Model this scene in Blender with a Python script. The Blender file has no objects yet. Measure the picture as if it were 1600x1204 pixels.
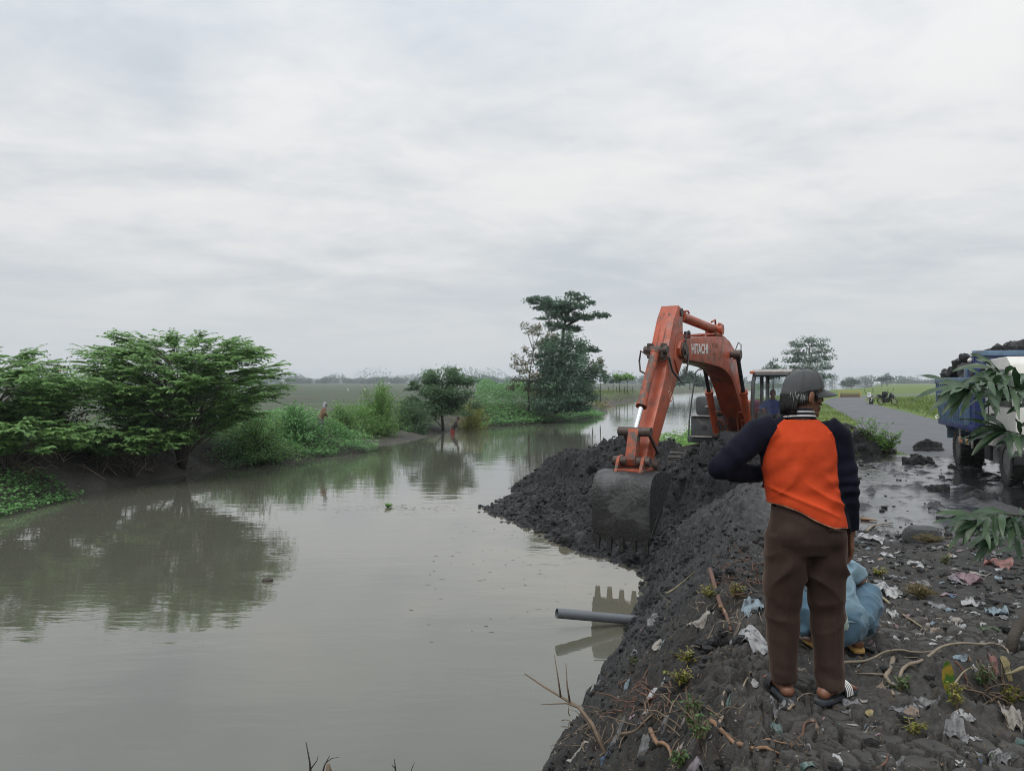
import bpy, bmesh, math, random
import numpy as np
from mathutils import Vector, Matrix
R_ = math.radians
scene = bpy.context.scene
COL = scene.collection

# ---------------------------------------------------------------- camera
CAMZ, FPX, HOR = 1.58, 1200.0, 597.0
cam_d = bpy.data.cameras.new('camera'); cam = bpy.data.objects.new('camera', cam_d); COL.objects.link(cam)
cam.location = (0, 0, CAMZ); cam.rotation_euler = (R_(90), 0, 0)
cam_d.sensor_fit = 'HORIZONTAL'; cam_d.sensor_width = 36; cam_d.lens = 36 * FPX / 1600
cam_d.shift_y = -(602 - HOR) / 1600
cam_d.clip_start = 0.05; cam_d.clip_end = 6000
scene.camera = cam

# ---------------------------------------------------------------- sky and sun
SUN_EL, SUN_AZ = R_(58), R_(215)          # azimuth clockwise from +Y (towards the field)
w = bpy.data.worlds.new('World'); scene.world = w; w.use_nodes = True
def build_world():
    nt = w.node_tree; N = nt.nodes; L = nt.links; N.clear()
    out = N.new('ShaderNodeOutputWorld'); bg = N.new('ShaderNodeBackground'); bg.inputs[1].default_value = 1.0
    L.new(bg.outputs[0], out.inputs[0])
    tc = N.new('ShaderNodeTexCoord'); sp = N.new('ShaderNodeSeparateXYZ'); L.new(tc.outputs['Generated'], sp.inputs[0])
    def M(op, a, b=None, c=None, clamp=False):
        n = N.new('ShaderNodeMath'); n.operation = op; n.use_clamp = clamp
        for i, v in enumerate((a, b, c)):
            if v is None: continue
            if isinstance(v, (int, float)): n.inputs[i].default_value = v
            else: L.new(v, n.inputs[i])
        return n.outputs[0]
    z = M('MAXIMUM', sp.outputs[2], 0.0)
    den = M('ADD', z, 0.16)
    u = M('DIVIDE', sp.outputs[0], den); v = M('DIVIDE', sp.outputs[1], den)
    cb = N.new('ShaderNodeCombineXYZ'); L.new(u, cb.inputs[0]); L.new(v, cb.inputs[1])
    def noise(scale, det, rough, dist, off, sx=1.0):
        mp = N.new('ShaderNodeMapping'); mp.inputs['Location'].default_value = off; mp.inputs['Scale'].default_value = (sx, 1, 1)
        L.new(cb.outputs[0], mp.inputs[0])
        n = N.new('ShaderNodeTexNoise'); n.inputs['Scale'].default_value = scale; n.inputs['Detail'].default_value = det
        n.inputs['Roughness'].default_value = rough; n.inputs['Distortion'].default_value = dist
        L.new(mp.outputs[0], n.inputs['Vector']); return n.outputs[0]
    big = noise(0.6, 3, .5, .3, (4.7, 5.5, 0), .8)
    mid = noise(1.7, 5, .52, .6, (10.3, 4.7, 3), .85)
    fin = noise(5.0, 6, .6, .3, (.4, 9.1, 1), .9)
    s = M('ADD', M('MULTIPLY', big, .58), M('ADD', M('MULTIPLY', mid, .36), M('MULTIPLY', fin, .20)))
    rp = N.new('ShaderNodeMapRange'); rp.interpolation_type = 'SMOOTHSTEP'
    L.new(s, rp.inputs[0]); rp.inputs[1].default_value = .42; rp.inputs[2].default_value = .72
    rp.inputs[3].default_value = 0; rp.inputs[4].default_value = 1
    fade = N.new('ShaderNodeMapRange'); fade.interpolation_type = 'SMOOTHSTEP'
    L.new(z, fade.inputs[0]); fade.inputs[1].default_value = .02; fade.inputs[2].default_value = .22
    fade.inputs[3].default_value = .12; fade.inputs[4].default_value = 1
    cl = M('MULTIPLY', M('SUBTRACT', rp.outputs[0], .45), fade.outputs[0])       # -.45 .. .55
    # overcast layer: brighter towards the zenith, lit and shaded cloud on top
    z3 = M('MULTIPLY', M('MULTIPLY', z, z), z)                                  # standard overcast sky: zenith about three times the horizon
    lum = M('ADD', M('ADD', M('ADD', .70, M('MULTIPLY', z, .10)), M('MULTIPLY', z3, 1.25)), M('MULTIPLY', cl, .25))
    cm = N.new('ShaderNodeMix'); cm.data_type = 'RGBA'
    L.new(M('ADD', M('MULTIPLY', cl, .9), .45, clamp=True), cm.inputs[0])
    cm.inputs[6].default_value = (.895, .98, 1.07, 1); cm.inputs[7].default_value = (1.0, .995, .985, 1)
    vm = N.new('ShaderNodeVectorMath'); vm.operation = 'SCALE'; L.new(cm.outputs[2], vm.inputs[0]); L.new(lum, vm.inputs[3])
    sky = N.new('ShaderNodeTexSky'); sky.sky_type = 'NISHITA'; sky.sun_disc = False
    sky.sun_elevation = SUN_EL; sky.sun_rotation = SUN_AZ; sky.air_density = 1.5; sky.dust_density = 4
    vs = N.new('ShaderNodeVectorMath'); vs.operation = 'SCALE'; L.new(sky.outputs[0], vs.inputs[0]); vs.inputs[3].default_value = .10
    mx = N.new('ShaderNodeMix'); mx.data_type = 'RGBA'; mx.inputs[0].default_value = .06
    L.new(vm.outputs[0], mx.inputs[6]); L.new(vs.outputs[0], mx.inputs[7])
    L.new(mx.outputs[2], bg.inputs[0])
build_world()
sun_d = bpy.data.lights.new('sun', 'SUN'); sun_d.energy = 1.5; sun_d.angle = R_(35); sun_d.color = (1, .96, .9)
sun = bpy.data.objects.new('sun', sun_d); COL.objects.link(sun)
sdir = Vector((math.sin(SUN_AZ) * math.cos(SUN_EL), math.cos(SUN_AZ) * math.cos(SUN_EL), math.sin(SUN_EL)))
sun.rotation_euler = (-sdir).to_track_quat('-Z', 'Y').to_euler(); sun.location = sdir * 60
scene.view_settings.view_transform = 'Standard'; scene.view_settings.look = 'None'
scene.view_settings.exposure = 0.0; scene.view_settings.gamma = 1.0; scene.view_settings.use_curve_mapping = False
scene.render.engine = 'CYCLES'
scene.cycles.max_bounces = 6; scene.cycles.transparent_max_bounces = 8; scene.cycles.volume_bounces = 0
scene.cycles.use_denoising = True; scene.cycles.filter_width = 1.0; scene.cycles.use_adaptive_sampling = True; scene.cycles.adaptive_threshold = .008
scene.cycles.sample_clamp_indirect = 1.5; scene.cycles.sample_clamp_direct = 4.0; scene.cycles.caustics_reflective = False; scene.cycles.caustics_refractive = False

# ---------------------------------------------------------------- helpers
rng = np.random.default_rng(7); random.seed(7)
def P(px, py, D):
    """point that the photograph shows at (px, py) when it stands D metres away"""
    return Vector(((px - 800) / FPX * D, D, CAMZ - (py - HOR) / FPX * D))

def _h(i, j, k, seed):
    a = (i.astype(np.int64) * 374761393 + j.astype(np.int64) * 668265263 + k.astype(np.int64) * 2147483647 + seed * 974634777) & 0xFFFFFFFF
    a = ((a ^ (a >> 13)) * 1274126177) & 0xFFFFFFFF
    a = ((a ^ (a >> 16)) * 2246822519) & 0xFFFFFFFF
    return ((a ^ (a >> 15)) & 0xFFFFFF) / float(0xFFFFFF)
def vn(x, y, z=None, seed=0):
    x = np.asarray(x, float); y = np.asarray(y, float); z = np.zeros_like(x) if z is None else np.asarray(z, float)
    xi, yi, zi = np.floor(x), np.floor(y), np.floor(z); fx, fy, fz = x - xi, y - yi, z - zi
    fx, fy, fz = [f * f * (3 - 2 * f) for f in (fx, fy, fz)]
    r = 0
    for a in (0, 1):
        for b in (0, 1):
            for c in (0, 1):
                wt = (fx if a else 1 - fx) * (fy if b else 1 - fy) * (fz if c else 1 - fz)
                r = r + wt * _h(xi + a, yi + b, zi + c, seed)
    return r * 2 - 1
def vn2(x, y, seed=0):
    xi, yi = np.floor(x), np.floor(y); fx, fy = x - xi, y - yi
    fx, fy = fx * fx * (3 - 2 * fx), fy * fy * (3 - 2 * fy); z = np.zeros_like(xi)
    h = lambda a, b: _h(xi + a, yi + b, z, seed)
    return ((h(0, 0) * (1 - fx) + h(1, 0) * fx) * (1 - fy) + (h(0, 1) * (1 - fx) + h(1, 1) * fx) * fy) * 2 - 1
def fbm2(x, y, o=4, seed=0, g=.5):
    r, a = 0, 1.0
    for k in range(o):
        r = r + a * vn2(x * 2 ** k + 17.3 * k, y * 2 ** k - 9.1 * k, seed + k); a *= g
    return r
def voro(x, y, seed=0):
    """first and second distance of a jittered cell pattern, and a value per cell"""
    xi, yi = np.floor(x), np.floor(y); f1 = np.full(x.shape, 9.); f2 = np.full(x.shape, 9.); cid = np.zeros(x.shape)
    z = np.zeros_like(xi)
    for a in (-1, 0, 1):
        for b in (-1, 0, 1):
            cx = xi + a + .1 + .8 * _h(xi + a, yi + b, z, seed); cy = yi + b + .1 + .8 * _h(xi + a, yi + b, z + 1, seed)
            d = np.hypot(cx - x, cy - y); c = _h(xi + a, yi + b, z + 2, seed)
            near = d < f1
            f2 = np.where(near, f1, np.minimum(f2, d)); cid = np.where(near, c, cid); f1 = np.where(near, d, f1)
    return f1, f2, cid
def sstep(a, b, x):
    t = np.clip((np.asarray(x, float) - a) / (b - a), 0, 1); return t * t * (3 - 2 * t)

def mesh_np(name, V, Fq, mats=(), smooth=True, fattr=None, vattr=None, matidx=None):
    """mesh from arrays; Fq is (n,3) or (n,4)"""
    V = np.asarray(V, np.float32); Fq = np.asarray(Fq, np.int32); n, k = Fq.shape
    me = bpy.data.meshes.new(name); me.vertices.add(len(V)); me.vertices.foreach_set('co', V.ravel())
    me.loops.add(n * k); me.loops.foreach_set('vertex_index', Fq.ravel())
    me.polygons.add(n); me.polygons.foreach_set('loop_start', np.arange(0, n * k, k, dtype=np.int32))
    me.polygons.foreach_set('loop_total', np.full(n, k, np.int32))
    if matidx is not None: me.polygons.foreach_set('material_index', np.asarray(matidx, np.int32))
    me.update(calc_edges=True); me.validate()
    me.polygons.foreach_set('use_smooth', np.full(len(me.polygons), bool(smooth)))
    for nm, arr in (fattr or {}).items():
        a = me.attributes.new(nm, 'FLOAT', 'FACE'); a.data.foreach_set('value', np.asarray(arr, np.float32))
    for nm, arr in (vattr or {}).items():
        a = me.attributes.new(nm, 'FLOAT', 'POINT'); a.data.foreach_set('value', np.asarray(arr, np.float32))
    for m in mats: me.materials.append(m)
    return me
def link(name, me, parent=None):
    o = bpy.data.objects.new(name, me); COL.objects.link(o)
    if parent is not None: o.parent = parent
    return o
def tag(o, label=None, cat=None, group=None, kind=None):
    if label: o['label'] = label
    if cat: o['category'] = cat
    if group: o['group'] = group
    if kind: o['kind'] = kind
    return o
def empty(name, loc=(0, 0, 0), rz=0, **k):
    o = bpy.data.objects.new(name, None); COL.objects.link(o); o.location = loc; o.rotation_euler = (0, 0, rz)
    o.empty_display_size = .1; return tag(o, **k)

class MB:
    """collects shapes; build() links them as one mesh object"""
    def __init__(s): s.v = []; s.f = []; s.m = []
    def add(s, vs, fs, mi=0):
        b = len(s.v); s.v += [tuple(v) for v in vs]; s.f += [tuple(i + b for i in f) for f in fs]; s.m += [mi] * len(fs); return s
    def box(s, c, size, rot=None, mi=0, taper=1.0, bev=0.0):
        x, y, z = (k / 2 for k in size); c = Vector(c)
        if bev > 0:
            b = min(bev, x * .9, y * .9, z * .9); vs = []; 
            bm = bmesh.new(); bmesh.ops.create_cube(bm, size=1, matrix=Matrix.Diagonal((2 * x, 2 * y, 2 * z, 1)))
            bmesh.ops.bevel(bm, geom=bm.edges[:], offset=b, segments=2, affect='EDGES', profile=.6)
            bm.verts.index_update(); vs = [v.co.copy() for v in bm.verts]; fs = [[v.index for v in f.verts] for f in bm.faces]; bm.free()
            for v in vs:
                if v.z > 0: v.x *= taper; v.y *= taper
        else:
            vs = [Vector((sx * x * (taper if sz > 0 else 1), sy * y * (taper if sz > 0 else 1), sz * z)) for sz in (-1, 1) for sx, sy in ((-1, -1), (1, -1), (1, 1), (-1, 1))]
            fs = [(3, 2, 1, 0), (4, 5, 6, 7), (0, 1, 5, 4), (1, 2, 6, 5), (2, 3, 7, 6), (3, 0, 4, 7)]
        if rot is not None: vs = [rot @ v for v in vs]
        return s.add([v + c for v in vs], fs, mi)
    def tube(s, pts, radii, n=8, mi=0, side=None, cap=True, dome=False):
        """tube through pts; radii are numbers or (a, b) pairs along side and across"""
        pts = [Vector(p) for p in pts]; k = len(pts)
        if not isinstance(radii, (list, tuple)) or (len(radii) == 2 and k != 2 and not isinstance(radii[0], (list, tuple))): radii = [radii] * k
        vs = []; prev = None
        for i, p in enumerate(pts):
            t = (pts[min(i + 1, k - 1)] - pts[max(i - 1, 0)])
            t = t.normalized() if t.length > 1e-9 else Vector((0, 0, 1))
            ref = Vector(side) if side is not None else (prev if prev is not None else (Vector((0, 0, 1)) if abs(t.z) < .9 else Vector((1, 0, 0))))
            u = ref - t * ref.dot(t)
            if u.length < 1e-5: u = t.orthogonal()
            u.normalize(); v = t.cross(u); prev = u
            r = radii[i]; a, b = r if isinstance(r, (list, tuple)) else (r, r)
            for j in range(n):
                q = 2 * math.pi * j / n; vs.append(p + u * (a * math.cos(q)) + v * (b * math.sin(q)))
        fs = [(i * n + j, i * n + (j + 1) % n, (i + 1) * n + (j + 1) % n, (i + 1) * n + j) for i in range(k - 1) for j in range(n)]
        if cap:
            fs += [tuple(reversed(range(n))), tuple(range((k - 1) * n, k * n))]
        return s.add(vs, fs, mi)
    def cyl(s, p0, p1, r0, r1=None, n=12, mi=0): return s.tube([p0, p1], [r0, r0 if r1 is None else r1], n, mi)
    def ell(s, c, r, rot=None, n=12, m=8, mi=0):
        c = Vector(c); r = (r, r, r) if isinstance(r, (int, float)) else r; vs = [Vector((0, 0, -r[2]))]
        for i in range(1, m):
            ph = -math.pi / 2 + math.pi * i / m
            for j in range(n):
                q = 2 * math.pi * j / n; vs.append(Vector((r[0] * math.cos(ph) * math.cos(q), r[1] * math.cos(ph) * math.sin(q), r[2] * math.sin(ph))))
        vs.append(Vector((0, 0, r[2]))); e = len(vs) - 1
        fs = [(0, 1 + (j + 1) % n, 1 + j) for j in range(n)]
        fs += [(1 + i * n + j, 1 + i * n + (j + 1) % n, 1 + (i + 1) * n + (j + 1) % n, 1 + (i + 1) * n + j) for i in range(m - 2) for j in range(n)]
        fs += [(1 + (m - 2) * n + j, 1 + (m - 2) * n + (j + 1) % n, e) for j in range(n)]
        if rot is not None: vs = [rot @ v for v in vs]
        return s.add([v + c for v in vs], fs, mi)
    def prism(s, prof, fn, w0, w1, mi=0):
        """2-D outline (counter-clockwise) swept from w0 to w1; fn(a, b, w) gives the point"""
        n = len(prof); vs = [fn(a, b, w0) for a, b in prof] + [fn(a, b, w1) for a, b in prof]
        fs = [tuple(reversed(range(n))), tuple(range(n, 2 * n))] + [(j, (j + 1) % n, n + (j + 1) % n, n + j) for j in range(n)]
        return s.add(vs, fs, mi)
    def mesh(s, name, mats, smooth=False, bevel=0):
        me = bpy.data.meshes.new(name); me.from_pydata(s.v, [], s.f)
        for m in (mats if isinstance(mats, (list, tuple)) else [mats]): me.materials.append(m)
        me.polygons.foreach_set('material_index', np.asarray(s.m, np.int32))
        bm = bmesh.new(); bm.from_mesh(me); bmesh.ops.recalc_face_normals(bm, faces=bm.faces[:])
        if bevel:
            es = [e for e in bm.edges if len(e.link_faces) == 2 and e.calc_face_angle(0) > .6]
            bmesh.ops.bevel(bm, geom=es, offset=bevel, segments=2, affect='EDGES', profile=.6, clamp_overlap=True)
        bm.to_mesh(me); bm.free()
        if smooth == 'auto':
            me.polygons.foreach_set('use_smooth', np.ones(len(me.polygons), bool))
            try: me.set_sharp_from_angle(angle=R_(38))
            except Exception: pass
        else: me.polygons.foreach_set('use_smooth', np.full(len(me.polygons), bool(smooth)))
        me.update(); return me
    def build(s, name, mats, parent=None, smooth='auto', bevel=0): return link(name, s.mesh(name, mats, smooth, bevel), parent)
def copy_tree(o, parent=None):
    c = o.copy(); COL.objects.link(c); c.parent = parent
    for ch in [x for x in bpy.data.objects if x.parent == o]: copy_tree(ch, c)
    return c
def eval_mesh(o, name):
    dg = bpy.context.evaluated_depsgraph_get(); me = bpy.data.meshes.new_from_object(o.evaluated_get(dg)); me.name = name; return me
def remesh(mb, name, voxel, smooth=4, sfac=.5):
    """all shapes of mb fused into one continuous skin"""
    o = mb.build('tmp', [], None, False); m = o.modifiers.new('r', 'REMESH'); m.mode = 'VOXEL'; m.voxel_size = voxel; m.use_smooth_shade = True
    if smooth:
        sm = o.modifiers.new('s', 'SMOOTH'); sm.iterations = smooth; sm.factor = sfac
    me = eval_mesh(o, name); old = o.data; bpy.data.objects.remove(o); bpy.data.meshes.remove(old); me.materials.clear()
    return me
def coords(me):
    a = np.empty(len(me.vertices) * 3, np.float32); me.vertices.foreach_get('co', a); return a.reshape(-1, 3).astype(float)
def set_coords(me, V): me.vertices.foreach_set('co', np.asarray(V, np.float32).ravel()); me.update()
def normals(me):
    a = np.empty(len(me.vertices) * 3, np.float32); me.vertices.foreach_get('normal', a); return a.reshape(-1, 3).astype(float)
def vfloat(me, name, arr):
    a = me.attributes.new(name, 'FLOAT', 'POINT'); a.data.foreach_set('value', np.asarray(arr, np.float32))

# ---------------------------------------------------------------- materials
class NT:
    def __init__(s, name):
        s.mat = bpy.data.materials.new(name); s.mat.use_nodes = True; s.N = s.mat.node_tree.nodes; s.L = s.mat.node_tree.links
        s.N.clear(); s.out = s.N.new('ShaderNodeOutputMaterial'); s.b = s.N.new('ShaderNodeBsdfPrincipled'); s.L.new(s.b.outputs[0], s.out.inputs[0])
        s.tc = s.N.new('ShaderNodeTexCoord')
    def sock(s, i, v):
        if isinstance(v, (int, float)): i.default_value = v if isinstance(i.default_value, (int, float)) else (v, v, v, 1)
        elif isinstance(v, (tuple, list)): i.default_value = tuple(v) + ((1,) if len(v) == 3 and len(i.default_value) == 4 else ())
        else: s.L.new(v, i)
    def set(s, **k):
        for a, v in k.items(): s.sock(s.b.inputs[a.replace('_', ' ')], v)
    def noise(s, scale, detail=4, rough=.55, dist=0, vec=None, stretch=None, loc=(0, 0, 0)):
        n = s.N.new('ShaderNodeTexNoise'); n.inputs['Scale'].default_value = scale; n.inputs['Detail'].default_value = detail
        n.inputs['Roughness'].default_value = rough; n.inputs['Distortion'].default_value = dist
        v = vec or s.tc.outputs['Object']
        if stretch or any(loc):
            m = s.N.new('ShaderNodeMapping'); m.inputs['Scale'].default_value = stretch or (1, 1, 1); m.inputs['Location'].default_value = loc
            s.L.new(v, m.inputs[0]); v = m.outputs[0]
        s.L.new(v, n.inputs['Vector']); return n.outputs[0]
    def ramp(s, f, a, b, lo=0, hi=1, smooth=True):
        m = s.N.new('ShaderNodeMapRange'); m.interpolation_type = 'SMOOTHSTEP' if smooth else 'LINEAR'; m.clamp = True if hasattr(m, 'clamp') else None
        for i, v in enumerate((f, a, b, lo, hi)): s.sock(m.inputs[i], v)
        return m.outputs[0]
    def mix(s, f, a, b):
        m = s.N.new('ShaderNodeMix'); m.data_type = 'RGBA'; s.sock(m.inputs[0], f); s.sock(m.inputs[6], a); s.sock(m.inputs[7], b); return m.outputs[2]
    def math(s, op, a, b=0, clamp=False):
        m = s.N.new('ShaderNodeMath'); m.operation = op; m.use_clamp = clamp; s.sock(m.inputs[0], a); s.sock(m.inputs[1], b); return m.outputs[0]
    def attr(s, name):
        a = s.N.new('ShaderNodeAttribute'); a.attribute_name = name; return a.outputs['Fac']
    def bump(s, h, strength=.4, dist=.01):
        b = s.N.new('ShaderNodeBump'); b.inputs['Strength'].default_value = strength; b.inputs['Distance'].default_value = dist
        s.L.new(h, b.inputs['Height']); s.L.new(b.outputs[0], s.b.inputs['Normal'])
def plain(name, c, rough=.6, var=.25, vs=6, metal=0, bump=0, bs=60, bd=.004, c2=None, dirt=None, dirt_s=5, dirt_lo=.5, dirt_hi=.7, spec=None, sss=None):
    t = NT(name); c2 = c2 or tuple(k * (1 - var) for k in c)
    col = t.mix(t.ramp(t.noise(vs, 5, .6), .3, .7), c2, c)
    if dirt is not None: col = t.mix(t.ramp(t.noise(dirt_s, 8, .65, .3, loc=(3, 1, 2)), dirt_lo, dirt_hi), col, dirt)
    t.set(Base_Color=col, Roughness=t.ramp(t.noise(vs * 2.3, 4), .3, .7, max(rough - .1, .03), min(rough + .1, 1)), Metallic=metal)
    if spec is not None: t.set(Specular_IOR_Level=spec)
    if bump: t.bump(t.noise(bs, 5, .6), bump, bd)
    return t.mat
def leafmat(name, dark, light, trans=.35, rough=.5, yellow=None, yamt=.0):
    """leaf blades: a tint per blade, light passing through"""
    t = NT(name); a = t.attr('tint'); col = t.mix(a, dark, light)
    if yellow: col = t.mix(t.ramp(a, 1 - yamt, 1 - yamt + .02), col, yellow)
    t.set(Base_Color=col, Roughness=rough, Specular_IOR_Level=.35)
    tr = t.N.new('ShaderNodeBsdfTranslucent'); t.L.new(col, tr.inputs[0])
    ms = t.N.new('ShaderNodeMixShader'); ms.inputs[0].default_value = trans; t.L.new(t.b.outputs[0], ms.inputs[1]); t.L.new(tr.outputs[0], ms.inputs[2])
    t.L.new(ms.outputs[0], t.out.inputs[0]); return t.mat
# ================================================================ THE LAND
WATER = -1.8
RW = np.array([(-4, -20), (-1.5, 0), (-.8, 3), (-.25, 5), (.28, 6.68), (.70, 7.98), (1.0, 8.86), (1.68, 10.87), (2.23, 13.2), (2.8, 16), (3.2, 20), (3.5, 24), (4.6, 30),
               (9.5, 45), (20, 76), (27, 94), (50, 145), (92, 225), (190, 400), (430, 900), (720, 1500)], float)
LW = np.array([(-18, -20), (-14.5, 8), (-13, 19.5), (-13.0, 23.4), (-11.5, 29.4), (-10.3, 32.4), (-6.9, 37.3), (-7.4, 40.5), (-5.8, 43.6), (-4.7, 51.3), (-3.3, 57), (2.7, 64.4), (7.3, 72),
               (10.5, 84), (13, 107), (23, 145), (52, 250), (130, 400), (360, 900), (640, 1500)], float)
ROAD = np.array([(1.0, -20), (6.2, 3), (8.2, 9), (10.2, 15), (12.4, 21), (15, 29), (17.4, 34), (24.2, 53), (30.0, 69), (35.5, 82), (44, 98), (60, 118), (110, 165), (230, 260), (700, 600), (1500, 1100)], float)
ROAD_W = 3.9
def pdist(x, y, poly):
    d = np.full(x.shape, 1e9)
    for (ax, ay), (bx, by) in zip(poly[:-1], poly[1:]):
        vx, vy = bx - ax, by - ay; t = np.clip(((x - ax) * vx + (y - ay) * vy) / (vx * vx + vy * vy), 0, 1)
        d = np.minimum(d, np.hypot(x - ax - t * vx, y - ay - t * vy))
    return d
def sdR(x, y): return pdist(x, y, RW) * np.sign(x - np.interp(y, RW[:, 1], RW[:, 0]) + 1e-9)
def sdL(x, y): return pdist(x, y, LW) * np.sign(np.interp(y, LW[:, 1], LW[:, 0]) - x + 1e-9)
def roadd(x, y): return pdist(x, y, ROAD) * np.sign(x - np.interp(y, ROAD[:, 1], ROAD[:, 0]) + 1e-9)
def smin(a, b, k):
    h = np.clip(.5 + .5 * (b - a) / k, 0, 1); return b * (1 - h) + a * h - k * h * (1 - h)
def masks(x, y):
    sr, sl, rd = sdR(x, y), sdL(x, y), roadd(x, y)
    n = fbm2(x * .7, y * .7, 3, 31)
    # grass: verge on the river side of the road from 19 m on, and everything beyond the road
    grass = np.maximum(sstep(18.6, 20.3, y + n * .7 + (x - 10) * .35) * sstep(-3.2, -2.5, rd + n * .4) , sstep(2.2, 2.7, rd + n * .3))
    grass = np.maximum(grass, sstep(24, 28, y + n) * sstep(.6, 1.6, sr))
    grass = np.where(sr > 0, grass, 0)
    wet = sstep(7.6, 8.7, y + n * .6 + (x - 5) * .05) * sstep(1.4, 2.4, sr) * (1 - grass) * (sr > 0)
    field = sstep(3.2, 4.6, sl + n * .7) * sstep(20, 26, y + n)
    lgrass = sstep(1.3, 2.4, sl + n * .6) * (1 - field)
    crack = (1 - sstep(4.6, 6.0, y + n * .5)) * sstep(1.3, 1.7, sr) * (sr > 0)
    return sr, sl, rd, grass, wet, field, lgrass, crack
def gz(x, y, detail=True, full=False):
    x = np.asarray(x, float); y = np.asarray(y, float); shp = x.shape; x = np.atleast_1d(x).ravel(); y = np.atleast_1d(y).ravel()
    sr, sl, rd, grass, wet, field, lgrass, crack = masks(x, y)
    slope = np.interp(y, [4, 7, 12, 15, 18.5, 30, 60], [1.25, 1.12, 1.0, .75, .31, .33, .5])
    top = np.interp(y, [4.5, 8, 12], [0, -.12, -.2]) - .12 * sstep(2.3, 6, rd) - .25 * sstep(60, 200, y)
    zr = np.where(sr > 0, smin(WATER + slope * sr, top, .35), WATER + .7 * sr)
    slopeL = np.interp(y, [20, 34, 38, 42, 50, 56, 60], [.62, .55, .45, .17, .17, .4, .5])
    topL = -.38 - .1 * sstep(80, 300, y)
    zl = np.where(sl > 0, smin(WATER + slopeL * sl, topL, .3), WATER + .7 * sl)
    z = np.maximum(np.maximum(zr, zl), -3.4)
    if detail:
        # near ground and bank
        near = 1 - sstep(30, 70, y)
        bankr = (sr > -.6) * (1 - grass) * near
        f = fbm2(x * 1.3, y * 1.3, 3, 5) * .035 + fbm2(x * 5, y * 5, 3, 9) * .017
        sl_m = (sr > 0) * (1 - sstep(1.5, 2.2, sr)) * (1 - sstep(20, 26, y))
        clod = np.abs(fbm2(x * 3.1, y * 3.1, 4, 13, .6))
        h1, h2, hc = voro(x * 9 + .3 * vn2(x * 13, y * 13, 1), y * 9, 17); k1, k2, kc = voro(x * 21, y * 21, 18)
        rough_ = ((hc - .5) * .035 * sstep(0, .3, h2 - h1) + (kc - .5) * .016 * sstep(0, .3, k2 - k1)) * (1 - sstep(12, 22, y)) * (1 - crack) * (1 - wet)
        z = z + bankr * rough_ * (sr > .03)
        z = z + bankr * f * (1 - .5 * crack) + sl_m * ((.5 - clod) * .15 - np.abs(fbm2(x * 8, y * 8, 3, 16, .6)) * .045 + fbm2(x * 17, y * 17, 2, 15) * .014)
        # raked streaks down the scraped bank
        st = sl_m * sstep(6.5, 8.5, y); q = x * .9 + y * .38
        z = z + st * (vn2(q * 7, (y - x * .4) * .8, 41) * .05 - np.abs(vn2(q * 13, (y - x * .4) * 1.6, 42)) * .05 - np.abs(vn2(q * 27, (y - x * .4) * 5, 43)) * .025)
        # churned wet mud: ruts along the road and lumps, low flat pools between
        along = (x * .33 + y * .944); acr = (x * .944 - y * .33)
        rut = vn2(acr * 2.1, along * .33, 51) * .030 + vn2(acr * 5.5, along * .7, 52) * .026 - np.abs(vn2(acr * 9, along * 1.5, 53)) * .012 - .010
        lump = np.clip(fbm2(x * 2.2, y * 2.2, 4, 55, .62) - .42, 0, 1) * .085 * sstep(9, 11, y) * (1 + .8 * vn2(x * 7, y * 7, 58))
        lump2 = np.clip(fbm2(x * 6.2, y * 6.2, 3, 56, .6) - .45, 0, 1) * .06
        zw = np.maximum(rut + lump + lump2 - .01, -.012 + .004 * vn2(x * 1.1, y * 1.1, 57))
        z = z + wet * (zw - f) * (1 - sstep(24, 30, y))
        # a dug hole among the roots at the right
        hd = np.hypot((x - 2.62) / .42, (y - 3.85) / .30)
        z = z - .30 * (1 - sstep(.45, 1.1, hd + .2 * vn2(x * 6, y * 6, 61))) + .05 * np.exp(-((hd - 1.25) / .25) ** 2)
        # left bank
        z = z + (sl > 0) * (1 - field) * (fbm2(x * .9, y * .9, 4, 71) * .07 + fbm2(x * 3, y * 3, 3, 72) * .04) * (1 - sstep(70, 110, y))
        z = z + (sl > 0) * field * (1 - sstep(150, 400, y)) * .05 * np.sin(y * 2.1 + x * .15)
        # dried crust, split into plates
        if np.any(crack > 0):
            wx = x + .035 * vn2(x * 7, y * 7, 81) + .012 * vn2(x * 25, y * 25, 83); wy = y + .035 * vn2(x * 7, y * 7, 82) + .012 * vn2(x * 25, y * 25, 84)
            f1, f2, cid = voro(wx * 8.6, wy * 8.6, 85); e = f2 - f1
            g1, g2, cid2 = voro(wx * 17, wy * 17, 86); e2 = g2 - g1
            patch = sstep(-.25, .2, fbm2(x * 1.6, y * 1.6, 3, 88) + .25 * sstep(4.4, 3.2, y))
            cr = patch * np.maximum(1 - sstep(.045, .16, e), .5 * (1 - sstep(.04, .2, e2)) * (cid > .6))
            z = z + crack * (-.070 * cr + .018 * (cid - .5) * patch + .006 * patch * sstep(0, .4, e)  + (fbm2(x * 22, y * 22, 3, 89) * .0045 + np.abs(fbm2(x * 9, y * 9, 4, 90, .65)) * .05 * (1 - patch)))
    # bed for the road
    rb = (1 - sstep(ROAD_W / 2 - .1, ROAD_W / 2 + .5, np.abs(rd))) * sstep(17.5, 19.0, y)
    z = np.where(sr > 1, z * (1 - rb) + rb * (np.minimum(top + .0, z) - .035), z)
    z = z.reshape(shp)
    if full: return z, dict(grass=grass, wet=wet, field=field, lgrass=lgrass, crack=crack, sr=sr, sl=sl, rd=rd)
    return z
_cx, _cy, _cs = np.arange(-2.2, 7.4, .02), np.arange(1.6, 10.4, .02), .02
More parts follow.
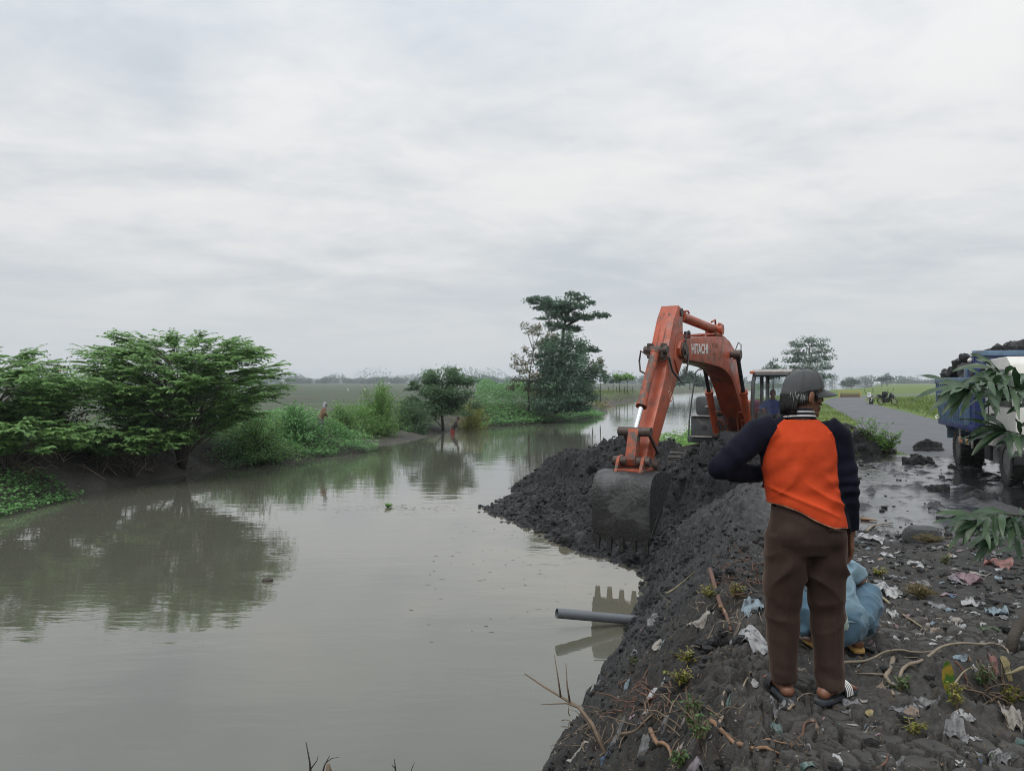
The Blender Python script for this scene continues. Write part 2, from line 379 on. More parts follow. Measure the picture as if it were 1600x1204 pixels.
_cg = gz(*np.meshgrid(_cx, _cy)); _fx, _fy = np.arange(-30, 130, .5), np.arange(8, 130, .5); _fg = gz(*np.meshgrid(_fx, _fy))
def _bil(g, x, y, x0, y0, st):
    u, v = (x - x0) / st, (y - y0) / st; i, j = np.clip(u.astype(int), 0, g.shape[1] - 2), np.clip(v.astype(int), 0, g.shape[0] - 2); u, v = np.clip(u - i, 0, 1), np.clip(v - j, 0, 1)
    return (g[j, i] * (1 - u) + g[j, i + 1] * u) * (1 - v) + (g[j + 1, i] * (1 - u) + g[j + 1, i + 1] * u) * v
def gq(x, y):
    """height read from a stored grid, quick"""
    x, y = np.asarray(x, float), np.asarray(y, float); near = (x > -2.15) & (x < 7.3) & (y > 1.65) & (y < 10.3)
    return np.where(near, _bil(_cg, x, y, -2.2, 1.6, _cs), _bil(_fg, x, y, -30, 8, .5))
def gz1(x, y): return float(gq(np.array([x]), np.array([y]))[0]) if (-30 < x < 129 and 1.7 < y < 129) else float(gz(np.array([x]), np.array([y]))[0])
def G(px, py, up=0.0):
    """where the line of sight through (px, py) meets the land"""
    D = np.geomspace(1.8, 120, 900); X = (px - 800) / FPX * D; Z = CAMZ - (py - HOR) / FPX * D
    z = np.maximum(gq(X, D), WATER); i = int(np.argmax(Z <= z)) if np.any(Z <= z) else len(D) - 1
    D2 = np.linspace(D[max(i - 1, 0)], D[i], 12); X = (px - 800) / FPX * D2; Z = CAMZ - (py - HOR) / FPX * D2
    z = np.maximum(gq(X, D2), WATER); j = int(np.argmax(Z <= z)) if np.any(Z <= z) else 11
    return Vector((X[j], D2[j], float(z[j]) + up))

def grow(a, b, step, ratio):
    out = [a]; 
    while out[-1] < b: out.append(out[-1] + step); step *= ratio
    return out[1:]
XS = sorted([-v for v in grow(20, 1500, .9, 1.22)]) + list(np.arange(-20, -6, .33)) + list(np.arange(-6, -1.0, .35)) + list(np.arange(-1.0, .6, .02)) + list(np.arange(.6, 2.95, .0085)) + list(np.arange(2.95, 3.4, .014)) + list(np.arange(3.4, 6, .042)) + list(np.arange(6, 16, .1)) + [16] + grow(16, 1500, .2, 1.075)
YS = list(np.arange(-20, 2, .8)) + list(np.arange(2, 2.7, .04)) + list(np.arange(2.7, 2.95, .012)) + list(np.arange(2.95, 4.15, .0085)) + list(np.arange(4.15, 5.2, .014)) + list(np.arange(5.2, 9, .027)) + list(np.arange(9, 20, .06)) + list(np.arange(20, 62, .25)) + [62] + grow(62, 1500, .4, 1.06)
XS, YS = np.array(XS), np.array(YS)

# ---- ground material
def ground_mat():
    t = NT('mud_grass_and_field'); O = t.tc.outputs['Object']
    n1 = t.noise(1.6, 8, .62); n2 = t.noise(14, 6, .65); n3 = t.noise(90, 4, .6)
    mud = t.mix(t.ramp(n1, .32, .7), (0.0146, 0.0137, 0.0130), (0.0316, 0.0290, 0.0259))
    mud = t.mix(t.ramp(n2, .5, .75), mud, (0.0452, 0.0405, 0.0342))
    mud = t.mix(t.math('MULTIPLY', t.ramp(t.noise(3.3, 6, .7, loc=(4, 4, 1)), .56, .7), .5), mud, (0.0509, 0.0360, 0.0229))
    wet = t.attr('wet'); wm = t.mix(t.ramp(n1, .3, .7), (0.0094, 0.0094, 0.0101), (0.0187, 0.0187, 0.0203))
    wm = t.mix(t.ramp(n2, .52, .72), wm, (0.0328, 0.0320, 0.0320))
    col = t.mix(wet, mud, wm)
    col = t.mix(t.attr('slopewet'), col, t.mix(t.ramp(n2, .3, .7), (0.0070, 0.0070, 0.0074), (0.0203, 0.0199, 0.0203)))
    col = t.mix(t.attr('lmud'), col, t.mix(t.ramp(n1, .3, .7), (0.0312, 0.0281, 0.0226), (0.0663, 0.0601, 0.0484)))
    cr = t.attr('crack'); col = t.mix(cr, col, t.mix(t.ramp(n2, .3, .7), (.033, .0315, .029), (.074, .069, .062)))
    gcol = t.mix(t.ramp(t.noise(.35, 6, .6), .35, .68), (0.0638, 0.1105, 0.0238), (0.1318, 0.1742, 0.0425))
    gcol = t.mix(t.ramp(t.noise(6, 6, .7), .45, .8), gcol, (0.1785, 0.1955, 0.0595))
    far = t.noise(.02, 5, .6, stretch=(.5, 3, 1)); gcol = t.mix(t.ramp(far, .48, .62), gcol, (0.0978, 0.1487, 0.0467))
    col = t.mix(t.attr('grass'), col, gcol)
    fcol = t.mix(t.ramp(t.noise(.05, 5, .6, stretch=(.25, 2.2, 1)), .4, .6), (0.0574, 0.0644, 0.0464), (0.0898, 0.1001, 0.0720))
    fcol = t.mix(t.ramp(t.noise(.035, 6, .6, stretch=(.2, 3.5, 1), loc=(7, 3, 0)), .50, .6), fcol, (0.0552, 0.0890, 0.0440))
    fcol = t.mix(t.ramp(t.noise(1.5, 6, .7), .5, .8), fcol, (0.1214, 0.1357, 0.1120))
    col = t.mix(t.attr('field'), col, fcol)
    col = t.mix(t.attr('lgrass'), col, t.mix(t.ramp(n1, .3, .7), (.045, .06, .02), (.09, .11, .035)))
    t.set(Base_Color=col)
    pool = t.attr('pool')
    r = t.mix(t.math('MAXIMUM', wet, t.attr('slopewet')), t.ramp(n2, .3, .7, .62, .95), t.ramp(n2, .35, .7, .30, .5)); r = t.mix(pool, r, t.ramp(n1, .3, .7, .08, .20))
    t.set(Roughness=r, Specular_IOR_Level=t.mix(t.math('MAXIMUM', t.attr('grass'), t.attr('field')), .5, .12))
    h = t.math('ADD', t.math('MULTIPLY', t.noise(38, 7, .68), 1.0), t.math('MULTIPLY', n3, .5))
    b = t.N.new('ShaderNodeBump'); b.inputs['Distance'].default_value = .018
    t.sock(b.inputs['Strength'], t.math('SUBTRACT', 1.0, t.math('MULTIPLY', pool, .92))); t.L.new(h, b.inputs['Height']); t.L.new(b.outputs[0], t.b.inputs['Normal'])
    return t.mat
MAT_GROUND = ground_mat()
def build_ground():
    X, Y = np.meshgrid(XS, YS); nx, ny = len(XS), len(YS)
    z, mk = gz(X, Y, full=True); zb = gz(X, Y, detail=False).ravel(); z = z.ravel(); x, y = X.ravel(), Y.ravel()
    V = np.column_stack([x, y, z])
    pool = mk['wet'] * (1 - sstep(.0, .03, z - zb)) * (1 - mk['grass'])
    i = np.arange(nx * ny).reshape(ny, nx); Q = np.stack([i[:-1, :-1], i[:-1, 1:], i[1:, 1:], i[1:, :-1]], -1).reshape(-1, 4)
    qz = z[Q].max(1); keep = qz > -2.6; Q = Q[keep]
    c = Q[:, 0]; left = (mk['sl'][c] > mk['sr'][c]); fld = mk['field'][c] > .5; grs = (mk['rd'][c] > 0) & (mk['grass'][c] > .5)
    zone = np.where(left, np.where(fld, 3, 2), np.where(grs, 1, 0))
    for k, nm in enumerate(('mud_bank_ground', 'grass_field', 'far_river_bank', 'ploughed_field')):
        q = Q[zone == k]; u, inv = np.unique(q, return_inverse=True)
        va = {a: mk[a][u] for a in ('grass', 'wet', 'field', 'lgrass', 'crack')}; va['pool'] = pool[u]; va['slopewet'] = ((mk['sr'] > 0) * (1 - sstep(1.5, 2.1, mk['sr'])) * sstep(5.5, 8.5, y) * (1 - mk['grass']))[u]; va['lmud'] = (mk['sl'] > mk['sr']).astype(float)[u]
        tag(link(nm, mesh_np(nm, V[u], inv.reshape(-1, 4), [MAT_GROUND], True, vattr=va)), kind='structure')
build_ground()

# ---- road: tarred strip with a crumbling edge, a few millimetres over its bed
def build_road():
    t = NT('worn_asphalt'); a = t.noise(1.2, 7, .65); f = t.noise(120, 4, .6)
    col = t.mix(t.ramp(a, .35, .68), (.058, .060, .066), (.083, .086, .094)); col = t.mix(t.ramp(t.noise(.5, 6, .7, loc=(3, 2, 0), stretch=(1, .4, 1)), .55, .68), col, (.049, .051, .056))
    col = t.mix(t.ramp(f, .5, .75), col, (.105, .107, .11)); t.set(Base_Color=col, Roughness=t.ramp(a, .3, .7, .55, .8)); t.bump(f, .35, .006)
    pts = []; P0 = ROAD
    for (ax, ay), (bx, by) in zip(P0[:-1], P0[1:]):
        n = max(2, int(np.hypot(bx - ax, by - ay) / (.5 if ay < 80 else 6)))
        pts += [(ax + (bx - ax) * k / n, ay + (by - ay) * k / n) for k in range(n)]
    pts = np.array(pts); ker = np.ones(9) / 9
    sm = np.column_stack([np.convolve(np.pad(pts[:, k], 4, 'edge'), ker, 'valid') for k in (0, 1)]); pts = sm[sm[:, 1] > 17.9]
    T = np.gradient(pts, axis=0); T /= np.linalg.norm(T, axis=1)[:, None]; Nn = np.column_stack([T[:, 1], -T[:, 0]])
    cols = np.linspace(-1, 1, 13); W = ROAD_W / 2; V = []
    for c in cols:
        e = .12 * fbm2(pts[:, 0] * 1.4 + c * 50, pts[:, 1] * 1.4, 3, 6) * (abs(c) > .9)
        q = pts + Nn * ((c * W) * np.ones(len(pts)) + e)[:, None]
        top = np.interp(q[:, 1], [4.5, 8, 12], [0, -.12, -.2]) - .25 * sstep(60, 200, q[:, 1])
        zz = top + .012 + .03 * (1 - c * c) + (.004 * fbm2(q[:, 0] * 2, q[:, 1] * 2, 2, 8))
        if abs(c) == 1: zz = zz - .06
        zz = zz - .10 * (1 - sstep(18.0, 20.0, q[:, 1] + .5 * fbm2(q[:, 0] * 1.2, q[:, 1] * 1.2, 2, 12)))
        V.append(np.column_stack([q, zz]))
    V = np.stack(V, 1); n, m = V.shape[:2]; i = np.arange(n * m).reshape(n, m)
    Q = np.stack([i[:-1, :-1], i[:-1, 1:], i[1:, 1:], i[1:, :-1]], -1).reshape(-1, 4)
    tag(link('road', mesh_np('road', V.reshape(-1, 3), Q, [t.mat], True)), kind='structure')
build_road()

# ---- river water
def build_water():
    t = NT('turbid_river_water'); O = t.tc.outputs['Object']
    col = t.mix(t.ramp(t.noise(.12, 4, .5), .35, .65), (.081, .082, .064), (.093, .093, .074))
    col = t.mix(t.math('MULTIPLY', t.attr('silt'), t.ramp(t.noise(.55, 5, .6, .8), .30, .62)), col, (.150, .132, .094))
    t.set(Base_Color=col, Roughness=.03, IOR=1.52, Specular_IOR_Level=1.0)
    a = t.noise(1.1, 3, .5, .2, stretch=(.55, 1.5, 1)); b2 = t.noise(5.0, 3, .5, .4, stretch=(.6, 1.5, 1)); c = t.noise(.25, 2, .5)
    amp = t.ramp(c, .42, .62, .25, 1.0)
    h = t.math('ADD', t.math('MULTIPLY', a, 1.0), t.math('MULTIPLY', t.math('MULTIPLY', b2, amp), .30))
    t.bump(h, .13, .05)
    xs = np.array(sorted([-v for v in grow(20, 1500, 3, 1.5)]) + list(np.arange(-20, 20, 1.0)) + grow(20, 1500, 3, 1.4)); ys = np.array(list(np.arange(-20, 80, 1.0)) + grow(80, 1500, 3, 1.3))
    X, Y = np.meshgrid(xs, ys); ny, nx = X.shape; i = np.arange(nx * ny).reshape(ny, nx)
    Q = np.stack([i[:-1, :-1], i[:-1, 1:], i[1:, 1:], i[1:, :-1]], -1).reshape(-1, 4)
    xm = X.ravel()[Q].mean(1); ym = Y.ravel()[Q].mean(1); ok = (sdR(xm, ym) < 6 + .05 * ym) & (sdL(xm, ym) < 6 + .05 * ym)
    silt = np.exp(-pdist(X.ravel(), Y.ravel(), np.array([(2.3, 13.2), (1.26, 15.1), (.43, 17.0), (-1.02, 20.5)])) / 2.6) * .85
    tag(link('river_water', mesh_np('river_water', np.column_stack([X.ravel(), Y.ravel(), np.full(nx * ny, WATER)]), Q[ok], [t.mat], True, vattr={'silt': silt})), kind='structure')
build_water()

# ---- heap of dredged mud pushed out into the canal
def mudmat(name, lo, hi, r0, r1):
    t = NT(name); n1 = t.noise(2.2, 8, .65); n2 = t.noise(19, 7, .68)
    col = t.mix(t.ramp(n1, .32, .7), lo, hi); col = t.mix(t.ramp(n2, .55, .8), col, tuple(k * 1.7 for k in hi))
    t.set(Base_Color=col, Roughness=t.ramp(n2, .3, .7, r0, r1)); t.bump(t.math('ADD', n2, t.math('MULTIPLY', t.noise(70, 5, .65), .6)), 1.0, .06); return t.mat
MAT_HEAP = mudmat('fresh_black_mud', (.0055, .0054, .0057), (.012, .0116, .012), .20, .5)
MAT_CLOD = mudmat('mud_clod_crust', (.008, .0078, .0078), (.020, .019, .0185), .3, .7)
RIDGE = [[(1.0, 24.3, -1.15), (2.0, 24.0, -.45), (2.9, 23.6, -.12), (3.9, 23.2, -.08), (4.7, 22.9, -.2)],       # spoil dumped at the back
         [(2.6, 19.6, -.95), (3.6, 18.9, -.42), (4.5, 18.3, .02), (5.3, 17.9, .10), (6.5, 17.6, -.02), (8.0, 17.2, -.22)]]  # and pushed up below the tracks
SHORE = np.array([(2.9, 12.4), (2.3, 13.2), (1.88, 14.1), (1.26, 15.1), (.43, 17.0), (-1.02, 20.5), (-.35, 22.6), (.75, 25.0), (2.5, 26.2), (4.2, 26.8)])
def heap_z(x, y):
    z = np.full(x.shape, -9.)
    for cr in RIDGE:
        for (a, b, c), (d, e, f) in zip(cr[:-1], cr[1:]):
            vx, vy = d - a, e - b; t = np.clip(((x - a) * vx + (y - b) * vy) / (vx * vx + vy * vy), 0, 1)
            dd = np.hypot(x - a - t * vx, y - b - t * vy); cz = c + (f - c) * t
            z = np.maximum(z, cz - .72 * np.sqrt(dd * dd + .04) + .14)
    # the low apron of slumped mud that runs out into the canal
    ins = np.ones(x.shape); sh = pdist(x, y, SHORE); yy = SHORE[:, 1]
    ins = np.where(x > np.interp(y, yy, SHORE[:, 0]), 1.0, -1.0) * sh
    z = np.maximum(z, WATER - .04 + np.where(ins > 0, .30 * np.minimum(ins, 1.2) + .17 * np.clip(ins - 1.2, 0, 3.0), .5 * ins))
    n = fbm2(x * .8, y * .8, 3, 101) * .16
    f1, f2, cid = voro(x * 2.6 + .25 * vn2(x * 4, y * 4, 3), y * 2.6 + .25 * vn2(x * 4, y * 4, 4), 105); g1, g2, c2 = voro(x * 6.1, y * 6.1, 106)
    lum = (cid - .35) * .22 * sstep(0, .5, f2 - f1) + (c2 - .4) * .12 * sstep(0, .4, g2 - g1) - np.abs(fbm2(x * 4.5, y * 4.5, 4, 107, .68)) * .19 + fbm2(x * 13, y * 13, 2, 108) * .03
    return z + n * sstep(-2.0, -1.3, z) + lum * (.45 + .55 * sstep(-1.75, -1.1, z))
def build_heap():
    xs = np.arange(-2.0, 7.6, .042); ys = np.arange(12.4, 27.0, .045); X, Y = np.meshgrid(xs, ys); ny, nx = X.shape; x, y = X.ravel(), Y.ravel()
    z = heap_z(x, y); g = gz(x, y, detail=False)
    jx = .07 * vn2(x * 5, y * 5, 111); jy = .07 * vn2(x * 5, y * 5, 112)
    V = np.column_stack([x + jx, y + jy, z]); i = np.arange(nx * ny).reshape(ny, nx); Q = np.stack([i[:-1, :-1], i[:-1, 1:], i[1:, 1:], i[1:, :-1]], -1).reshape(-1, 4)
    keep = (z[Q].max(1) > -2.15) & ((z - g)[Q].max(1) > -.06); Q = Q[keep]; u, inv = np.unique(Q, return_inverse=True)
    root = empty('mud_heap', (3.0, 16.6, -1.8), label='big heap of fresh black mud dredged onto the bank below the excavator', cat='mud heap')
    V = V - np.array([3.0, 16.6, -1.8])
    link('heap_body', mesh_np('heap_body', V[u], inv.reshape(-1, 4), [MAT_HEAP], True), root)
    return root
HEAP = build_heap()
def top_z(x, y):
    x = np.atleast_1d(np.asarray(x, float)); y = np.atleast_1d(np.asarray(y, float)); g = gz(x, y)
    inb = (x > -2) & (x < 7.5) & (y > 12.4) & (y < 26.9)
    return np.where(inb, np.maximum(g, heap_z(x, y)), g)
# lumps: a few clod shapes, shared
def clod_mesh(seed, sub=2):
    bm = bmesh.new(); bmesh.ops.create_icosphere(bm, subdivisions=sub, radius=1); r = random.Random(seed)
    sc = Vector((r.uniform(.8, 1.25), r.uniform(.7, 1.1), r.uniform(.5, .8)))
    co = np.array([v.co for v in bm.verts]); n = vn(co[:, 0] * 1.4 + seed * 7, co[:, 1] * 1.4, co[:, 2] * 1.4, 3) * .45 - np.abs(vn(co[:, 0] * 2.6 + seed, co[:, 1] * 2.6, co[:, 2] * 2.6, 4)) * .38 + vn(co[:, 0] * 6 + seed, co[:, 1] * 6, co[:, 2] * 6, 5) * .14 + .1
    for v, k in zip(bm.verts, n): v.co = Vector((v.co.x * sc.x, v.co.y * sc.y, v.co.z * sc.z)) * (1 + k)
    V = np.array([v.co for v in bm.verts]); bm.verts.index_update(); Fc = np.array([[v.index for v in f.verts] for f in bm.faces]); bm.free(); return V, Fc
CL = [clod_mesh(s, 1) for s in range(8)]; CL2 = [clod_mesh(s + 20, 3) for s in range(6)]
def rotm(r):
    return np.array(Matrix.Rotation(r.uniform(0, 6.28), 3, 'Z') @ Matrix.Rotation(r.uniform(-.5, .5), 3, 'X'))
def scatter_clods(name, xy, sizes, parent, seed, sink=.25, mat=None, zf=top_z, offset=(0, 0, 0)):
    r = random.Random(seed); VV, FF, b = [], [], 0; zz = zf(xy[:, 0], xy[:, 1])
    for (x, y), s, z in zip(xy, sizes, zz):
        V, Fc = CL[r.randrange(8)]; A = (V * s) @ rotm(r).T + np.array([x, y, z + s * (.5 - sink)]); VV.append(A); FF.append(Fc + b); b += len(A)
    o = link(name, mesh_np(name, np.concatenate(VV) - np.array(offset), np.concatenate(FF), [mat or MAT_CLOD], True), parent); return o
def heap_clods():
    r = np.random.default_rng(5); off = np.array(HEAP.location)
    n = 15000; x = r.uniform(-1.6, 7, n); y = r.uniform(12.8, 26, n); hz = heap_z(x, y); k = (hz > -1.95) & (hz > gz(x, y, False) - .05)
    xy = np.column_stack([x, y])[k]; s = .012 + .055 * r.random(len(xy)) ** 3
    tag(scatter_clods('clods', xy, s, HEAP, 3, offset=off), kind='stuff')
    meshes = [mesh_np('clod', V, Fc, [MAT_CLOD], True) for V, Fc in CL2]
    n = 700; x = r.uniform(-1.4, 6.6, n); y = r.uniform(13, 25, n); hz = heap_z(x, y); k = np.where((hz > -1.75) & (hz > gz(x, y, False)))[0][:150]
    for q in k:
        s = .04 + .11 * r.random() ** 2.5; o = link('clod', meshes[q % 6], HEAP)
        o.location = (x[q] - off[0], y[q] - off[1], hz[q] - off[2] + s * .02); o.scale = (s, s, s); o.rotation_euler = (r.uniform(-.6, .6), r.uniform(-.6, .6), r.uniform(0, 6))
heap_clods()
# ================================================================ EXCAVATOR
MAT_OR = plain('worn_orange_paint', (.40, .072, .026), .46, .35, 2.2, dirt=(.10, .05, .033), dirt_s=3.4, dirt_lo=.50, dirt_hi=.68, bump=.2, bs=40)
MAT_ORD = plain('muddy_orange_paint', (.36, .075, .03), .6, .4, 7, dirt=(.075, .06, .052), dirt_s=6, dirt_lo=.45, dirt_hi=.6, bump=.25, bs=60)
MAT_PIN = plain('greasy_brown_steel', (.085, .06, .05), .55, .5, 14, .3, bump=.3, bs=80)
MAT_CHR = plain('chromed_piston', (.72, .73, .74), .14, .05, 20, 1.0)
MAT_ROD = plain('dark_oily_piston', (.05, .05, .055), .25, .3, 20, .6)
MAT_GRY = plain('dusty_grey_body', (.060, .066, .070), .6, .35, 4, dirt=(.14, .13, .115), dirt_s=3.4, dirt_lo=.55, dirt_hi=.75, bump=.15, bs=30)
MAT_GRL = plain('pale_roof_paint', (.33, .31, .30), .6, .3, 5, dirt=(.2, .17, .14), dirt_s=6)
MAT_BLK = plain('black_rubber', (.018, .018, .019), .6, .3, 12, bump=.2)
MAT_TRK = plain('muddy_track_steel', (.05, .045, .042), .75, .5, 9, bump=.6, bs=30, bd=.01)
MAT_BKT = plain('bucket_steel_smeared_with_mud', (.058, .058, .058), .45, .2, 2.2, c2=(.038, .038, .039), dirt=(.012, .0118, .012), dirt_s=1.8, dirt_lo=.36, dirt_hi=.50, bump=.8, bs=14, bd=.03)
MAT_BKM = plain('bucket_wet_mud', (.016, .0155, .0155), .5, .4, 5, bump=.9, bs=12, bd=.04)
MAT_WHT = plain('white_lettering', (.72, .71, .68), .6, .15, 20)
MAT_LAMP = plain('amber_lamp', (.45, .13, .04), .3, .1, 10)
def glassmat(name, tint=(.75, .8, .8), a=.12):
    t = NT(name); gl = t.N.new('ShaderNodeBsdfGlossy'); gl.inputs['Roughness'].default_value = .04; gl.inputs[0].default_value = (.9, .95, 1, 1)
    tr = t.N.new('ShaderNodeBsdfTransparent'); tr.inputs[0].default_value = tint + (1,); lw = t.N.new('ShaderNodeLayerWeight'); lw.inputs[0].default_value = .35
    d = t.N.new('ShaderNodeBsdfDiffuse'); d.inputs[0].default_value = (.4, .4, .38, 1)
    m0 = t.N.new('ShaderNodeMixShader'); t.L.new(t.ramp(t.noise(3, 6, .6), .35, .8, a * .3, a), m0.inputs[0]); t.L.new(tr.outputs[0], m0.inputs[1]); t.L.new(d.outputs[0], m0.inputs[2])
    m = t.N.new('ShaderNodeMixShader'); t.L.new(t.math('MULTIPLY', lw.outputs['Fresnel'], .6), m.inputs[0]); t.L.new(m0.outputs[0], m.inputs[1]); t.L.new(gl.outputs[0], m.inputs[2])
    t.L.new(m.outputs[0], t.out.inputs[0]); return t.mat
MAT_GLASS = glassmat('dusty_window_glass')

EX_TH = R_(31); EXF = (6.3, 21.0); EX_G = -1.08
def build_excavator():
    root = empty('excavator', (EXF[0], EXF[1], EX_G), label='orange tracked excavator with its boom arched over the mud heap, bucket lowered to the bank', cat='excavator')
    d = Vector((-math.sin(EX_TH), -math.cos(EX_TH), 0)); l = Vector((-d.y, d.x, 0))
    # local frame: s = forward along the boom, o = to the machine's left, z world height
    fn = lambda s, z, o=0.0: d * s + l * o + Vector((0, 0, z - EX_G))
    L = lambda s, o, z: fn(s, z, o)
    def obox(mb, s0, s1, o0, o1, z0, z1, mi=0, bev=.03, taper=1.0):
        c = L((s0 + s1) / 2, (o0 + o1) / 2, (z0 + z1) / 2); rot = Matrix((d, l, Vector((0, 0, 1)))).transposed()
        return mb.box(c, (s1 - s0, o1 - o0, z1 - z0), rot, mi, taper, bev)
    # ---- undercarriage
    for o in (-1.15, 1.15):
        tr = MB(); n = 56; Lh, rr = 1.55, .40; zc = EX_G + .46; path = []
        per = 4 * Lh + 2 * math.pi * rr
        for k in range(n):
            q = per * k / n
            if q < 2 * Lh: path.append((-Lh + q, zc + rr, 0))
            elif q < 2 * Lh + math.pi * rr: a = (q - 2 * Lh) / rr; path.append((Lh + rr * math.sin(a), zc + rr * math.cos(a), a))
            elif q < 4 * Lh + math.pi * rr: path.append((Lh - (q - 2 * Lh - math.pi * rr), zc - rr, math.pi))
            else: a = math.pi + (q - 4 * Lh - math.pi * rr) / rr; path.append((-Lh + rr * math.sin(a), zc + rr * math.cos(a), a))
        base = Matrix((d, l, Vector((0, 0, 1)))).transposed()
        frame = MB(); obox(frame, -1.5, 1.5, o - .16, o + .16, EX_G + .24, EX_G + .70)
        for sx in (-Lh, Lh): frame.cyl(L(sx, o - .17, zc), L(sx, o + .17, zc), .33, n=20)
        for sx in np.linspace(-1.1, 1.1, 6): frame.cyl(L(sx, o - .18, EX_G + .22), L(sx, o + .18, EX_G + .22), .12, n=12)
        fo = frame.build('track_frame', MAT_TRK, root)
        for s, z, a in path:
            rot = base @ Matrix.Rotation(a, 3, 'Y'); tr.box(L(s, o, z), (.135, .60, .03), rot); tr.box(L(s, o, z) + rot @ Vector((-.05, 0, .025)), (.02, .58, .04), rot)
        tr.build('track_shoes', MAT_TRK, root, False)
    m = MB(); obox(m, -.9, .9, -.95, .95, EX_G + .5, EX_G + .85); m.cyl(L(0, 0, EX_G + .8), L(0, 0, EX_G + 1.04), .62, n=28); m.build('undercarriage', MAT_TRK, root)
    # ---- upper frame, tank box at the front right, engine hood and counterweight
    m = MB(); obox(m, -2.6, .75, -1.3, 1.3, -.06, .12, bev=.02); obox(m, .5, 1.0, -.36, .36, -.05, .28); obox(m, .7, .95, -.55, .55, -.05, .2); m.build('turntable_frame', MAT_GRY, root)
    m = MB(); obox(m, -.9, .78, -1.2, -.52, -.04, .66, bev=.05); tk = m.build('tool_box', MAT_GRY, root)
    m = MB(); obox(m, .775, .79, -1.12, -.6, .15, .60, bev=.004); m.build('box_lid', MAT_GRY, tk)
    m = MB(); obox(m, .79, .80, -.86, -.74, .30, .42, bev=.004); m.build('latch', MAT_BLK, tk)
    m = MB(); obox(m, .76, .86, -1.17, -.56, .655, .69, bev=.01); obox(m, .78, .9, -1.15, -.58, .10, .13, bev=.01); m.build('step_plate', MAT_GRL, tk)
    m = MB(); obox(m, -1.0, .50, -1.17, -.5, .66, 1.2, bev=.12); m.build('fuel_tank', MAT_GRY, root)
    m = MB(); obox(m, .505, .60, -.86, -.62, .90, .935, bev=.008); m.build('tank_step', MAT_GRL, root)
    m = MB(); obox(m, -2.5, -.95, -1.28, 1.28, .12, 1.05, bev=.08); m.build('engine_hood', MAT_OR, root)
    m = MB(); prof = [(-2.45, -.02), (-2.45, 1.0), (-2.75, 1.02), (-3.0, .8), (-3.02, .2), (-2.8, -.02)]; m.prism(prof, fn, -1.3, 1.3); m.build('counterweight', MAT_GRY, root, bevel=.05)
    m = MB(); m.cyl(L(-1.6, -.7, 1.03), L(-1.6, -.7, 1.5), .06, n=12); m.build('exhaust_pipe', MAT_PIN, root)
    # ---- grab rail with mirror bracket at the front right corner
    m = MB(); pts = [L(.72, -1.28, -.05), L(.70, -1.26, .55), L(.55, -1.22, 1.25), L(.42, -1.17, 1.85), L(.38, -1.10, 1.93), L(.38, -.92, 1.95), L(.38, -.80, 1.94), L(.38, -.74, 1.88), L(.40, -.74, 1.15)]
    m.tube(pts, .021, 8); m.build('grab_rail', MAT_GRY, root)
    # ---- cab: pillars, roof, glazed openings, seat
    s0, s1, o0, o1, z0, z1 = -.85, .92, .44, 1.42, -.04, 1.86
    cab = MB(); obox(cab, s0, s1, o0, o1, z0, z0 + .10, bev=.02)
    post = lambda pts, r=.045: cab.tube(pts, r, 10)
    fr = [L(s1, o0 + .05, z0), L(s1, o0 + .05, 1.05), L(s1 - .08, o0 + .05, 1.55), L(s1 - .26, o0 + .05, 1.80)]
    post(fr, .052); post([p + l * (o1 - o0 - .1) for p in fr], .052)
    post([L(s1 - .02, o0 + .05, .04), L(s1 - .02, o1 - .05, .04)], .06); post([L(s1 - .2, o0 + .05, 1.77), L(s1 - .2, o1 - .05, 1.77)], .05)
    for o in (o0 + .05, o1 - .05):
        post([L(s0 + .06, o, z0), L(s0 + .06, o, 1.80)], .055); post([L(-.12, o, z0), L(-.12, o, 1.80)], .05); post([L(s0, o, 1.79), L(s1 - .22, o, 1.79)], .05)
        post([L(s0, o, .62), L(-.12, o, .62)], .03)
    cab.build('cab_frame', MAT_GRY, root)
    m = MB(); obox(m, s0, -.12, o0 + .02, o0 + .04, .05, .6, bev=.005); obox(m, s0 + .02, s0 + .05, o0 + .05, o1 - .05, .05, .85, bev=.005); obox(m, s0, -.12, o1 - .04, o1 - .02, .05, .6, bev=.005)
    m.build('cab_panel', MAT_GRY, root)
    m = MB(); prof = [(s0 - .03, 1.80), (s1 - .17, 1.80), (s1 - .16, 1.86), (s1 - .28, 1.92), (s0, 1.93), (s0 - .04, 1.88)]; m.prism(prof, fn, o0 - .02, o1 + .02); m.build('cab_roof', MAT_GRL, root, bevel=.02)
    m = MB(); obox(m, s1 - .18, s1 - .06, o0 - .04, o0 + .07, 1.80, 1.87, bev=.02); m.build('work_lamp', MAT_LAMP, root)
    gl = lambda a: MB().add(a, [(0, 1, 2, 3)]).build('window_pane', MAT_GLASS, root, False)
    gl([L(s1 + .01, o0 + .08, .62), L(s1 + .01, o1 - .08, .62), L(s1 - .06, o1 - .08, 1.55), L(s1 - .06, o0 + .08, 1.55)])
    gl([L(s1 + .01, o0 + .08, .06), L(s1 + .01, o1 - .08, .06), L(s1 + .01, o1 - .08, .58), L(s1 + .01, o0 + .08, .58)])
    for o in (o0 + .05,): gl([L(-.08, o, .1), L(s1 - .05, o, .1), L(s1 - .14, o, 1.72), L(-.08, o, 1.75)])
    gl([L(s0 + .06, o0 + .08, .9), L(s0 + .06, o1 - .08, .9), L(s0 + .06, o1 - .08, 1.74), L(s0 + .06, o0 + .08, 1.74)])
    m = MB(); obox(m, -.55, -.05, .70, 1.22, .28, .42, bev=.05); obox(m, -.62, -.48, .72, 1.20, .40, 1.0, bev=.06); m.build('seat', MAT_BLK, root)
    m = MB()
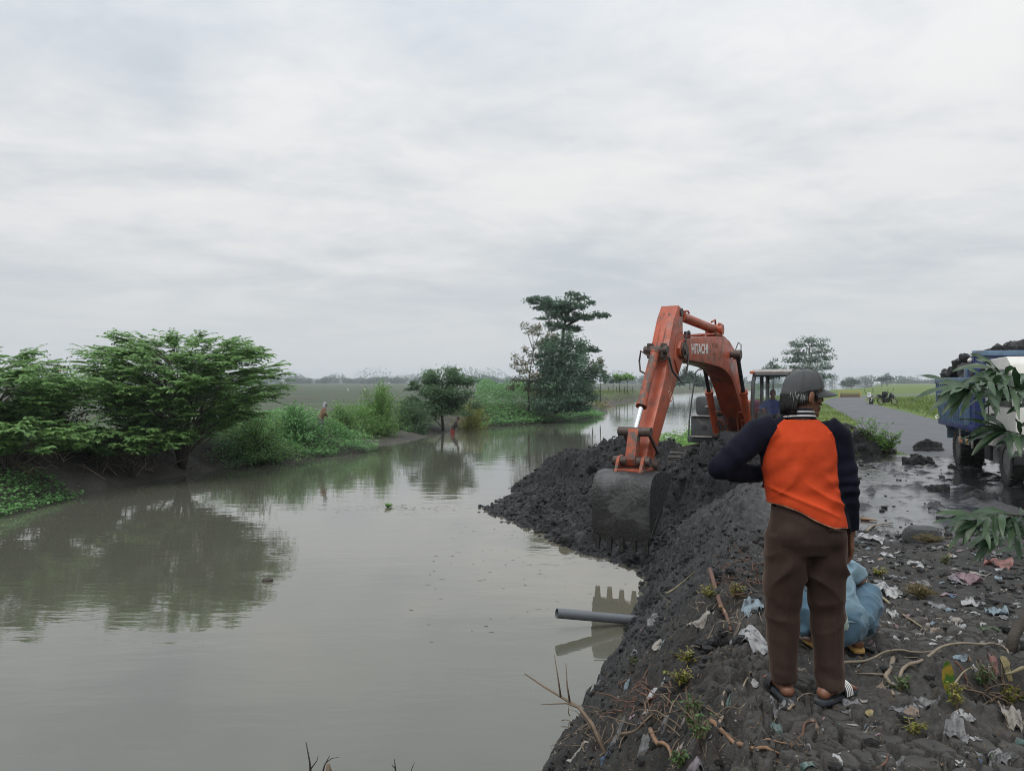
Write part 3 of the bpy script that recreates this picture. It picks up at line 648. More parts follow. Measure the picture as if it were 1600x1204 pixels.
    for o in (.66, 1.26): obox(m, -.3, .15, o - .07, o + .07, .1, .58, bev=.03); m.tube([L(.1, o, .56), L(.16, o, .78)], .014, 6); m.ell(L(.16, o, .80), .03, n=8, m=6)
    m.build('control_console', MAT_BLK, root)
    m = MB(); m.tube([L(.5, .86, .05), L(.45, .86, .72)], .016, 6); m.tube([L(.5, 1.0, .05), L(.45, 1.0, .72)], .016, 6); obox(m, .52, .66, .52, .72, .5, .78, bev=.02); m.build('travel_levers', MAT_BLK, root)
    # ---- boom
    top = [(5.93, 2.42), (5.5, 2.50), (4.5, 2.58), (3.3, 2.66), (2.75, 2.67), (2.3, 2.60), (1.85, 2.42), (1.45, 2.12), (1.05, 1.62), (.62, 1.02), (.2, .66), (-.12, .56)]
    bot = [(-.18, .40), (-.1, .24), (.12, .20), (.55, .40), (1.0, .72), (1.4, 1.08), (1.75, 1.42), (2.15, 1.70), (2.6, 1.86), (3.1, 1.94), (4.0, 2.00), (5.7, 2.06), (5.98, 2.14), (6.02, 2.28)]
    b = MB(); b.prism(list(reversed(top)) + list(reversed(bot)), fn, -.27, .27); boom = b.build('boom', MAT_OR, root, bevel=.012)
    m = MB(); m.cyl(L(5.76, -.34, 2.25), L(5.76, .34, 2.25), .10, n=18); m.cyl(L(5.76, .27, 2.25), L(5.76, .30, 2.25), .17, n=20); m.cyl(L(0, -.4, .42), L(0, .4, .42), .11, n=18); m.build('boom_pin', MAT_PIN, root)
    # hydraulic pipes along the boom's top
    for o in (-.16, -.08, .10, .18):
        m = MB(); z = .05; pts = [L(1.5, o, 2.15 + .07), L(1.9, o, 2.45 + z), L(2.35, o, 2.62 + z), L(2.8, o, 2.68 + z), L(3.4, o, 2.66 + z), L(4.6, o, 2.57 + z), L(5.35, o, 2.52 + z)]; m.tube(pts, .018, 6); m.build('hydraulic_pipe', MAT_OR, root)
    m = MB()
    for s, z in ((5.3, 2.54), (4.2, 2.61), (3.2, 2.68)): obox(m, s - .03, s + .03, -.22, .24, z, z + .06, bev=.008)
    m.build('pipe_clamp', MAT_OR, root)
    m = MB(); obox(m, 5.25, 5.32, .12, .25, 2.52, 2.66, bev=.01); m.tube([L(5.3, .2, 2.6), L(5.42, .26, 2.66), L(5.62, .28, 2.60), L(5.76, .3, 2.42)], .022, 8); m.build('hose', MAT_BLK, root)
    m = MB(); m.tube([L(5.5, .28, 2.2), L(5.72, .34, 1.95), L(5.95, .36, 1.70), L(6.2, .32, 1.63), L(6.4, .25, 1.80), L(6.5, .2, 2.1)], .02, 8); m.build('hose', MAT_BLK, root)
    m = MB(); m.tube([L(2.2, -.15, 2.72), L(2.05, -.15, 2.95), L(1.85, -.15, 2.98), L(1.75, -.15, 2.8), L(1.7, -.12, 2.45)], .02, 8); m.build('hose', MAT_BLK, root)
    m = MB(); m.tube([L(1.55, .2, 2.35), L(1.35, .24, 2.6), L(1.15, .26, 2.55), L(1.1, .24, 2.2), L(1.2, .2, 1.85)], .012, 6); m.build('hose', MAT_BLK, root)
    # lettering on the left plate
    def text(body, s, z, size, o, mat, ang, parent):
        cu = bpy.data.curves.new('t', 'FONT'); cu.body = body; cu.size = size; cu.extrude = .002; cu.space_character = 1.02; cu.offset = .006
        to = bpy.data.objects.new('t', cu); COL.objects.link(to); me = eval_mesh(to, 'lettering'); bpy.data.objects.remove(to)
        V = coords(me); ca, sa = math.cos(ang), math.sin(ang)
        X = V[:, 0] * ca - V[:, 1] * sa; Y = V[:, 0] * sa + V[:, 1] * ca
        W = np.array([list(fn(s - x * .001 * 1000, z + y, o + k)) for x, y, k in zip(X, Y, V[:, 2])]); set_coords(me, W); me.materials.clear(); me.materials.append(mat); me.flip_normals()
        return link('lettering', me, parent)
    text('HITACHI', 5.28, 2.19, .30, .274, MAT_WHT, R_(2), boom)
    MAT_GH = plain('faded_decal', (.30, .085, .045), .5, .3, 20)
    text('ZAXIS', 3.78, 2.36, .18, .273, MAT_GH, R_(2), boom); text('210', 3.7, 2.16, .16, .273, MAT_GH, R_(2), boom)
    # ---- arm
    back = [(5.70, 3.14), (5.58, 2.95), (5.56, 2.45), (5.62, 2.08), (5.95, 1.62), (6.6, .92), (7.30, .08)]; front = [(7.42, -.07), (7.62, -.06), (7.70, .06), (7.60, .34), (7.1, 1.05), (6.62, 1.72), (6.50, 2.22), (6.12, 2.88), (5.86, 3.17)]
    a = MB(); a.prism(back + front, fn, -.185, .185); arm = a.build('arm', MAT_OR, root, bevel=.012)
    m = MB(); m.prism([(5.60, 2.6), (5.58, 2.1), (5.9, 1.75), (6.15, 2.05), (6.0, 2.5)], fn, -.21, .21); m.build('arm_boss', MAT_OR, root, bevel=.01)
    m = MB(); obox(m, 5.86, 6.9, -.02, .02, 1.4, 1.4, bev=0) if False else None
    m.tube([L(6.02, .05, 2.99), L(6.30, .05, 2.55), L(6.45, .05, 2.28)], (.02, .02), 6); m.tube([L(6.02, -.07, 2.99), L(6.30, -.07, 2.55), L(6.45, -.07, 2.28)], (.02, .02), 6); m.build('hydraulic_pipe', MAT_ORD, root)
    text('210', 6.52, 1.42, .22, .188, plain('worn_number', (.62, .33, .24), .6, .3, 20), R_(-52), arm)
    # ---- cylinders
    def cyl(p0, p1, frac, rb, rr, barrel, rod, name):
        q = p0.lerp(p1, frac); c = MB(); c.cyl(p0, q, rb, n=16); c.cyl(q - (p1 - p0) * .035, q, rb * 1.22, n=16); c.cyl(p0, p0 + (p1 - p0) * .02, rb * 1.1, n=16); bo = c.build(name, barrel, root)
        r = MB(); r.cyl(q, p1, rr, n=12); r.build('piston_rod', rod, bo)
        return bo
    for o in (-.44, .44):
        c = cyl(L(.92, o, .18), L(2.20, o, 2.26), .56, .088, .05, MAT_OR, MAT_ROD, 'boom_cylinder')
        m = MB(); m.cyl(L(.92, o - .08, .18), L(.92, o + .08, .18), .12, n=16); m.cyl(L(2.20, o - .09, 2.26), L(2.20, o + .09, 2.26), .115, n=16); m.build('cylinder_eye', MAT_PIN, c)
        sg = 1 if o < 0 else -1; q = L(1.1, o + sg * .10, .5)
        m = MB(); m.tube([L(1.35, o + sg * .05, .82), L(1.25, o + sg * .22, .80), L(1.08, o + sg * .30, .60), L(.95, o + sg * .30, .30), L(.8, o + sg * .2, .1)], .022, 8); m.tube([L(1.2, o + sg * .05, .62), L(1.12, o + sg * .18, .58), L(1.0, o + sg * .2, .40), L(.85, o + sg * .15, .1)], .02, 8); m.build('hose', MAT_ORD, c)
    m = MB(); m.cyl(L(2.20, -.5, 2.26), L(2.20, .5, 2.26), .07, n=14); m.build('cylinder_pin', MAT_PIN, root)
    c = cyl(L(2.62, 0, 2.86), L(5.62, 0, 3.03), .86, .105, .055, MAT_OR, MAT_ROD, 'arm_cylinder')
    m = MB(); obox(m, 2.4, 2.9, -.13, .13, 2.62, 2.80, bev=.02); m.cyl(L(2.62, -.2, 2.86), L(2.62, .2, 2.86), .13, n=16); obox(m, 2.55, 2.72, -.16, -.10, 2.66, 3.02, bev=.02); obox(m, 2.55, 2.72, .10, .16, 2.66, 3.02, bev=.02); m.build('cylinder_bracket', MAT_OR, c)
    m = MB(); m.tube([L(2.9, .1, 2.98), L(3.1, .15, 3.06), L(3.3, .12, 3.0)], .025, 6); m.tube([L(4.9, .1, 3.08), L(5.05, .12, 3.12), L(5.2, .08, 3.1)], .02, 6); m.build('hose', MAT_OR, c)
    m = MB(); m.cyl(L(5.68, -.21, 3.04), L(5.68, .21, 3.04), .085, n=16); m.build('arm_pin', MAT_PIN, root)
    T0, T1 = L(6.72, 0, 2.18), L(7.78, 0, .66)
    c = cyl(T0, T1, .70, .09, .05, MAT_ORD, MAT_CHR, 'bucket_cylinder')
    m = MB(); m.cyl(L(6.66, -.24, 2.22), L(6.66, .24, 2.22), .085, n=16); obox(m, 6.48, 6.74, -.17, -.11, 2.05, 2.36, bev=.03); obox(m, 6.48, 6.74, .11, .17, 2.05, 2.36, bev=.03); m.build('cylinder_bracket', MAT_PIN, c)
    m = MB(); m.tube([L(6.8, -.1, 2.1), L(6.85, -.25, 2.2), L(6.8, -.3, 2.0), L(6.95, -.22, 1.8), L(7.0, -.1, 1.75)], .02, 6); m.tube([L(6.7, .1, 2.0), L(6.62, .24, 2.06), L(6.5, .22, 2.12)], .018, 6); m.build('hose', MAT_PIN, c)
    # ---- bucket linkage
    lk = MB()
    for o in (-.25, .25): lk.prism([(7.72, .60), (7.84, .72), (7.34, .36), (7.26, .22)][::-1], fn, o - .025, o + .025)
    lk.build('guide_link', MAT_PIN, root)
    lk = MB(); lk.prism([(7.70, .70), (7.86, .72), (8.04, .16), (7.98, .04), (7.86, .08)], fn, -.10, .10); lk.build('bucket_link', MAT_ORD, root, bevel=.02)
    for s_, h_, z_ in ((7.78, .32, .66), (7.92, .36, .12), (7.50, .36, .02)): MB().cyl(L(s_, -h_, z_), L(s_, h_, z_), .087, n=16).build('link_pin', MAT_PIN, root)
    # ---- bucket: curved back shell, two cheeks, ears, lip and teeth; its mouth faces the machine
    W = .54
    shell = [(7.36, -.20), (7.55, -.10), (7.95, -.04), (8.22, -.06), (8.38, -.15), (8.465, -.34), (8.49, -.62), (8.47, -.92), (8.43, -1.16)]
    bk = MB(); n = len(shell); nw = 13; vs = []; r = random.Random(4)
    inner = [(s - .035 * (1 if i > 2 else .2), z - .035 * (1 if i < 5 else .1)) for i, (s, z) in enumerate(shell)]
    for lst in (shell, inner):
        for (s, z) in lst:
            for k in range(nw): vs.append(fn(s, z, -W + 2 * W * k / (nw - 1)))
    fs = []
    for q in (0, 1):
        for i in range(n - 1):
            for k in range(nw - 1): a0 = q * n * nw + i * nw + k; f = (a0, a0 + 1, a0 + nw + 1, a0 + nw); fs.append(f if q == 0 else f[::-1])
    for i in (0, n - 1):
        for k in range(nw - 1): a0 = i * nw + k; fs.append((a0, a0 + 1, n * nw + a0 + 1, n * nw + a0))
    bk.add(vs, fs); bko = bk.build('bucket', MAT_BKT, root)
    cheek = [(7.36, -.20)] + shell[1:] + [(8.30, -1.12), (7.86, -.72), (7.46, -.36)]
    for o in (-W - .02, W):
        c = MB(); c.prism(cheek[::-1], fn, o, o + .02); c.build('bucket_cheek', MAT_BKM, bko)
        c = MB(); c.prism([(8.46, -1.14), (8.30, -1.14), (7.84, -.74), (7.92, -.66)], fn, o - .012, o + .032); c.build('side_cutter', MAT_BKM, bko)
    for o in (-.24, .24):
        c = MB(); c.prism([(7.36, -.16), (7.42, .12), (7.56, .14), (7.84, .22), (8.0, .20), (8.16, -.07), (7.7, -.08)][::-1], fn, o - .03, o + .03); c.build('bucket_ear', MAT_ORD, bko, bevel=.01)
    c = MB(); obox(c, 7.6, 8.12, -.3, .3, -.06, -.015, bev=.01); c.build('bucket_top_plate', MAT_ORD, bko)
    c = MB(); c.prism([(8.47, -1.10), (8.43, -1.26), (8.37, -1.26), (8.39, -1.10)], fn, -W - .01, W + .01); c.build('bucket_lip', MAT_BKM, bko)
    for k in range(5):
        o = -W + .07 + (2 * W - .14) * k / 4; c = MB(); w0, w1 = .055, .035
        A = [fn(s, z, o + q * ww) for (s, z, ww) in ((8.46, -1.18, w0), (8.37, -1.18, w0), (8.385, -1.46, w1), (8.42, -1.46, w1)) for q in (-1, 1)]
        c.add(A, [(0, 1, 3, 2), (2, 3, 5, 4), (4, 5, 7, 6), (6, 7, 1, 0), (0, 2, 4, 6), (1, 7, 5, 3)]); c.build('tooth', MAT_BKM, bko)
    # mud stuck inside and on the back
    lump = MB(); rr = random.Random(8)
    for k in range(26): lump.ell(fn(rr.uniform(7.7, 8.3), rr.uniform(-.75, -.3), rr.uniform(-.45, .45)), (rr.uniform(.1, .2), rr.uniform(.1, .2), rr.uniform(.08, .16)), n=8, m=6)
    lm = remesh(lump, 'mud_load', .03, 2); V = coords(lm); Nn = normals(lm); V += Nn * (vn(V[:, 0] * 9, V[:, 1] * 9, V[:, 2] * 9, 5) * .03)[:, None]; set_coords(lm, V); lm.materials.append(MAT_HEAP); link('mud_load', lm, bko)
    return root, L
EXC, EXL = build_excavator()

# ================================================================ DUMP TRUCK
MAT_BLU = plain('scuffed_blue_paint', (.020, .040, .16), .5, .35, 4, dirt=(.075, .07, .075), dirt_s=3.5, dirt_lo=.56, dirt_hi=.74, bump=.1)
MAT_BLR = plain('pale_blue_rail', (.12, .20, .30), .55, .3, 6, dirt=(.1, .09, .08), dirt_s=5)
MAT_CABW = plain('white_cab_paint', (.58, .57, .53), .4, .12, 3, dirt=(.26, .23, .19), dirt_s=3, dirt_lo=.58, dirt_hi=.8)
MAT_CHAS = plain('black_chassis', (.016, .016, .017), .7, .4, 8, dirt=(.06, .055, .05), dirt_s=5)
MAT_TYRE = plain('muddy_tyre', (.022, .021, .021), .8, .3, 9, dirt=(.06, .056, .052), dirt_s=4, dirt_lo=.45, dirt_hi=.65, bump=.4, bs=25, bd=.01)
MAT_RIM = plain('grey_wheel_rim', (.16, .16, .16), .55, .3, 9, .3, dirt=(.06, .055, .05), dirt_s=7)
MAT_AMB = plain('orange_reflector', (.62, .22, .05), .4, .12, 10)
MAT_STL = plain('pale_steel', (.38, .38, .36), .5, .2, 10, .3)
def wheel(mb_t, mb_r, c, ax, r, w, lugs=28):
    c = Vector(c); ax = Vector(ax).normalized(); prof = [(.60, -.42), (.86, -.5), (.97, -.44), (1.0, -.25), (1.0, .25), (.97, .44), (.86, .5), (.60, .42)]
    u = ax.orthogonal().normalized(); v = ax.cross(u); n = 36; k = len(prof); vs = []
    for j in range(n):
        q = 2 * math.pi * j / n
        for a, b in prof: vs.append(c + ax * (b * w) + (u * math.cos(q) + v * math.sin(q)) * (a * r))
    mb_t.add(vs, [(j * k + i, j * k + (i + 1) % k, ((j + 1) % n) * k + (i + 1) % k, ((j + 1) % n) * k + i) for j in range(n) for i in range(k)])
    for j in range(lugs):
        q = 2 * math.pi * j / lugs; e = u * math.cos(q) + v * math.sin(q); t = ax.cross(e)
        for sg in (-1, 1): mb_t.box(c + e * (r * 1.0) + ax * (sg * w * .26), (w * .42, r * .07, r * .07), Matrix((ax, (t + ax * .35 * sg).normalized(), e)).transposed())
    for a, b, h in ((.60, .36, .3), (.42, .20, .1), (.16, .30, .12)):
        mb_r.cyl(c + ax * (b - h) * w, c + ax * b * w, a * r, a * r * .96, n=28)
    mb_r.cyl(c - ax * .4 * w, c, .58 * r, n=24)
    for j in range(6):
        q = 2 * math.pi * j / 6; e = u * math.cos(q) + v * math.sin(q); mb_r.cyl(c + e * (.26 * r) + ax * .18 * w, c + e * (.26 * r) + ax * .3 * w, .035 * r, n=6)
def build_truck():
    hx = Vector((-.318, -.948, 0)).normalized(); rt = Vector((hx.y, -hx.x, 0))          # forward, and the truck's right (towards the river)
    O = Vector((9.67, 16.5, -.20)) - rt * .82
    root = empty('dump_truck', O, label='blue and white dump truck heaped with black mud, parked on the road', cat='truck')
    L = lambda f, r, z: hx * f + rt * r + Vector((0, 0, z)); rot = Matrix((hx, rt, Vector((0, 0, -1)))).transposed(); rot = Matrix((hx, -rt, Vector((0, 0, 1)))).transposed()
    def bx(mb, f0, f1, r0, r1, z0, z1, bev=.015, mi=0): return mb.box(L((f0 + f1) / 2, (r0 + r1) / 2, (z0 + z1) / 2), (f1 - f0, r1 - r0, z1 - z0), rot, mi, 1, bev)
    WB = 3.28
    for f, r, dual in ((0, .82, 1), (0, -.82, 1), (WB, .80, 0), (WB, -.80, 0)):
        sg = 1 if r > 0 else -1; t, m = MB(), MB(); wheel(t, m, L(f, r - (.06 * sg if not dual else 0), .40), rt * sg, .405, .22)
        if dual: wheel(t, m, L(f, r - .25 * sg, .40), rt * sg, .405, .22)
        wo = t.build('wheel', MAT_TYRE, root); m.build('rim', MAT_RIM, wo)
    m = MB()
    for r in (-.38, .38): bx(m, -1.3, 4.1, r - .05, r + .05, .55, .75)
    m.cyl(L(0, -.7, .4), L(0, .7, .4), .08, n=12); m.ell(L(0, 0, .4), .2, n=14, m=8); m.cyl(L(WB, -.7, .38), L(WB, .7, .38), .06, n=12); bx(m, 2.0, 2.6, -.9, -.5, .35, .75); bx(m, .75, 1.5, -.85, -.45, .38, .78)
    m.build('chassis', MAT_CHAS, root)
    m = MB(); bx(m, 1.95, 2.38, .48, .86, .32, .74, .03); m.build('battery_box', MAT_CHAS, root)
    m = MB(); m.cyl(L(2.52, .76, .30), L(2.52, .76, .78), .085, n=14); m.build('air_tank', MAT_RIM, root)
    m = MB(); bx(m, -.52, .52, .55, 1.0, .88, .92, .01); bx(m, -.56, -.52, .55, 1.0, .55, .92, .01); bx(m, .50, .54, .55, 1.0, .70, .92, .01); m.build('mudguard', MAT_BLR, root)
    # dump body: sheet sides with ribs, rails, sloped tail, raised headboard
    f0, f1, hw, zb, zt = -1.45, 2.05, 1.02, .93, 1.86
    m = MB(); bx(m, f0 + .3, f1, -hw + .06, hw - .06, .84, .93, .01)
    for q in np.linspace(f0 + .5, f1 - .2, 7): bx(m, q - .04, q + .04, -hw + .08, hw - .08, .76, .84, .005)
    m.build('bed_floor', MAT_BLU, root)
    fnr = lambda a, b, w: L(a, w, b)
    for sg in (1, -1):
        m = MB(); m.prism([(f0, zt), (f0, 1.18), (f0 + .35, zb - .08), (f1, zb - .08), (f1, zt)], fnr, sg * (hw - .03), sg * hw); so = m.build('bed_side', MAT_BLU, root)
        m = MB(); bx(m, f0 - .02, f1, sg * hw - .02, sg * hw + .055, zt - .11, zt + .02); m.build('top_rail', MAT_BLR, so)
        for q in np.linspace(f0 + .05, f1 - .45, 15):
            m = MB(); zlo = zb if q > f0 + .35 else 1.2; bx(m, q - .018, q + .018, sg * hw, sg * hw + .05, zlo, zt - .11, .006); m.build('rib', MAT_BLR, so)
        m = MB(); bx(m, f0 + .28, f1, sg * hw, sg * hw + .04, zb - .10, zb + .02, .01); m.build('bottom_rail', MAT_BLU, so)
        m = MB(); bx(m, f0 + .35, f0 + .55, sg * hw + .05, sg * hw + .06, 1.42, 1.52, .004); m.build('maker_plate', MAT_STL, so)
    m = MB(); bx(m, f0 - .02, f0 + .02, -hw, hw, 1.15, zt + .02); m.prism([(f0, 1.18), (f0 + .35, zb - .08), (f0 + .39, zb - .06), (f0 + .03, 1.18)], fnr, -hw, hw); m.build('tailgate', MAT_BLU, root)
    m = MB(); m.prism([(f1 - .04, .85), (f1 + .03, .85), (f1 + .03, 2.34), (f1 - .04, 2.34)], fnr, -hw - .02, hw + .02); hb = m.build('headboard', MAT_BLU, root)
    m = MB()
    for sg in (1, -1): m.prism([(f1 - .58, zt), (f1, zt), (f1, 2.36), (f1 - .10, 2.36), (f1 - .58, 2.02)], fnr, sg * hw - .02, sg * hw + .03)
    m.build('headboard_wing', MAT_BLU, root)
    m = MB(); bx(m, f1 - .62, f1 - .50, hw - .02, hw + .07, zb, 2.12, .01); bx(m, f1 - .06, f1 + .06, -hw - .03, hw + .05, 2.28, 2.38, .01); m.build('headboard_post', MAT_BLR, root)
    m = MB(); m.ell(L(f1 - .2, hw + .05, 2.2), (.05, .05, .05), n=10, m=6); m.build('marker_lamp', MAT_WHT, root)
    # side guard with orange reflectors
    m = MB(); 
    for z in (.86, .60): bx(m, .66, 1.78, 1.0, 1.03, z - .055, z + .055, .006)
    for q in (.70, 1.72): m.tube([L(q, .55, 1.0), L(q, 1.0, .90), L(q, 1.0, .50)], .022, 6)
    m.tube([L(1.72, 1.0, .90), L(1.95, .6, .70)], .02, 6)
    gd = m.build('side_guard', MAT_STL, root)
    for z in (.86, .60):
        for q in (.78, 1.06, 1.34, 1.58):
            m = MB(); bx(m, q, q + .17, 1.03, 1.036, z - .05, z + .05, .002); m.build('reflector', MAT_AMB if q in (.78, 1.34) else MAT_CHAS, gd)
    # rope at the tail
    m = MB(); m.tube([L(f0 + .35, 1.02, .98), L(f0 + .2, 1.07, .93), L(f0 + .05, 1.06, .95), L(f0 - .1, 1.04, .99), L(f0 - .05, 1.02, 1.02), L(f0 + .15, 1.05, 1.0)], .014, 6); m.build('rope', MAT_WHT, root)
    # cab-over cab
    c0, c1, cw = 2.28, 4.18, .92
    prof = [(c0, .62), (c0, 2.06), (c0 + .10, 2.20), (c1 - .55, 2.22), (c1 - .33, 2.10), (c1 - .02, 1.36), (c1, .95), (c1, .55), (WB + .52, .55), (WB + .47, .80), (WB + .25, .98), (WB - .25, .98), (WB - .47, .80), (WB - .52, .62)]
    m = MB(); m.prism(prof, fnr, -cw, cw); cb = m.build('cab', MAT_CABW, root, bevel=.03)
    MAT_WIN = glassmat('truck_glass', (.12, .14, .15), .2)
    for sg in (1, -1):
        m = MB(); m.prism([(c0 + .35, 1.36), (c1 - .18, 1.36), (c1 - .42, 2.0), (c0 + .35, 2.02)], fnr, sg * (cw + .002), sg * (cw + .008)); m.build('side_window', MAT_WIN, cb)
        m = MB(); bx(m, c0 + .24, c0 + .27, sg * cw, sg * (cw + .01), .75, 2.05, .003); bx(m, c0 + .5, c0 + .66, sg * cw, sg * (cw + .03), 1.18, 1.22, .005); m.build('door_trim', MAT_CHAS, cb)
        m = MB(); m.tube([L(c1 - .1, sg * cw, 1.9), L(c1 + .12, sg * (cw + .22), 1.95), L(c1 + .12, sg * (cw + .22), 1.45)], .014, 6); bx(m, c1 + .08, c1 + .13, sg * (cw + .14), sg * (cw + .30), 1.5, 1.85, .02); m.build('wing_mirror', MAT_CHAS, cb)
        m = MB(); bx(m, c1 - .02, c1 + .03, sg * .55 - .16, sg * .55 + .16, .76, .92, .02); m.build('headlight', MAT_STL, cb)
    m = MB(); m.add([L(c1 - .335 + .012, -cw + .1, 2.06), L(c1 - .335 + .012, cw - .1, 2.06), L(c1 - .04 + .012, cw - .1, 1.40), L(c1 - .04 + .012, -cw + .1, 1.40)], [(0, 1, 2, 3)]); m.build('windscreen', MAT_WIN, cb)
    m = MB(); bx(m, c1 - .05, c1 + .1, -cw - .02, cw + .02, .42, .66, .04); m.build('bumper', MAT_CHAS, root)
    m = MB(); bx(m, c1 - .02, c1 + .015, -.5, .5, 1.02, 1.16, .01); m.build('grille', MAT_CHAS, cb)
    # the load
    lump = MB(); rr = random.Random(11)
    for k in range(150):
        f = rr.uniform(f0 + .12, f1 - .12); r = rr.uniform(-.9, .9); e = max(0, 1 - (r / 1.0) ** 2)
        base = 1.72 + e * (.20 + .42 * min(1, max(0, (f - f0 - .55) / 1.4))); lump.ell(L(f, r, base + rr.uniform(-.10, .14)), (rr.uniform(.12, .26), rr.uniform(.12, .26), rr.uniform(.09, .18)), n=8, m=6)
    for f, r, z, s in ((f0 + .12, .85, 1.92, .11), (f0 + .42, .9, 1.93, .12), (f0 + .7, .85, 1.95, .13), (f0 + 1.15, .86, 2.0, .15), (f0 + 1.35, .9, 2.12, .16), (f0 + 1.5, .86, 2.25, .15), (f1 - .5, .5, 2.35, .18), (f1 - .3, .1, 2.45, .18), (f1 - .25, -.3, 2.47, .18), (f1 - .3, -.7, 2.42, .16)):
        for q in range(4): lump.ell(L(f + rr.uniform(-.1, .1), r + rr.uniform(-.1, .1), z + rr.uniform(-.06, .06)), s * rr.uniform(.5, .9), n=8, m=6)
    lump.ell(L((f0 + f1) / 2, 0, 1.6), (1.6, .95, .3), rot, 20, 10)
    lm = remesh(lump, 'mud_load', .035, 1); V = coords(lm); Nn = normals(lm); V += Nn * (vn(V[:, 0] * 8, V[:, 1] * 8, V[:, 2] * 8, 5) * .06 - np.abs(vn(V[:, 0] * 12, V[:, 1] * 12, V[:, 2] * 12, 7)) * .07 + .02 + vn(V[:, 0] * 20, V[:, 1] * 20, V[:, 2] * 20, 6) * .012)[:, None]; set_coords(lm, V); lm.materials.append(MAT_HEAP)
    lo = link('mud_load', lm, None); lo.location = O; tag(lo, 'black mud piled above the sides of the truck bed', 'mud load')
    return root
TRUCK = build_truck()

# ================================================================ MOTORCYCLES
def build_bike(loc, rz, lean, mats, label, big):
    root = empty('motorcycle', loc, rz, label=label, cat='motorcycle', group='motorcycles parked at the field edge'); root.rotation_euler = (0, lean, rz)
    body, dark = mats
    for y in (-.62, .62):
        t, m = MB(), MB(); n = 28; c = Vector((0, y, .29)); prof = [(1, 0), (.95, .045), (.86, .05), (.82, 0), (.86, -.05), (.95, -.045)]
        vs = [c + Vector((b, a * .29 * math.cos(2 * math.pi * j / n), a * .29 * math.sin(2 * math.pi * j / n))) for j in range(n) for a, b in prof]
        t.add(vs, [(j * 6 + i, j * 6 + (i + 1) % 6, ((j + 1) % n) * 6 + (i + 1) % 6, ((j + 1) % n) * 6 + i) for j in range(n) for i in range(6)])
        m.cyl(c - Vector((.06, 0, 0)), c + Vector((.06, 0, 0)), .05, n=12)
        for j in range(10): q = 2 * math.pi * j / 10; m.tube([c, c + Vector((0, .24 * math.cos(q), .24 * math.sin(q)))], .008, 4)
        w = t.build('wheel', MAT_TYRE, root); m.build('spokes', MAT_STL, w)
    for x in (-.09, .09):
        m = MB(); m.tube([(x, .62, .29), (x * .9, .46, .72), (x * .7, .40, .90)], .022, 8); m.build('fork', MAT_STL, root)
    m = MB(); fn = lambda a, b, w: Vector((w, a, b)); m.prism([(-.55, .50), (-.1, .32), (.22, .30), (.34, .62), (.40, .86), (.30, .88), (.2, .62), (-.05, .56), (-.35, .62)], fn, -.09, .09); m.build('frame_cover', body, root, bevel=.03)
    m = MB(); m.prism([(.52, .58), (.60, .66), (.50, .98), (.40, 1.0), (.36, .86), (.42, .62)][::-1], fn, -.14, .14); m.build('front_fairing', body, root, bevel=.04)
    m = MB(); m.prism([(-.85, .76), (-.60, .62), (-.1, .60), (.02, .72), (-.25, .78), (-.75, .86)], fn, -.12, .12); m.build('seat', dark, root, bevel=.04)
    m = MB(); m.box((0, -.05, .34), (.24, .36, .26), None, 0, 1, .05); m.cyl((-.13, .0, .42), (-.13, -.75, .30), .045, n=10); m.build('engine', MAT_CHAS, root)
    m = MB(); m.tube([(-.33, .30, 1.02), (-.16, .38, .98), (0, .42, .96), (.16, .38, .98), (.33, .30, 1.02)], .016, 6); m.build('handlebar', MAT_CHAS, root)
    for x in (-.26, .26):
        m = MB(); m.tube([(x, .36, 1.0), (x * 1.15, .40, 1.18)], .008, 5); m.ell((x * 1.2, .40, 1.22), (.06, .015, .04), n=8, m=6); m.build('mirror', MAT_CHAS, root)
    m = MB(); m.ell((0, .54, .90), (.08, .05, .07), n=10, m=8); m.build('headlight', MAT_STL, root)
    m = MB(); m.prism([(.80, .66), (.62, .64), (.42, .52), (.44, .50), (.62, .60), (.80, .62)], fn, -.06, .06); m.prism([(-.95, .56), (-.62, .63), (-.5, .60), (-.62, .60), (-.94, .52)], fn, -.07, .07); m.build('mudguard', body, root)
    m = MB(); m.tube([(.1, -.1, .3), (.26, -.14, .0)], .014, 6); m.build('side_stand', MAT_CHAS, root)
    if big:
        m = MB(); m.box((0, -.15, .92), (.34, .4, .34), None, 0, .8, .08); m.build('luggage_bundle', dark, root)
    return root
MAT_BW = plain('white_bike_plastic', (.55, .54, .56), .4, .2, 8); MAT_BK = plain('black_bike_plastic', (.02, .02, .024), .35, .3, 8)
p = P(1362, 632, 62); build_bike((p.x, 62, gz1(p.x, 62)), R_(148), R_(8), (MAT_BW, MAT_BK), 'white motorcycle with black seat on the roadside grass, left of the two', False)
p = P(1387, 634, 60); build_bike((p.x, 60, gz1(p.x, 60)), R_(205), R_(8), (MAT_BK, MAT_BK), 'black motorcycle with a bundle on its seat, right of the two', True)
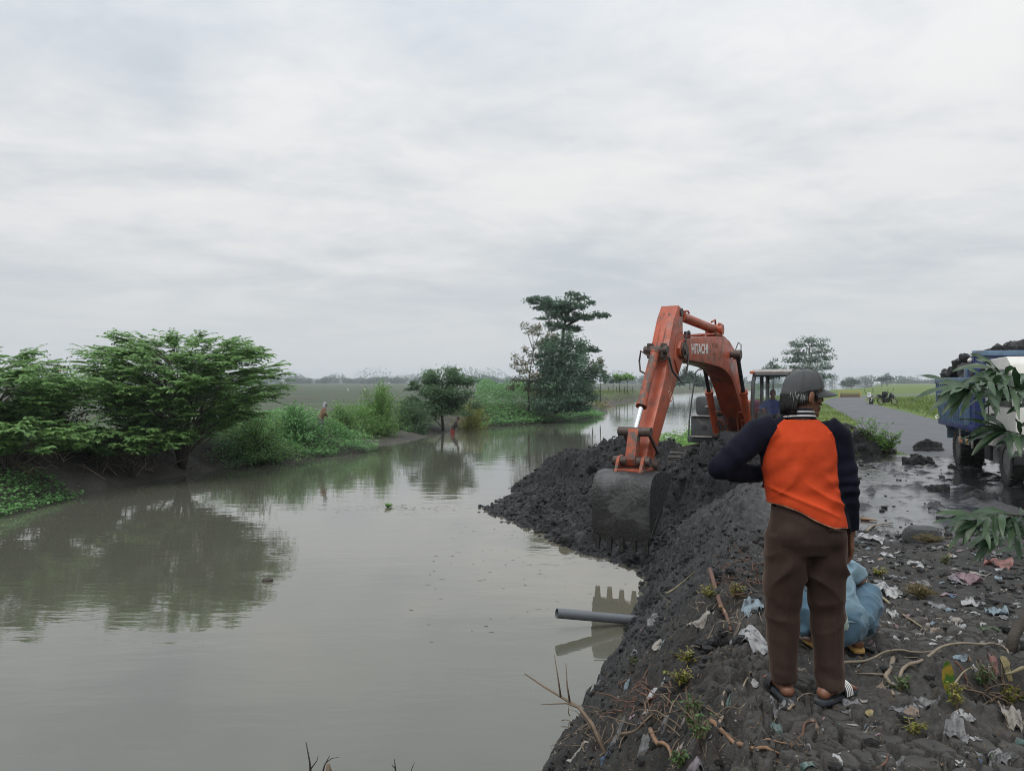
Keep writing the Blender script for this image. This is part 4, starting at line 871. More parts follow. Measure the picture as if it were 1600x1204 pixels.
# ================================================================ PEOPLE
def clothmat(name, c, var=.2, rough=.85, weave=420, fold=9, fs=(1, 1, .6), fstr=.35):
    t = NT(name); n = t.noise(5, 5, .6); col = t.mix(t.ramp(n, .3, .7), tuple(k * (1 - var) for k in c), c)
    t.set(Base_Color=col, Roughness=rough, Specular_IOR_Level=.25); t.set(Sheen_Weight=.15)
    h = t.math('ADD', t.math('MULTIPLY', t.noise(fold, 4, .5, .6, stretch=fs), 1.0), t.math('MULTIPLY', t.noise(weave, 2, .5), .03)); t.bump(h, fstr, .03); return t.mat
def skinmat(name, c):
    t = NT(name); n = t.noise(18, 5, .6); col = t.mix(t.ramp(n, .3, .75), tuple(k * .72 for k in c), c)
    t.set(Base_Color=col, Roughness=.5, Subsurface_Weight=.12, Subsurface_Scale=.01); t.b.inputs['Subsurface Radius'].default_value = (1, .35, .2)
    t.bump(t.noise(260, 3, .6), .25, .002); return t.mat
MAT_SKIN = skinmat('tanned_skin', (.20, .088, .050)); MAT_SKIN2 = skinmat('brown_skin', (.20, .08, .045))
MAT_TROU = clothmat('dark_brown_trousers', (.036, .0205, .0155), .4, .8, 500, 7, (1, 1, .45), .6)
for n_ in MAT_TROU.node_tree.nodes:
    if n_.type == 'BSDF_PRINCIPLED': n_.inputs['Sheen Weight'].default_value = .25; n_.inputs['Sheen Tint'].default_value = (.62, .42, .33, 1); n_.inputs['Sheen Roughness'].default_value = .45
MAT_HAIR = plain('black_hair', (.012, .011, .011), .5, .3, 60, bump=.6, bs=120)
MAT_GREYH = plain('grey_hair', (.38, .38, .38), .5, .3, 80)
MAT_CAP = clothmat('faded_dark_cap', (.066, .070, .072), .25, .9, 600, 14, (1, 1, 1), .25)
MAT_SOLE = plain('dark_blue_rubber_sole', (.028, .036, .045), .7, .3, 12, dirt=(.07, .06, .05), dirt_s=14)
MAT_SOLEY = plain('yellow_rubber_sole', (.42, .25, .07), .7, .25, 12, dirt=(.1, .08, .05), dirt_s=14)

def finger(mb, base, d, bend, length, r, n=4):
    pts = [Vector(base)]; d = Vector(d).normalized(); b = Vector(bend).normalized(); a = 0
    for k in range(n - 1):
        a += .28; pts.append(pts[-1] + (d * math.cos(a) + b * math.sin(a)) * (length / (n - 1)))
    mb.tube(pts, [r, r * .98, r * .9, r * .72][:n], 8)
    mb.ell(pts[-1], r * .74, n=8, m=6)
def hand(mb, wrist, d, palm_n, thumb, s=1.0):
    """palm with four unequal fingers and a thumb leaving its side; d towards the fingertips, palm_n out of the palm, thumb the thumb's side"""
    wv, d, pn, th = Vector(wrist), Vector(d).normalized(), Vector(palm_n).normalized(), Vector(thumb).normalized()
    mb.tube([wv - d * .03 * s, wv + d * .02 * s, wv + d * .06 * s, wv + d * .095 * s], [(.027 * s, .021 * s), (.032 * s, .018 * s), (.041 * s, .016 * s), (.039 * s, .013 * s)], 12, side=th)
    for q, ln in ((.030, .070), (.010, .079), (-.011, .073), (-.030, .056)):
        finger(mb, wv + d * .092 * s + th * q * s, d + th * q * 2, pn, ln * s, .0088 * s)
    finger(mb, wv + d * .03 * s + th * .030 * s, d * .7 + th * .75, pn * .6 + d * .4, .062 * s, .0105 * s)
def head_parts(mb):
    """skull, face, ears, in a frame that looks along +Y, chin at z=0, crown at .225"""
    rings = [(.000, .045, .020, .016), (.012, .040, .036, .030), (.035, .030, .048, .052), (.060, .016, .056, .070), (.090, .006, .066, .083), (.120, .000, .073, .092), (.150, -.004, .076, .097), (.180, -.006, .072, .092), (.205, -.008, .055, .072), (.222, -.010, .026, .036)]
    mb.tube([(0, y, z) for z, y, a, b in rings], [(a, b) for z, y, a, b in rings], 20, side=(1, 0, 0))
    mb.tube([(0, .080, .122), (0, .092, .104), (0, .104, .086), (0, .100, .076)], [(.009, .008), (.012, .012), (.017, .014), (.014, .007)], 10, side=(1, 0, 0))   # nose
    mb.tube([(-.05, .068, .132), (0, .086, .136), (.05, .068, .132)], [(.012, .010)] * 3, 8)                                                                    # brow
    mb.tube([(-.026, .080, .050), (0, .090, .053), (.026, .080, .050)], [(.008, .008)] * 3, 8); mb.tube([(-.022, .080, .040), (0, .089, .040), (.022, .080, .040)], [(.008, .008)] * 3, 8)   # lips
    mb.ell((0, .074, .014), (.022, .018, .016)); mb.ell((-.045, .052, .085), (.018, .02, .02)); mb.ell((.045, .052, .085), (.018, .02, .02))
    for s in (-1, 1):
        mb.ell((s * .082, -.010, .098), (.008, .022, .034), Matrix.Rotation(-.25, 3, 'X') @ Matrix.Rotation(s * .35, 3, 'Z'), 12, 8)
        mb.ell((s * .079, .0, .070), (.007, .010, .012))
def face_details(parent, xf):
    for s in (-1, 1):
        m = MB(); m.ell((s * .030, .0745, .112), (.0125, .010, .0095), n=12, m=8); e = m.build('eye', plain('eye_white', (.7, .68, .64), .3), parent); xf(e)
        m = MB(); m.ell((s * .030, .083, .112), (.0055, .003, .0055), n=10, m=6); e2 = m.build('iris', MAT_HAIR, parent); xf(e2)
        m = MB(); m.tube([(s * .048, .075, .128), (s * .032, .088, .132), (s * .014, .090, .128)], [(.003, .006), (.004, .007), (.003, .006)], 6); e3 = m.build('eyebrow', MAT_HAIR, parent); xf(e3)
def place_mesh(me, M):
    me.transform(M); me.update(); return me
def skinned(mb, name, mat, vox, sm=4, sf=.5):
    me = remesh(mb, name, vox, sm, sf); me.materials.append(mat); return me

# ---------------------------------------------------------------- standing man
def build_man():
    root = empty('person', (1.486, 3.86, 0), label='man in orange shirt with navy sleeves, dark cap and brown trousers, standing with back turned', cat='person')
    HM = Matrix.Translation((-.020, .02, 1.405)) @ Matrix.Rotation(R_(-76), 4, 'Z') @ Matrix.Rotation(R_(-3), 4, 'X') @ Matrix.Scale(1.02, 4)
    # joints (x right, y away from the camera, z up)
    sL, eL, wL = Vector((-.235, .0, 1.335)), Vector((-.450, -.045, 1.155)), Vector((-.205, .105, 1.105))
    sR, eR, wR = Vector((.140, .0, 1.335)), Vector((.190, -.03, 1.06)), Vector((.212, .0, .830))
    hL, kL, aL = Vector((-.110, .0, .80)), Vector((-.118, .03, .43)), Vector((-.122, .0, .07))
    hR, kR, aR = Vector((.085, .0, .80)), Vector((.100, .015, .42)), Vector((.090, -.05, .055))
    # ---- body: one skin from head to feet
    b = MB(); hd = MB(); head_parts(hd); b.add([HM @ Vector(v) for v in hd.v], hd.f)
    b.tube([(-.045, .0, 1.33), (-.038, .005, 1.40), (-.028, .012, 1.47)], [(.062, .058), (.056, .056), (.056, .060)], 16, side=(1, 0, 0))
    b.tube([(-.005, 0, .80), (-.008, 0, .95), (-.025, .0, 1.15), (-.045, .0, 1.30), (-.045, 0, 1.37)], [(.15, .10), (.145, .09), (.155, .095), (.15, .08), (.08, .05)], 20, side=(1, 0, 0))
    for s, e, wv in ((sL, eL, wL), (sR, eR, wR)): b.tube([s, s.lerp(e, .5), e, e.lerp(wv, .4), wv], [.05, .046, .040, .038, .027], 12)
    for h, k, a in ((hL, kL, aL), (hR, kR, aR)): b.tube([h, h.lerp(k, .5), k, k.lerp(a, .35), a], [.078, .070, .052, .052, .036], 12)
    b.ell(wR, .029); b.ell(wL, .029)
    hand(b, wR + Vector((0, 0, -.02)), (.02, .12, -1), (-1, .1, 0), (0, 1, .1), 1.0)
    hand(b, wL + Vector((.02, .012, -.005)), (.75, .6, -.3), (0, 1, -.5), (.2, .3, 1), .95)
    for a, yaw, z in ((aL, .03, .03), (aR, -.95, .03)):
        d = Vector((math.sin(-yaw), math.cos(-yaw), 0)); sd = Vector((d.y, -d.x, 0)); g = Vector((a.x, a.y, 0))
        b.tube([g - d * .075 + Vector((0, 0, .052)), g - d * .055 + Vector((0, 0, .056)), g + Vector((0, 0, .066)), g + d * .07 + Vector((0, 0, .060)), g + d * .13 + Vector((0, 0, .045)), g + d * .165 + Vector((0, 0, .040))], [(.020, .018), (.034, .030), (.037, .038), (.040, .030), (.044, .019), (.040, .014)], 14, side=tuple(sd))
        b.tube([a + Vector((0, 0, .06)), g + Vector((0, 0, .07)) - d * .015], [.038, .040], 12); b.ell(g - d * .05 + Vector((0, 0, .052)), (.036, .036, .032))
        for j, q in enumerate((.030, .012, -.004, -.019, -.032)):
            q2 = q if yaw > 0 else -q; finger(b, g + d * (.155 - .006 * j) + sd * q2 * (-1) + Vector((0, 0, .038)), d, (0, 0, -1), .034 - .003 * j, .0095 if j else .013, 3)
    me = skinned(b, 'body', MAT_SKIN, .0065, 3, .45); link('body', me, root)
    bo = root.children[0] if root.children else None
    def xf(o): o.data.transform(HM); o.data.update()
    body = [o for o in bpy.data.objects if o.parent == root and o.name.startswith('body')][0]
    face_details(body, xf)
    m = MB(); m.tube([(-.028, .086, .064), (-.014, .095, .067), (0, .098, .068), (.014, .095, .067), (.028, .086, .064)], [(.003, .003), (.006, .006), (.006, .006), (.006, .006), (.003, .003)], 6); mo = m.build('moustache', MAT_HAIR, body); xf(mo)
    # ---- shirt
    s = MB()
    tor = [(-.002, -.020, .795, .208, .158), (-.003, -.018, .86, .207, .154), (-.008, -.010, .93, .199, .142), (-.016, -.003, 1.02, .192, .126), (-.030, .0, 1.12, .198, .126), (-.040, .0, 1.22, .206, .128), (-.046, .002, 1.29, .206, .118), (-.048, .004, 1.345, .180, .096), (-.046, .006, 1.385, .125, .078), (-.042, .008, 1.415, .076, .066)]
    s.tube([(x, y, z) for x, y, z, a, c in tor], [(a, c) for x, y, z, a, c in tor], 32, side=(1, 0, 0))
    s.ell((sL.x + .05, .0, 1.315), (.085, .078, .075)); s.ell((sR.x - .035, 0, 1.315), (.085, .078, .075))
    s.tube([sL + Vector((.06, 0, .0)), sL.lerp(eL, .12), sL.lerp(eL, .5), eL], [.088, .083, .076, .062], 18); s.ell(eL, .064, n=18, m=12)
    s.tube([eL, eL.lerp(wL, .5) + Vector((0, -.006, -.006)), wL.lerp(eL, .06)], [.063, .059, .050], 18)
    s.tube([sR + Vector((-.05, 0, .0)), sR.lerp(eR, .12), sR.lerp(eR, .5), eR, eR.lerp(wR, .5), wR.lerp(eR, .04)], [.086, .080, .070, .060, .054, .047], 18)
    me = remesh(s, 'shirt', .0075, 5, .5); V = coords(me); Nn = normals(me); x, y, z = V.T
    # folds: pulled across the small of the back, bunched at both elbows, slack near the hem
    tors = sstep(-.24, -.17, x) * (1 - sstep(.13, .19, x + .15 * sstep(1.0, .8, z)))
    f = 1.0 * (.0045 * np.sin((z + .42 * x + .03 * vn(x * 7, y * 7, z * 3, 3)) * 62) * np.exp(-((z - .955) / .10) ** 2) * tors
         + .0042 * np.sin((z - .75 * x + .02 * vn(x * 6, y * 6, z * 4, 4)) * 48) * np.exp(-((z - 1.14) / .12) ** 2) * np.exp(-((x + .15) / .10) ** 2)
         + .0035 * np.sin((z - .5 * x) * 55 + 2 * vn(x * 5, y * 5, z * 5, 8)) * np.exp(-((z - 1.10) / .14) ** 2) * np.exp(-((x - .11) / .08) ** 2)
         + .0030 * vn(x * 11, y * 11, z * 9, 12) + .0016 * vn(x * 26, y * 26, z * 20, 13))
    rid = lambda a, b, c, sd: (1 - np.abs(vn(a, b, c, sd))) ** 4
    f = f + tors * (.016 * rid(x * 3.2 + 1.5 * z, y * 3, z * 13 + 6 * x, 61) * np.exp(-((z - .98) / .11) ** 2) + .010 * rid(x * 4, y * 4, z * 9 - 7 * x, 62) * np.exp(-((z - 1.13) / .13) ** 2) * sstep(.02, -.16, x) + .010 * rid(x * 4, y * 4, z * 9 + 7 * x, 63) * np.exp(-((z - 1.12) / .13) ** 2) * sstep(-.02, .12, x)) - .004
    dl = np.linalg.norm(V - np.array(eL), axis=1); dr = np.linalg.norm(V - np.array(eR), axis=1)
    f = f + .0075 * np.exp(-(dl / .10) ** 2) * np.sin(dl * 120 + 3 * vn(x * 9, y * 9, z * 9, 14)) + .006 * np.exp(-(dr / .11) ** 2) * np.sin((z + .3 * y) * 95 + 2 * vn(x * 9, y * 9, z * 9, 15))
    V = V + Nn * f[:, None]
    # cut the hem: it rides up on the left hip and hangs lower on the right
    hem = .975 - .105 * sstep(-.19, .10, x) - .012 * sstep(.1, .2, x)
    bm = bmesh.new(); set_coords(me, V); bm.from_mesh(me)
    isarm = (dr < .0)                                                     # placeholder, arms are kept below
    armR = np.hypot(V[:, 0] - (sR.x + (wR.x - sR.x) * np.clip((1.335 - V[:, 2]) / .52, 0, 1)) - .012, V[:, 1]) < .082
    armR &= V[:, 0] > .125
    kill = [bm.verts[i] for i in np.where((z < hem) & ~armR)[0]] if bm.verts.ensure_lookup_table() is None else []
    bmesh.ops.delete(bm, geom=kill, context='VERTS'); 
    wl = wL.lerp(eL, .06); dwl = (wL - eL).normalized(); dwr = (wR - eR).normalized(); wr = wR.lerp(eR, .06)
    kill = [v for v in bm.verts if ((v.co - wl).dot(dwl) > 0 and (v.co - wL).length < .075) or ((v.co - wr).dot(dwr) > 0 and (v.co - wR).length < .09) or (v.co.z > 1.398 and abs(v.co.x + .043) < .085 and v.co.z > 1.398)]
    bmesh.ops.delete(bm, geom=kill, context='VERTS')
    bmesh.ops.smooth_vert(bm, verts=[v for v in bm.verts if v.is_boundary], factor=.5, use_axis_x=True, use_axis_y=True, use_axis_z=True)
    bmesh.ops.smooth_vert(bm, verts=[v for v in bm.verts if v.is_boundary], factor=.5, use_axis_x=True, use_axis_y=True, use_axis_z=True)
    for v in bm.verts:                                                    # straighten the cut edges
        if not v.is_boundary: continue
        h_ = .975 - .105 * float(sstep(-.19, .10, v.co.x)) - .012 * float(sstep(.1, .2, v.co.x))
        if (v.co - wL).length < .10: v.co -= dwl * (v.co - wl).dot(dwl)
        elif (v.co - wR).length < .10: v.co -= dwr * (v.co - wr).dot(dwr)
        elif abs(v.co.z - h_) < .03: v.co.z = h_ + .002 * math.sin(v.co.x * 60)
    bm.to_mesh(me); bm.free(); V = coords(me); x, y, z = V.T
    # raglan seam: from the collar down to the armpit, on each side
    seamL = np.interp(z, [.7, 1.02, 1.10, 1.20, 1.30, 1.36, 1.40, 1.44], [-.60, -.60, -.232, -.232, -.215, -.178, -.128, -.085])
    seamR = np.interp(z, [.7, .80, .88, .93, 1.00, 1.06, 1.12, 1.22, 1.30, 1.36, 1.40, 1.44], [.162, .162, .156, .148, .133, .123, .116, .116, .106, .076, .036, .0])
    d = np.minimum(x - seamL, seamR - x)                                   # >0: orange body panel
    fv = np.array(wL) - np.array(eL); tt = np.clip(((V - np.array(eL)) @ fv) / (fv @ fv), 0, 1.1); dfo = np.linalg.norm(V - np.array(eL) - tt[:, None] * fv, axis=1)
    d = np.where((x < -.205) | ((x < -.12) & (y > .05)), np.minimum(d, dfo - .074), d)
    vfloat(me, 'panel', d); vfloat(me, 'hem', z - (.975 - .105 * sstep(-.19, .10, x) - .012 * sstep(.1, .2, x)))
    t = NT('orange_jersey_with_navy_sleeves'); n = t.noise(5, 5, .6)
    org = t.mix(t.ramp(n, .3, .7), (.42, .044, .012), (.52, .062, .018)); nav = t.mix(t.ramp(n, .3, .7), (.0030, .0034, .0085), (.0065, .0072, .0165))
    a = t.attr('panel'); col = t.mix(t.ramp(a, -.0012, .0012), nav, org)
    hb = t.ramp(t.attr('hem'), .005, .007, 1, 0); col = t.mix(t.math('MULTIPLY', hb, t.ramp(a, -.001, .001)), col, (.62, .30, .2))
    t.set(Base_Color=col, Roughness=.85, Specular_IOR_Level=.12, Sheen_Weight=.02)
    seam = t.math('ABSOLUTE', a); h = t.math('ADD', t.math('MULTIPLY', t.noise(9, 4, .5, .7, stretch=(1, 1, 1.4)), .35), t.math('ADD', t.math('MULTIPLY', t.noise(480, 2, .5), .04), t.ramp(seam, 0, .004, -.12, 0))); t.bump(h, .35, .02)
    me.materials.append(t.mat); me.polygons.foreach_set('use_smooth', np.ones(len(me.polygons), bool)); sh = link('shirt', me, root); md = sh.modifiers.new('thick', 'SOLIDIFY'); md.thickness = .003; md.offset = -1
    # collar: navy band with two white stripes, open at the throat
    cx, cy = -.040, .010
    def ring(rx, ry, z0, z1, lean, name, mat, parent, th=.004, tilt=.12):
        m = MB(); n = 40; vs = []; a0, a1 = R_(70), R_(70 + 322)       # gap at the throat (+Y, turned right)
        for i in range(n + 1):
            q = a0 + (a1 - a0) * i / n + R_(20); c_, s_ = math.cos(q), math.sin(q)
            for k, (r_, zz) in enumerate(((0, z0), (lean, z1), (lean + th, z1), (th, z0))): vs.append((cx + (rx + r_) * c_, cy + (ry + r_) * s_, zz - tilt * (ry * s_) ))
        fs = [(i * 4 + k, i * 4 + (k + 1) % 4, i * 4 + 4 + (k + 1) % 4, i * 4 + 4 + k) for i in range(n) for k in range(4)]
        m.add(vs, fs); return m.build(name, mat, parent)
    MAT_NAVY = clothmat('navy_knit', (.016, .017, .030), .25); MAT_CREAM = clothmat('cream_knit', (.55, .53, .50), .1)
    cl = ring(.077, .070, 1.395, 1.442, -.012, 'collar', MAT_NAVY, root)
    ring(.0795, .0725, 1.402, 1.409, -.002, 'collar_stripe', MAT_CREAM, cl, .004); ring(.0735, .0665, 1.424, 1.430, -.0015, 'collar_stripe', MAT_CREAM, cl, .004)
    # ---- trousers
    tr = MB()
    hp = [(-.008, -.004, .99, .172, .108), (-.006, -.008, .93, .180, .122), (-.006, -.014, .86, .192, .136), (-.010, -.014, .80, .206, .142), (-.010, -.006, .745, .198, .128)]
    tr.tube([(x, y, z) for x, y, z, a, c in hp], [(a, c) for x, y, z, a, c in hp], 32, side=(1, 0, 0))
    tr.tube([hL + Vector((0, -.012, .02)), (-.113, -.008, .66), (-.118, .005, .54), (-.120, .012, .42), (-.122, .008, .28), (-.124, .0, .15), (-.124, -.005, .075)], [(.106, .122), (.103, .112), (.094, .100), (.085, .088), (.076, .080), (.068, .074), (.064, .072)], 24, side=(1, 0, 0))
    tr.tube([hR + Vector((0, -.012, .02)), (.086, -.010, .66), (.093, -.004, .54), (.099, .004, .42), (.097, -.010, .28), (.093, -.032, .15), (.090, -.045, .055)], [(.106, .122), (.104, .112), (.096, .100), (.087, .088), (.079, .082), (.072, .078), (.070, .078)], 24, side=(1, 0, 0))
    tr.ell((-.095, -.085, .82), (.095, .070, .085)); tr.ell((.075, -.085, .82), (.095, .070, .085))
    me = remesh(tr, 'trousers', .0085, 4, .5); V = coords(me); Nn = normals(me); x, y, z = V.T; back = sstep(.02, -.05, y)
    lx = np.where(x < -.012, -1.0, 1.0)
    f = (.0035 * np.sin((z + .55 * np.abs(x + .012) + .05 * vn(x * 4, y * 4, z * 3, 21)) * 44) * np.exp(-((z - .66) / .055) ** 2) * back
         + .0026 * np.sin((z - .35 * lx * x + .03 * vn(x * 6, y * 6, z * 4, 22)) * 58) * np.exp(-((z - .43) / .075) ** 2)
         + .0025 * np.sin((z + .2 * x) * 70 + 2 * vn(x * 6, y * 6, z * 6, 23)) * np.exp(-((z - .12) / .06) ** 2)
         + .0060 * vn(x * 8, y * 8, z * 2.0, 24) + .0028 * vn(x * 15, y * 15, z * 8, 25))
    rid = lambda a, b, c, sd: (1 - np.abs(vn(a, b, c, sd))) ** 4
    f = f + .017 * rid(x * 5, y * 5, z * 9 + 5 * lx * x, 64) * np.exp(-((z - .63) / .10) ** 2) + .010 * rid(x * 5, y * 5, z * 10 - 3 * lx * x, 65) * np.exp(-((z - .40) / .10) ** 2) + .009 * rid(x * 6, y * 6, z * 14, 66) * np.exp(-((z - .12) / .07) ** 2) - .004
    cre = np.exp(-((x - np.where(lx < 0, -.121, .095)) / .010) ** 2) * back * sstep(.66, .5, z); f = f + cre * .006      # pressed crease
    f = f * (1 - .75 * sstep(.84, .90, z))
    V = V + Nn * f[:, None]; set_coords(me, V)
    bm = bmesh.new(); bm.from_mesh(me); bmesh.ops.delete(bm, geom=[v for v in bm.verts if v.co.z > .972 or (v.co.z < .088 and v.co.x < -.01) or (v.co.z < .066 and v.co.x > -.01)], context='VERTS')
    for k in range(2): bmesh.ops.smooth_vert(bm, verts=[v for v in bm.verts if v.is_boundary], factor=.5, use_axis_x=True, use_axis_y=True, use_axis_z=True)
    for v in bm.verts:
        if v.is_boundary and v.co.z < .12: v.co.z = (.088 if v.co.x < -.01 else .066) + .004 * math.sin(v.co.x * 45) + (.012 if v.co.y > .0 else 0)
    bm.to_mesh(me); bm.free(); me.materials.append(MAT_TROU); me.polygons.foreach_set('use_smooth', np.ones(len(me.polygons), bool)); to = link('trousers', me, root); md = to.modifiers.new('thick', 'SOLIDIFY'); md.thickness = .003; md.offset = -1
    m = MB(); m.tube([(.045, -.152, .868), (.09, -.150, .862), (.135, -.137, .858)], [(.004, .003)] * 3, 6); m.build('back_pocket', MAT_TROU, to)
    # ---- cap
    c = MB(); n = 36; vs = []; rows = 9
    for i in range(rows + 1):
        ph = (math.pi / 2) * (i / rows); 
        for j in range(n):
            q = 2 * math.pi * j / n; rx, ry = .088, .108; rr = math.cos(ph) ** .62 if i < rows else .001
            zz = .138 + (.098 + .012 * math.sin(q) * math.cos(ph)) * math.sin(ph) ** 1.15 + (.012 * math.sin(q) - .010 * (1 - abs(math.sin(q)))) * (1 - i / rows) + (-.022 if math.sin(q) < -.2 else 0) * (1 - i / rows) * min(1, (-math.sin(q) - .2) * 2 if math.sin(q) < -.2 else 0)
            vs.append((rx * rr * math.cos(q), -.006 + ry * rr * math.sin(q), zz))
    fs = [(i * n + j, i * n + (j + 1) % n, (i + 1) * n + (j + 1) % n, (i + 1) * n + j) for i in range(rows) for j in range(n)]
    c.add(vs, fs); cp = c.build('cap', MAT_CAP, root, True); cp.data.transform(HM); md = cp.modifiers.new('sub', 'SUBSURF'); md.levels = md.render_levels = 1; md = cp.modifiers.new('thick', 'SOLIDIFY'); md.thickness = .004
    br = MB(); vs = []; nu, nv = 18, 7
    for i in range(nu + 1):
        u = -1 + 2 * i / nu
        for j in range(nv + 1):
            v = j / nv; x0 = .080 * u; y0 = -.006 + .108 * math.sqrt(max(0, 1 - (x0 / .088) ** 2)) - .012; ext = .098 * (1 - abs(u) ** 2.6); vs.append((x0 * (1 + .04 * v), y0 + ext * v, .146 - .026 * u * u - .016 * v - .010 * v * v))
    br.add(vs, [(i * (nv + 1) + j, (i + 1) * (nv + 1) + j, (i + 1) * (nv + 1) + j + 1, i * (nv + 1) + j + 1) for i in range(nu) for j in range(nv)]); bo_ = br.build('brim', MAT_CAP, cp, True); bo_.data.transform(HM); md = bo_.modifiers.new('thick', 'SOLIDIFY'); md.thickness = .004
    m = MB(); m.ell((0, -.008, .237), (.008, .008, .005), n=10, m=6); bt = m.build('cap_button', MAT_CAP, cp); bt.data.transform(HM)
    sm = MB()
    for k in range(6):
        q = math.pi / 6 + k * math.pi / 3; pts = []
        for i in range(9):
            ph = (math.pi / 2) * i / 9; rr = math.cos(ph) ** .62; pts.append((.0895 * rr * math.cos(q), -.006 + .1095 * rr * math.sin(q),   .140 + (.0985 + .012 * math.sin(q) * math.cos(ph)) * math.sin(ph) ** 1.15))
        sm.tube(pts, .0014, 5)
    so = sm.build('cap_seams', MAT_CAP, cp); so.data.transform(HM)
    # ---- hair below the cap: a shell on the nape and temples with ragged strands, some of them grey
    hr = MB(); r = random.Random(3); hg = MB()
    for k in range(900):
        q = r.uniform(R_(160), R_(380)); q = q if math.sin(q) < .55 else R_(270); top = r.uniform(.105, .140); c_, s_ = math.cos(q), math.sin(q)
        side = abs(c_) > .75; ln = r.uniform(.03, .065) if side else r.uniform(.06, .115)
        if side and s_ > -.12 and s_ < .34 and top < .13: continue
        if side and -.25 < s_ < .20: ln *= .3
        p0 = Vector((.0755 * c_, -.008 + .0955 * s_, top)); p1 = p0 + Vector((.009 * c_, .009 * s_, -ln * .5)); p2 = p0 + Vector((.001 * c_ + r.uniform(-.006, .006), .001 * s_, -ln))
        hr.tube([p0, p1, p2], [.0042, .0038, .0008], 4)
    for k in range(26):
        q = r.choice([R_(308), R_(325), R_(338)]) + r.gauss(0, .09); c_, s_ = math.cos(q), math.sin(q); top = r.uniform(.108, .126); ln = r.uniform(.025, .055)
        p0 = Vector((.084 * c_, -.008 + .104 * s_, top)); hg.tube([p0, p0 + Vector((.0035 * c_, .0035 * s_, -ln * .5)), p0 + Vector((0, 0, -ln))], [.0007, .0010, .0003], 4)
    ho = hr.build('hair', MAT_HAIR, body, True); ho.data.transform(HM); h2 = hg.build('grey_strands', MAT_GREYH, ho, True); h2.data.transform(HM)
    # ---- slippers
    def slipper(a, yaw, stripes):
        d = Vector((math.sin(-yaw), math.cos(-yaw), 0)); sd = Vector((d.y, -d.x, 0)); g = Vector((a.x, a.y, 0)); m = MB(); out = [(-.105, .0), (-.10, .026), (-.07, .040), (0, .041), (.08, .048), (.15, .050), (.19, .040), (.208, .018), (.208, -.018), (.19, -.040), (.15, -.050), (.08, -.046), (0, -.038), (-.07, -.038), (-.10, -.026)]
        m.prism(out[::-1], lambda p, q, w: g + d * p + sd * q + Vector((0, 0, w)), .004, .027); so = m.build('slipper', MAT_SOLE, root, bevel=.004)
        m = MB(); n = 14; vs = []
        for i in range(n + 1):
            q = math.pi * i / n
            for p in (.055, .125): vs.append(g + d * p + sd * (.054 * math.cos(q)) + Vector((0, 0, .018 + .075 * math.sin(q) ** .8 * (1.0 if p < .1 else .8))))
        m.add(vs, [(2 * i, 2 * i + 2, 2 * i + 3, 2 * i + 1) for i in range(n)]); st = m.build('strap', MAT_BLK, so, True); md = st.modifiers.new('t', 'SOLIDIFY'); md.thickness = .006
        for p in stripes:
            m = MB(); vs = []
            for i in range(n + 1):
                q = math.pi * i / n; k = (p - .055) / .07
                for dp in (-.0045, .0045): vs.append(g + d * (p + dp) + sd * (.056 * math.cos(q)) + Vector((0, 0, .0205 + (.076 - .015 * k) * math.sin(q) ** .8)))
            m.add(vs, [(2 * i, 2 * i + 2, 2 * i + 3, 2 * i + 1) for i in range(n)]); m.build('strap_stripe', MAT_WHT, so, True)
    slipper(aL, .03, ()); slipper(aR, -.95, (.068, .083, .098, .113))
    root.scale = (1, 1, 1); z0 = gz(np.array([1.36, 1.49, 1.57]), np.array([3.86, 3.86, 3.82])).max(); root.location.z = float(z0) - .006
    return root
MAN = build_man()

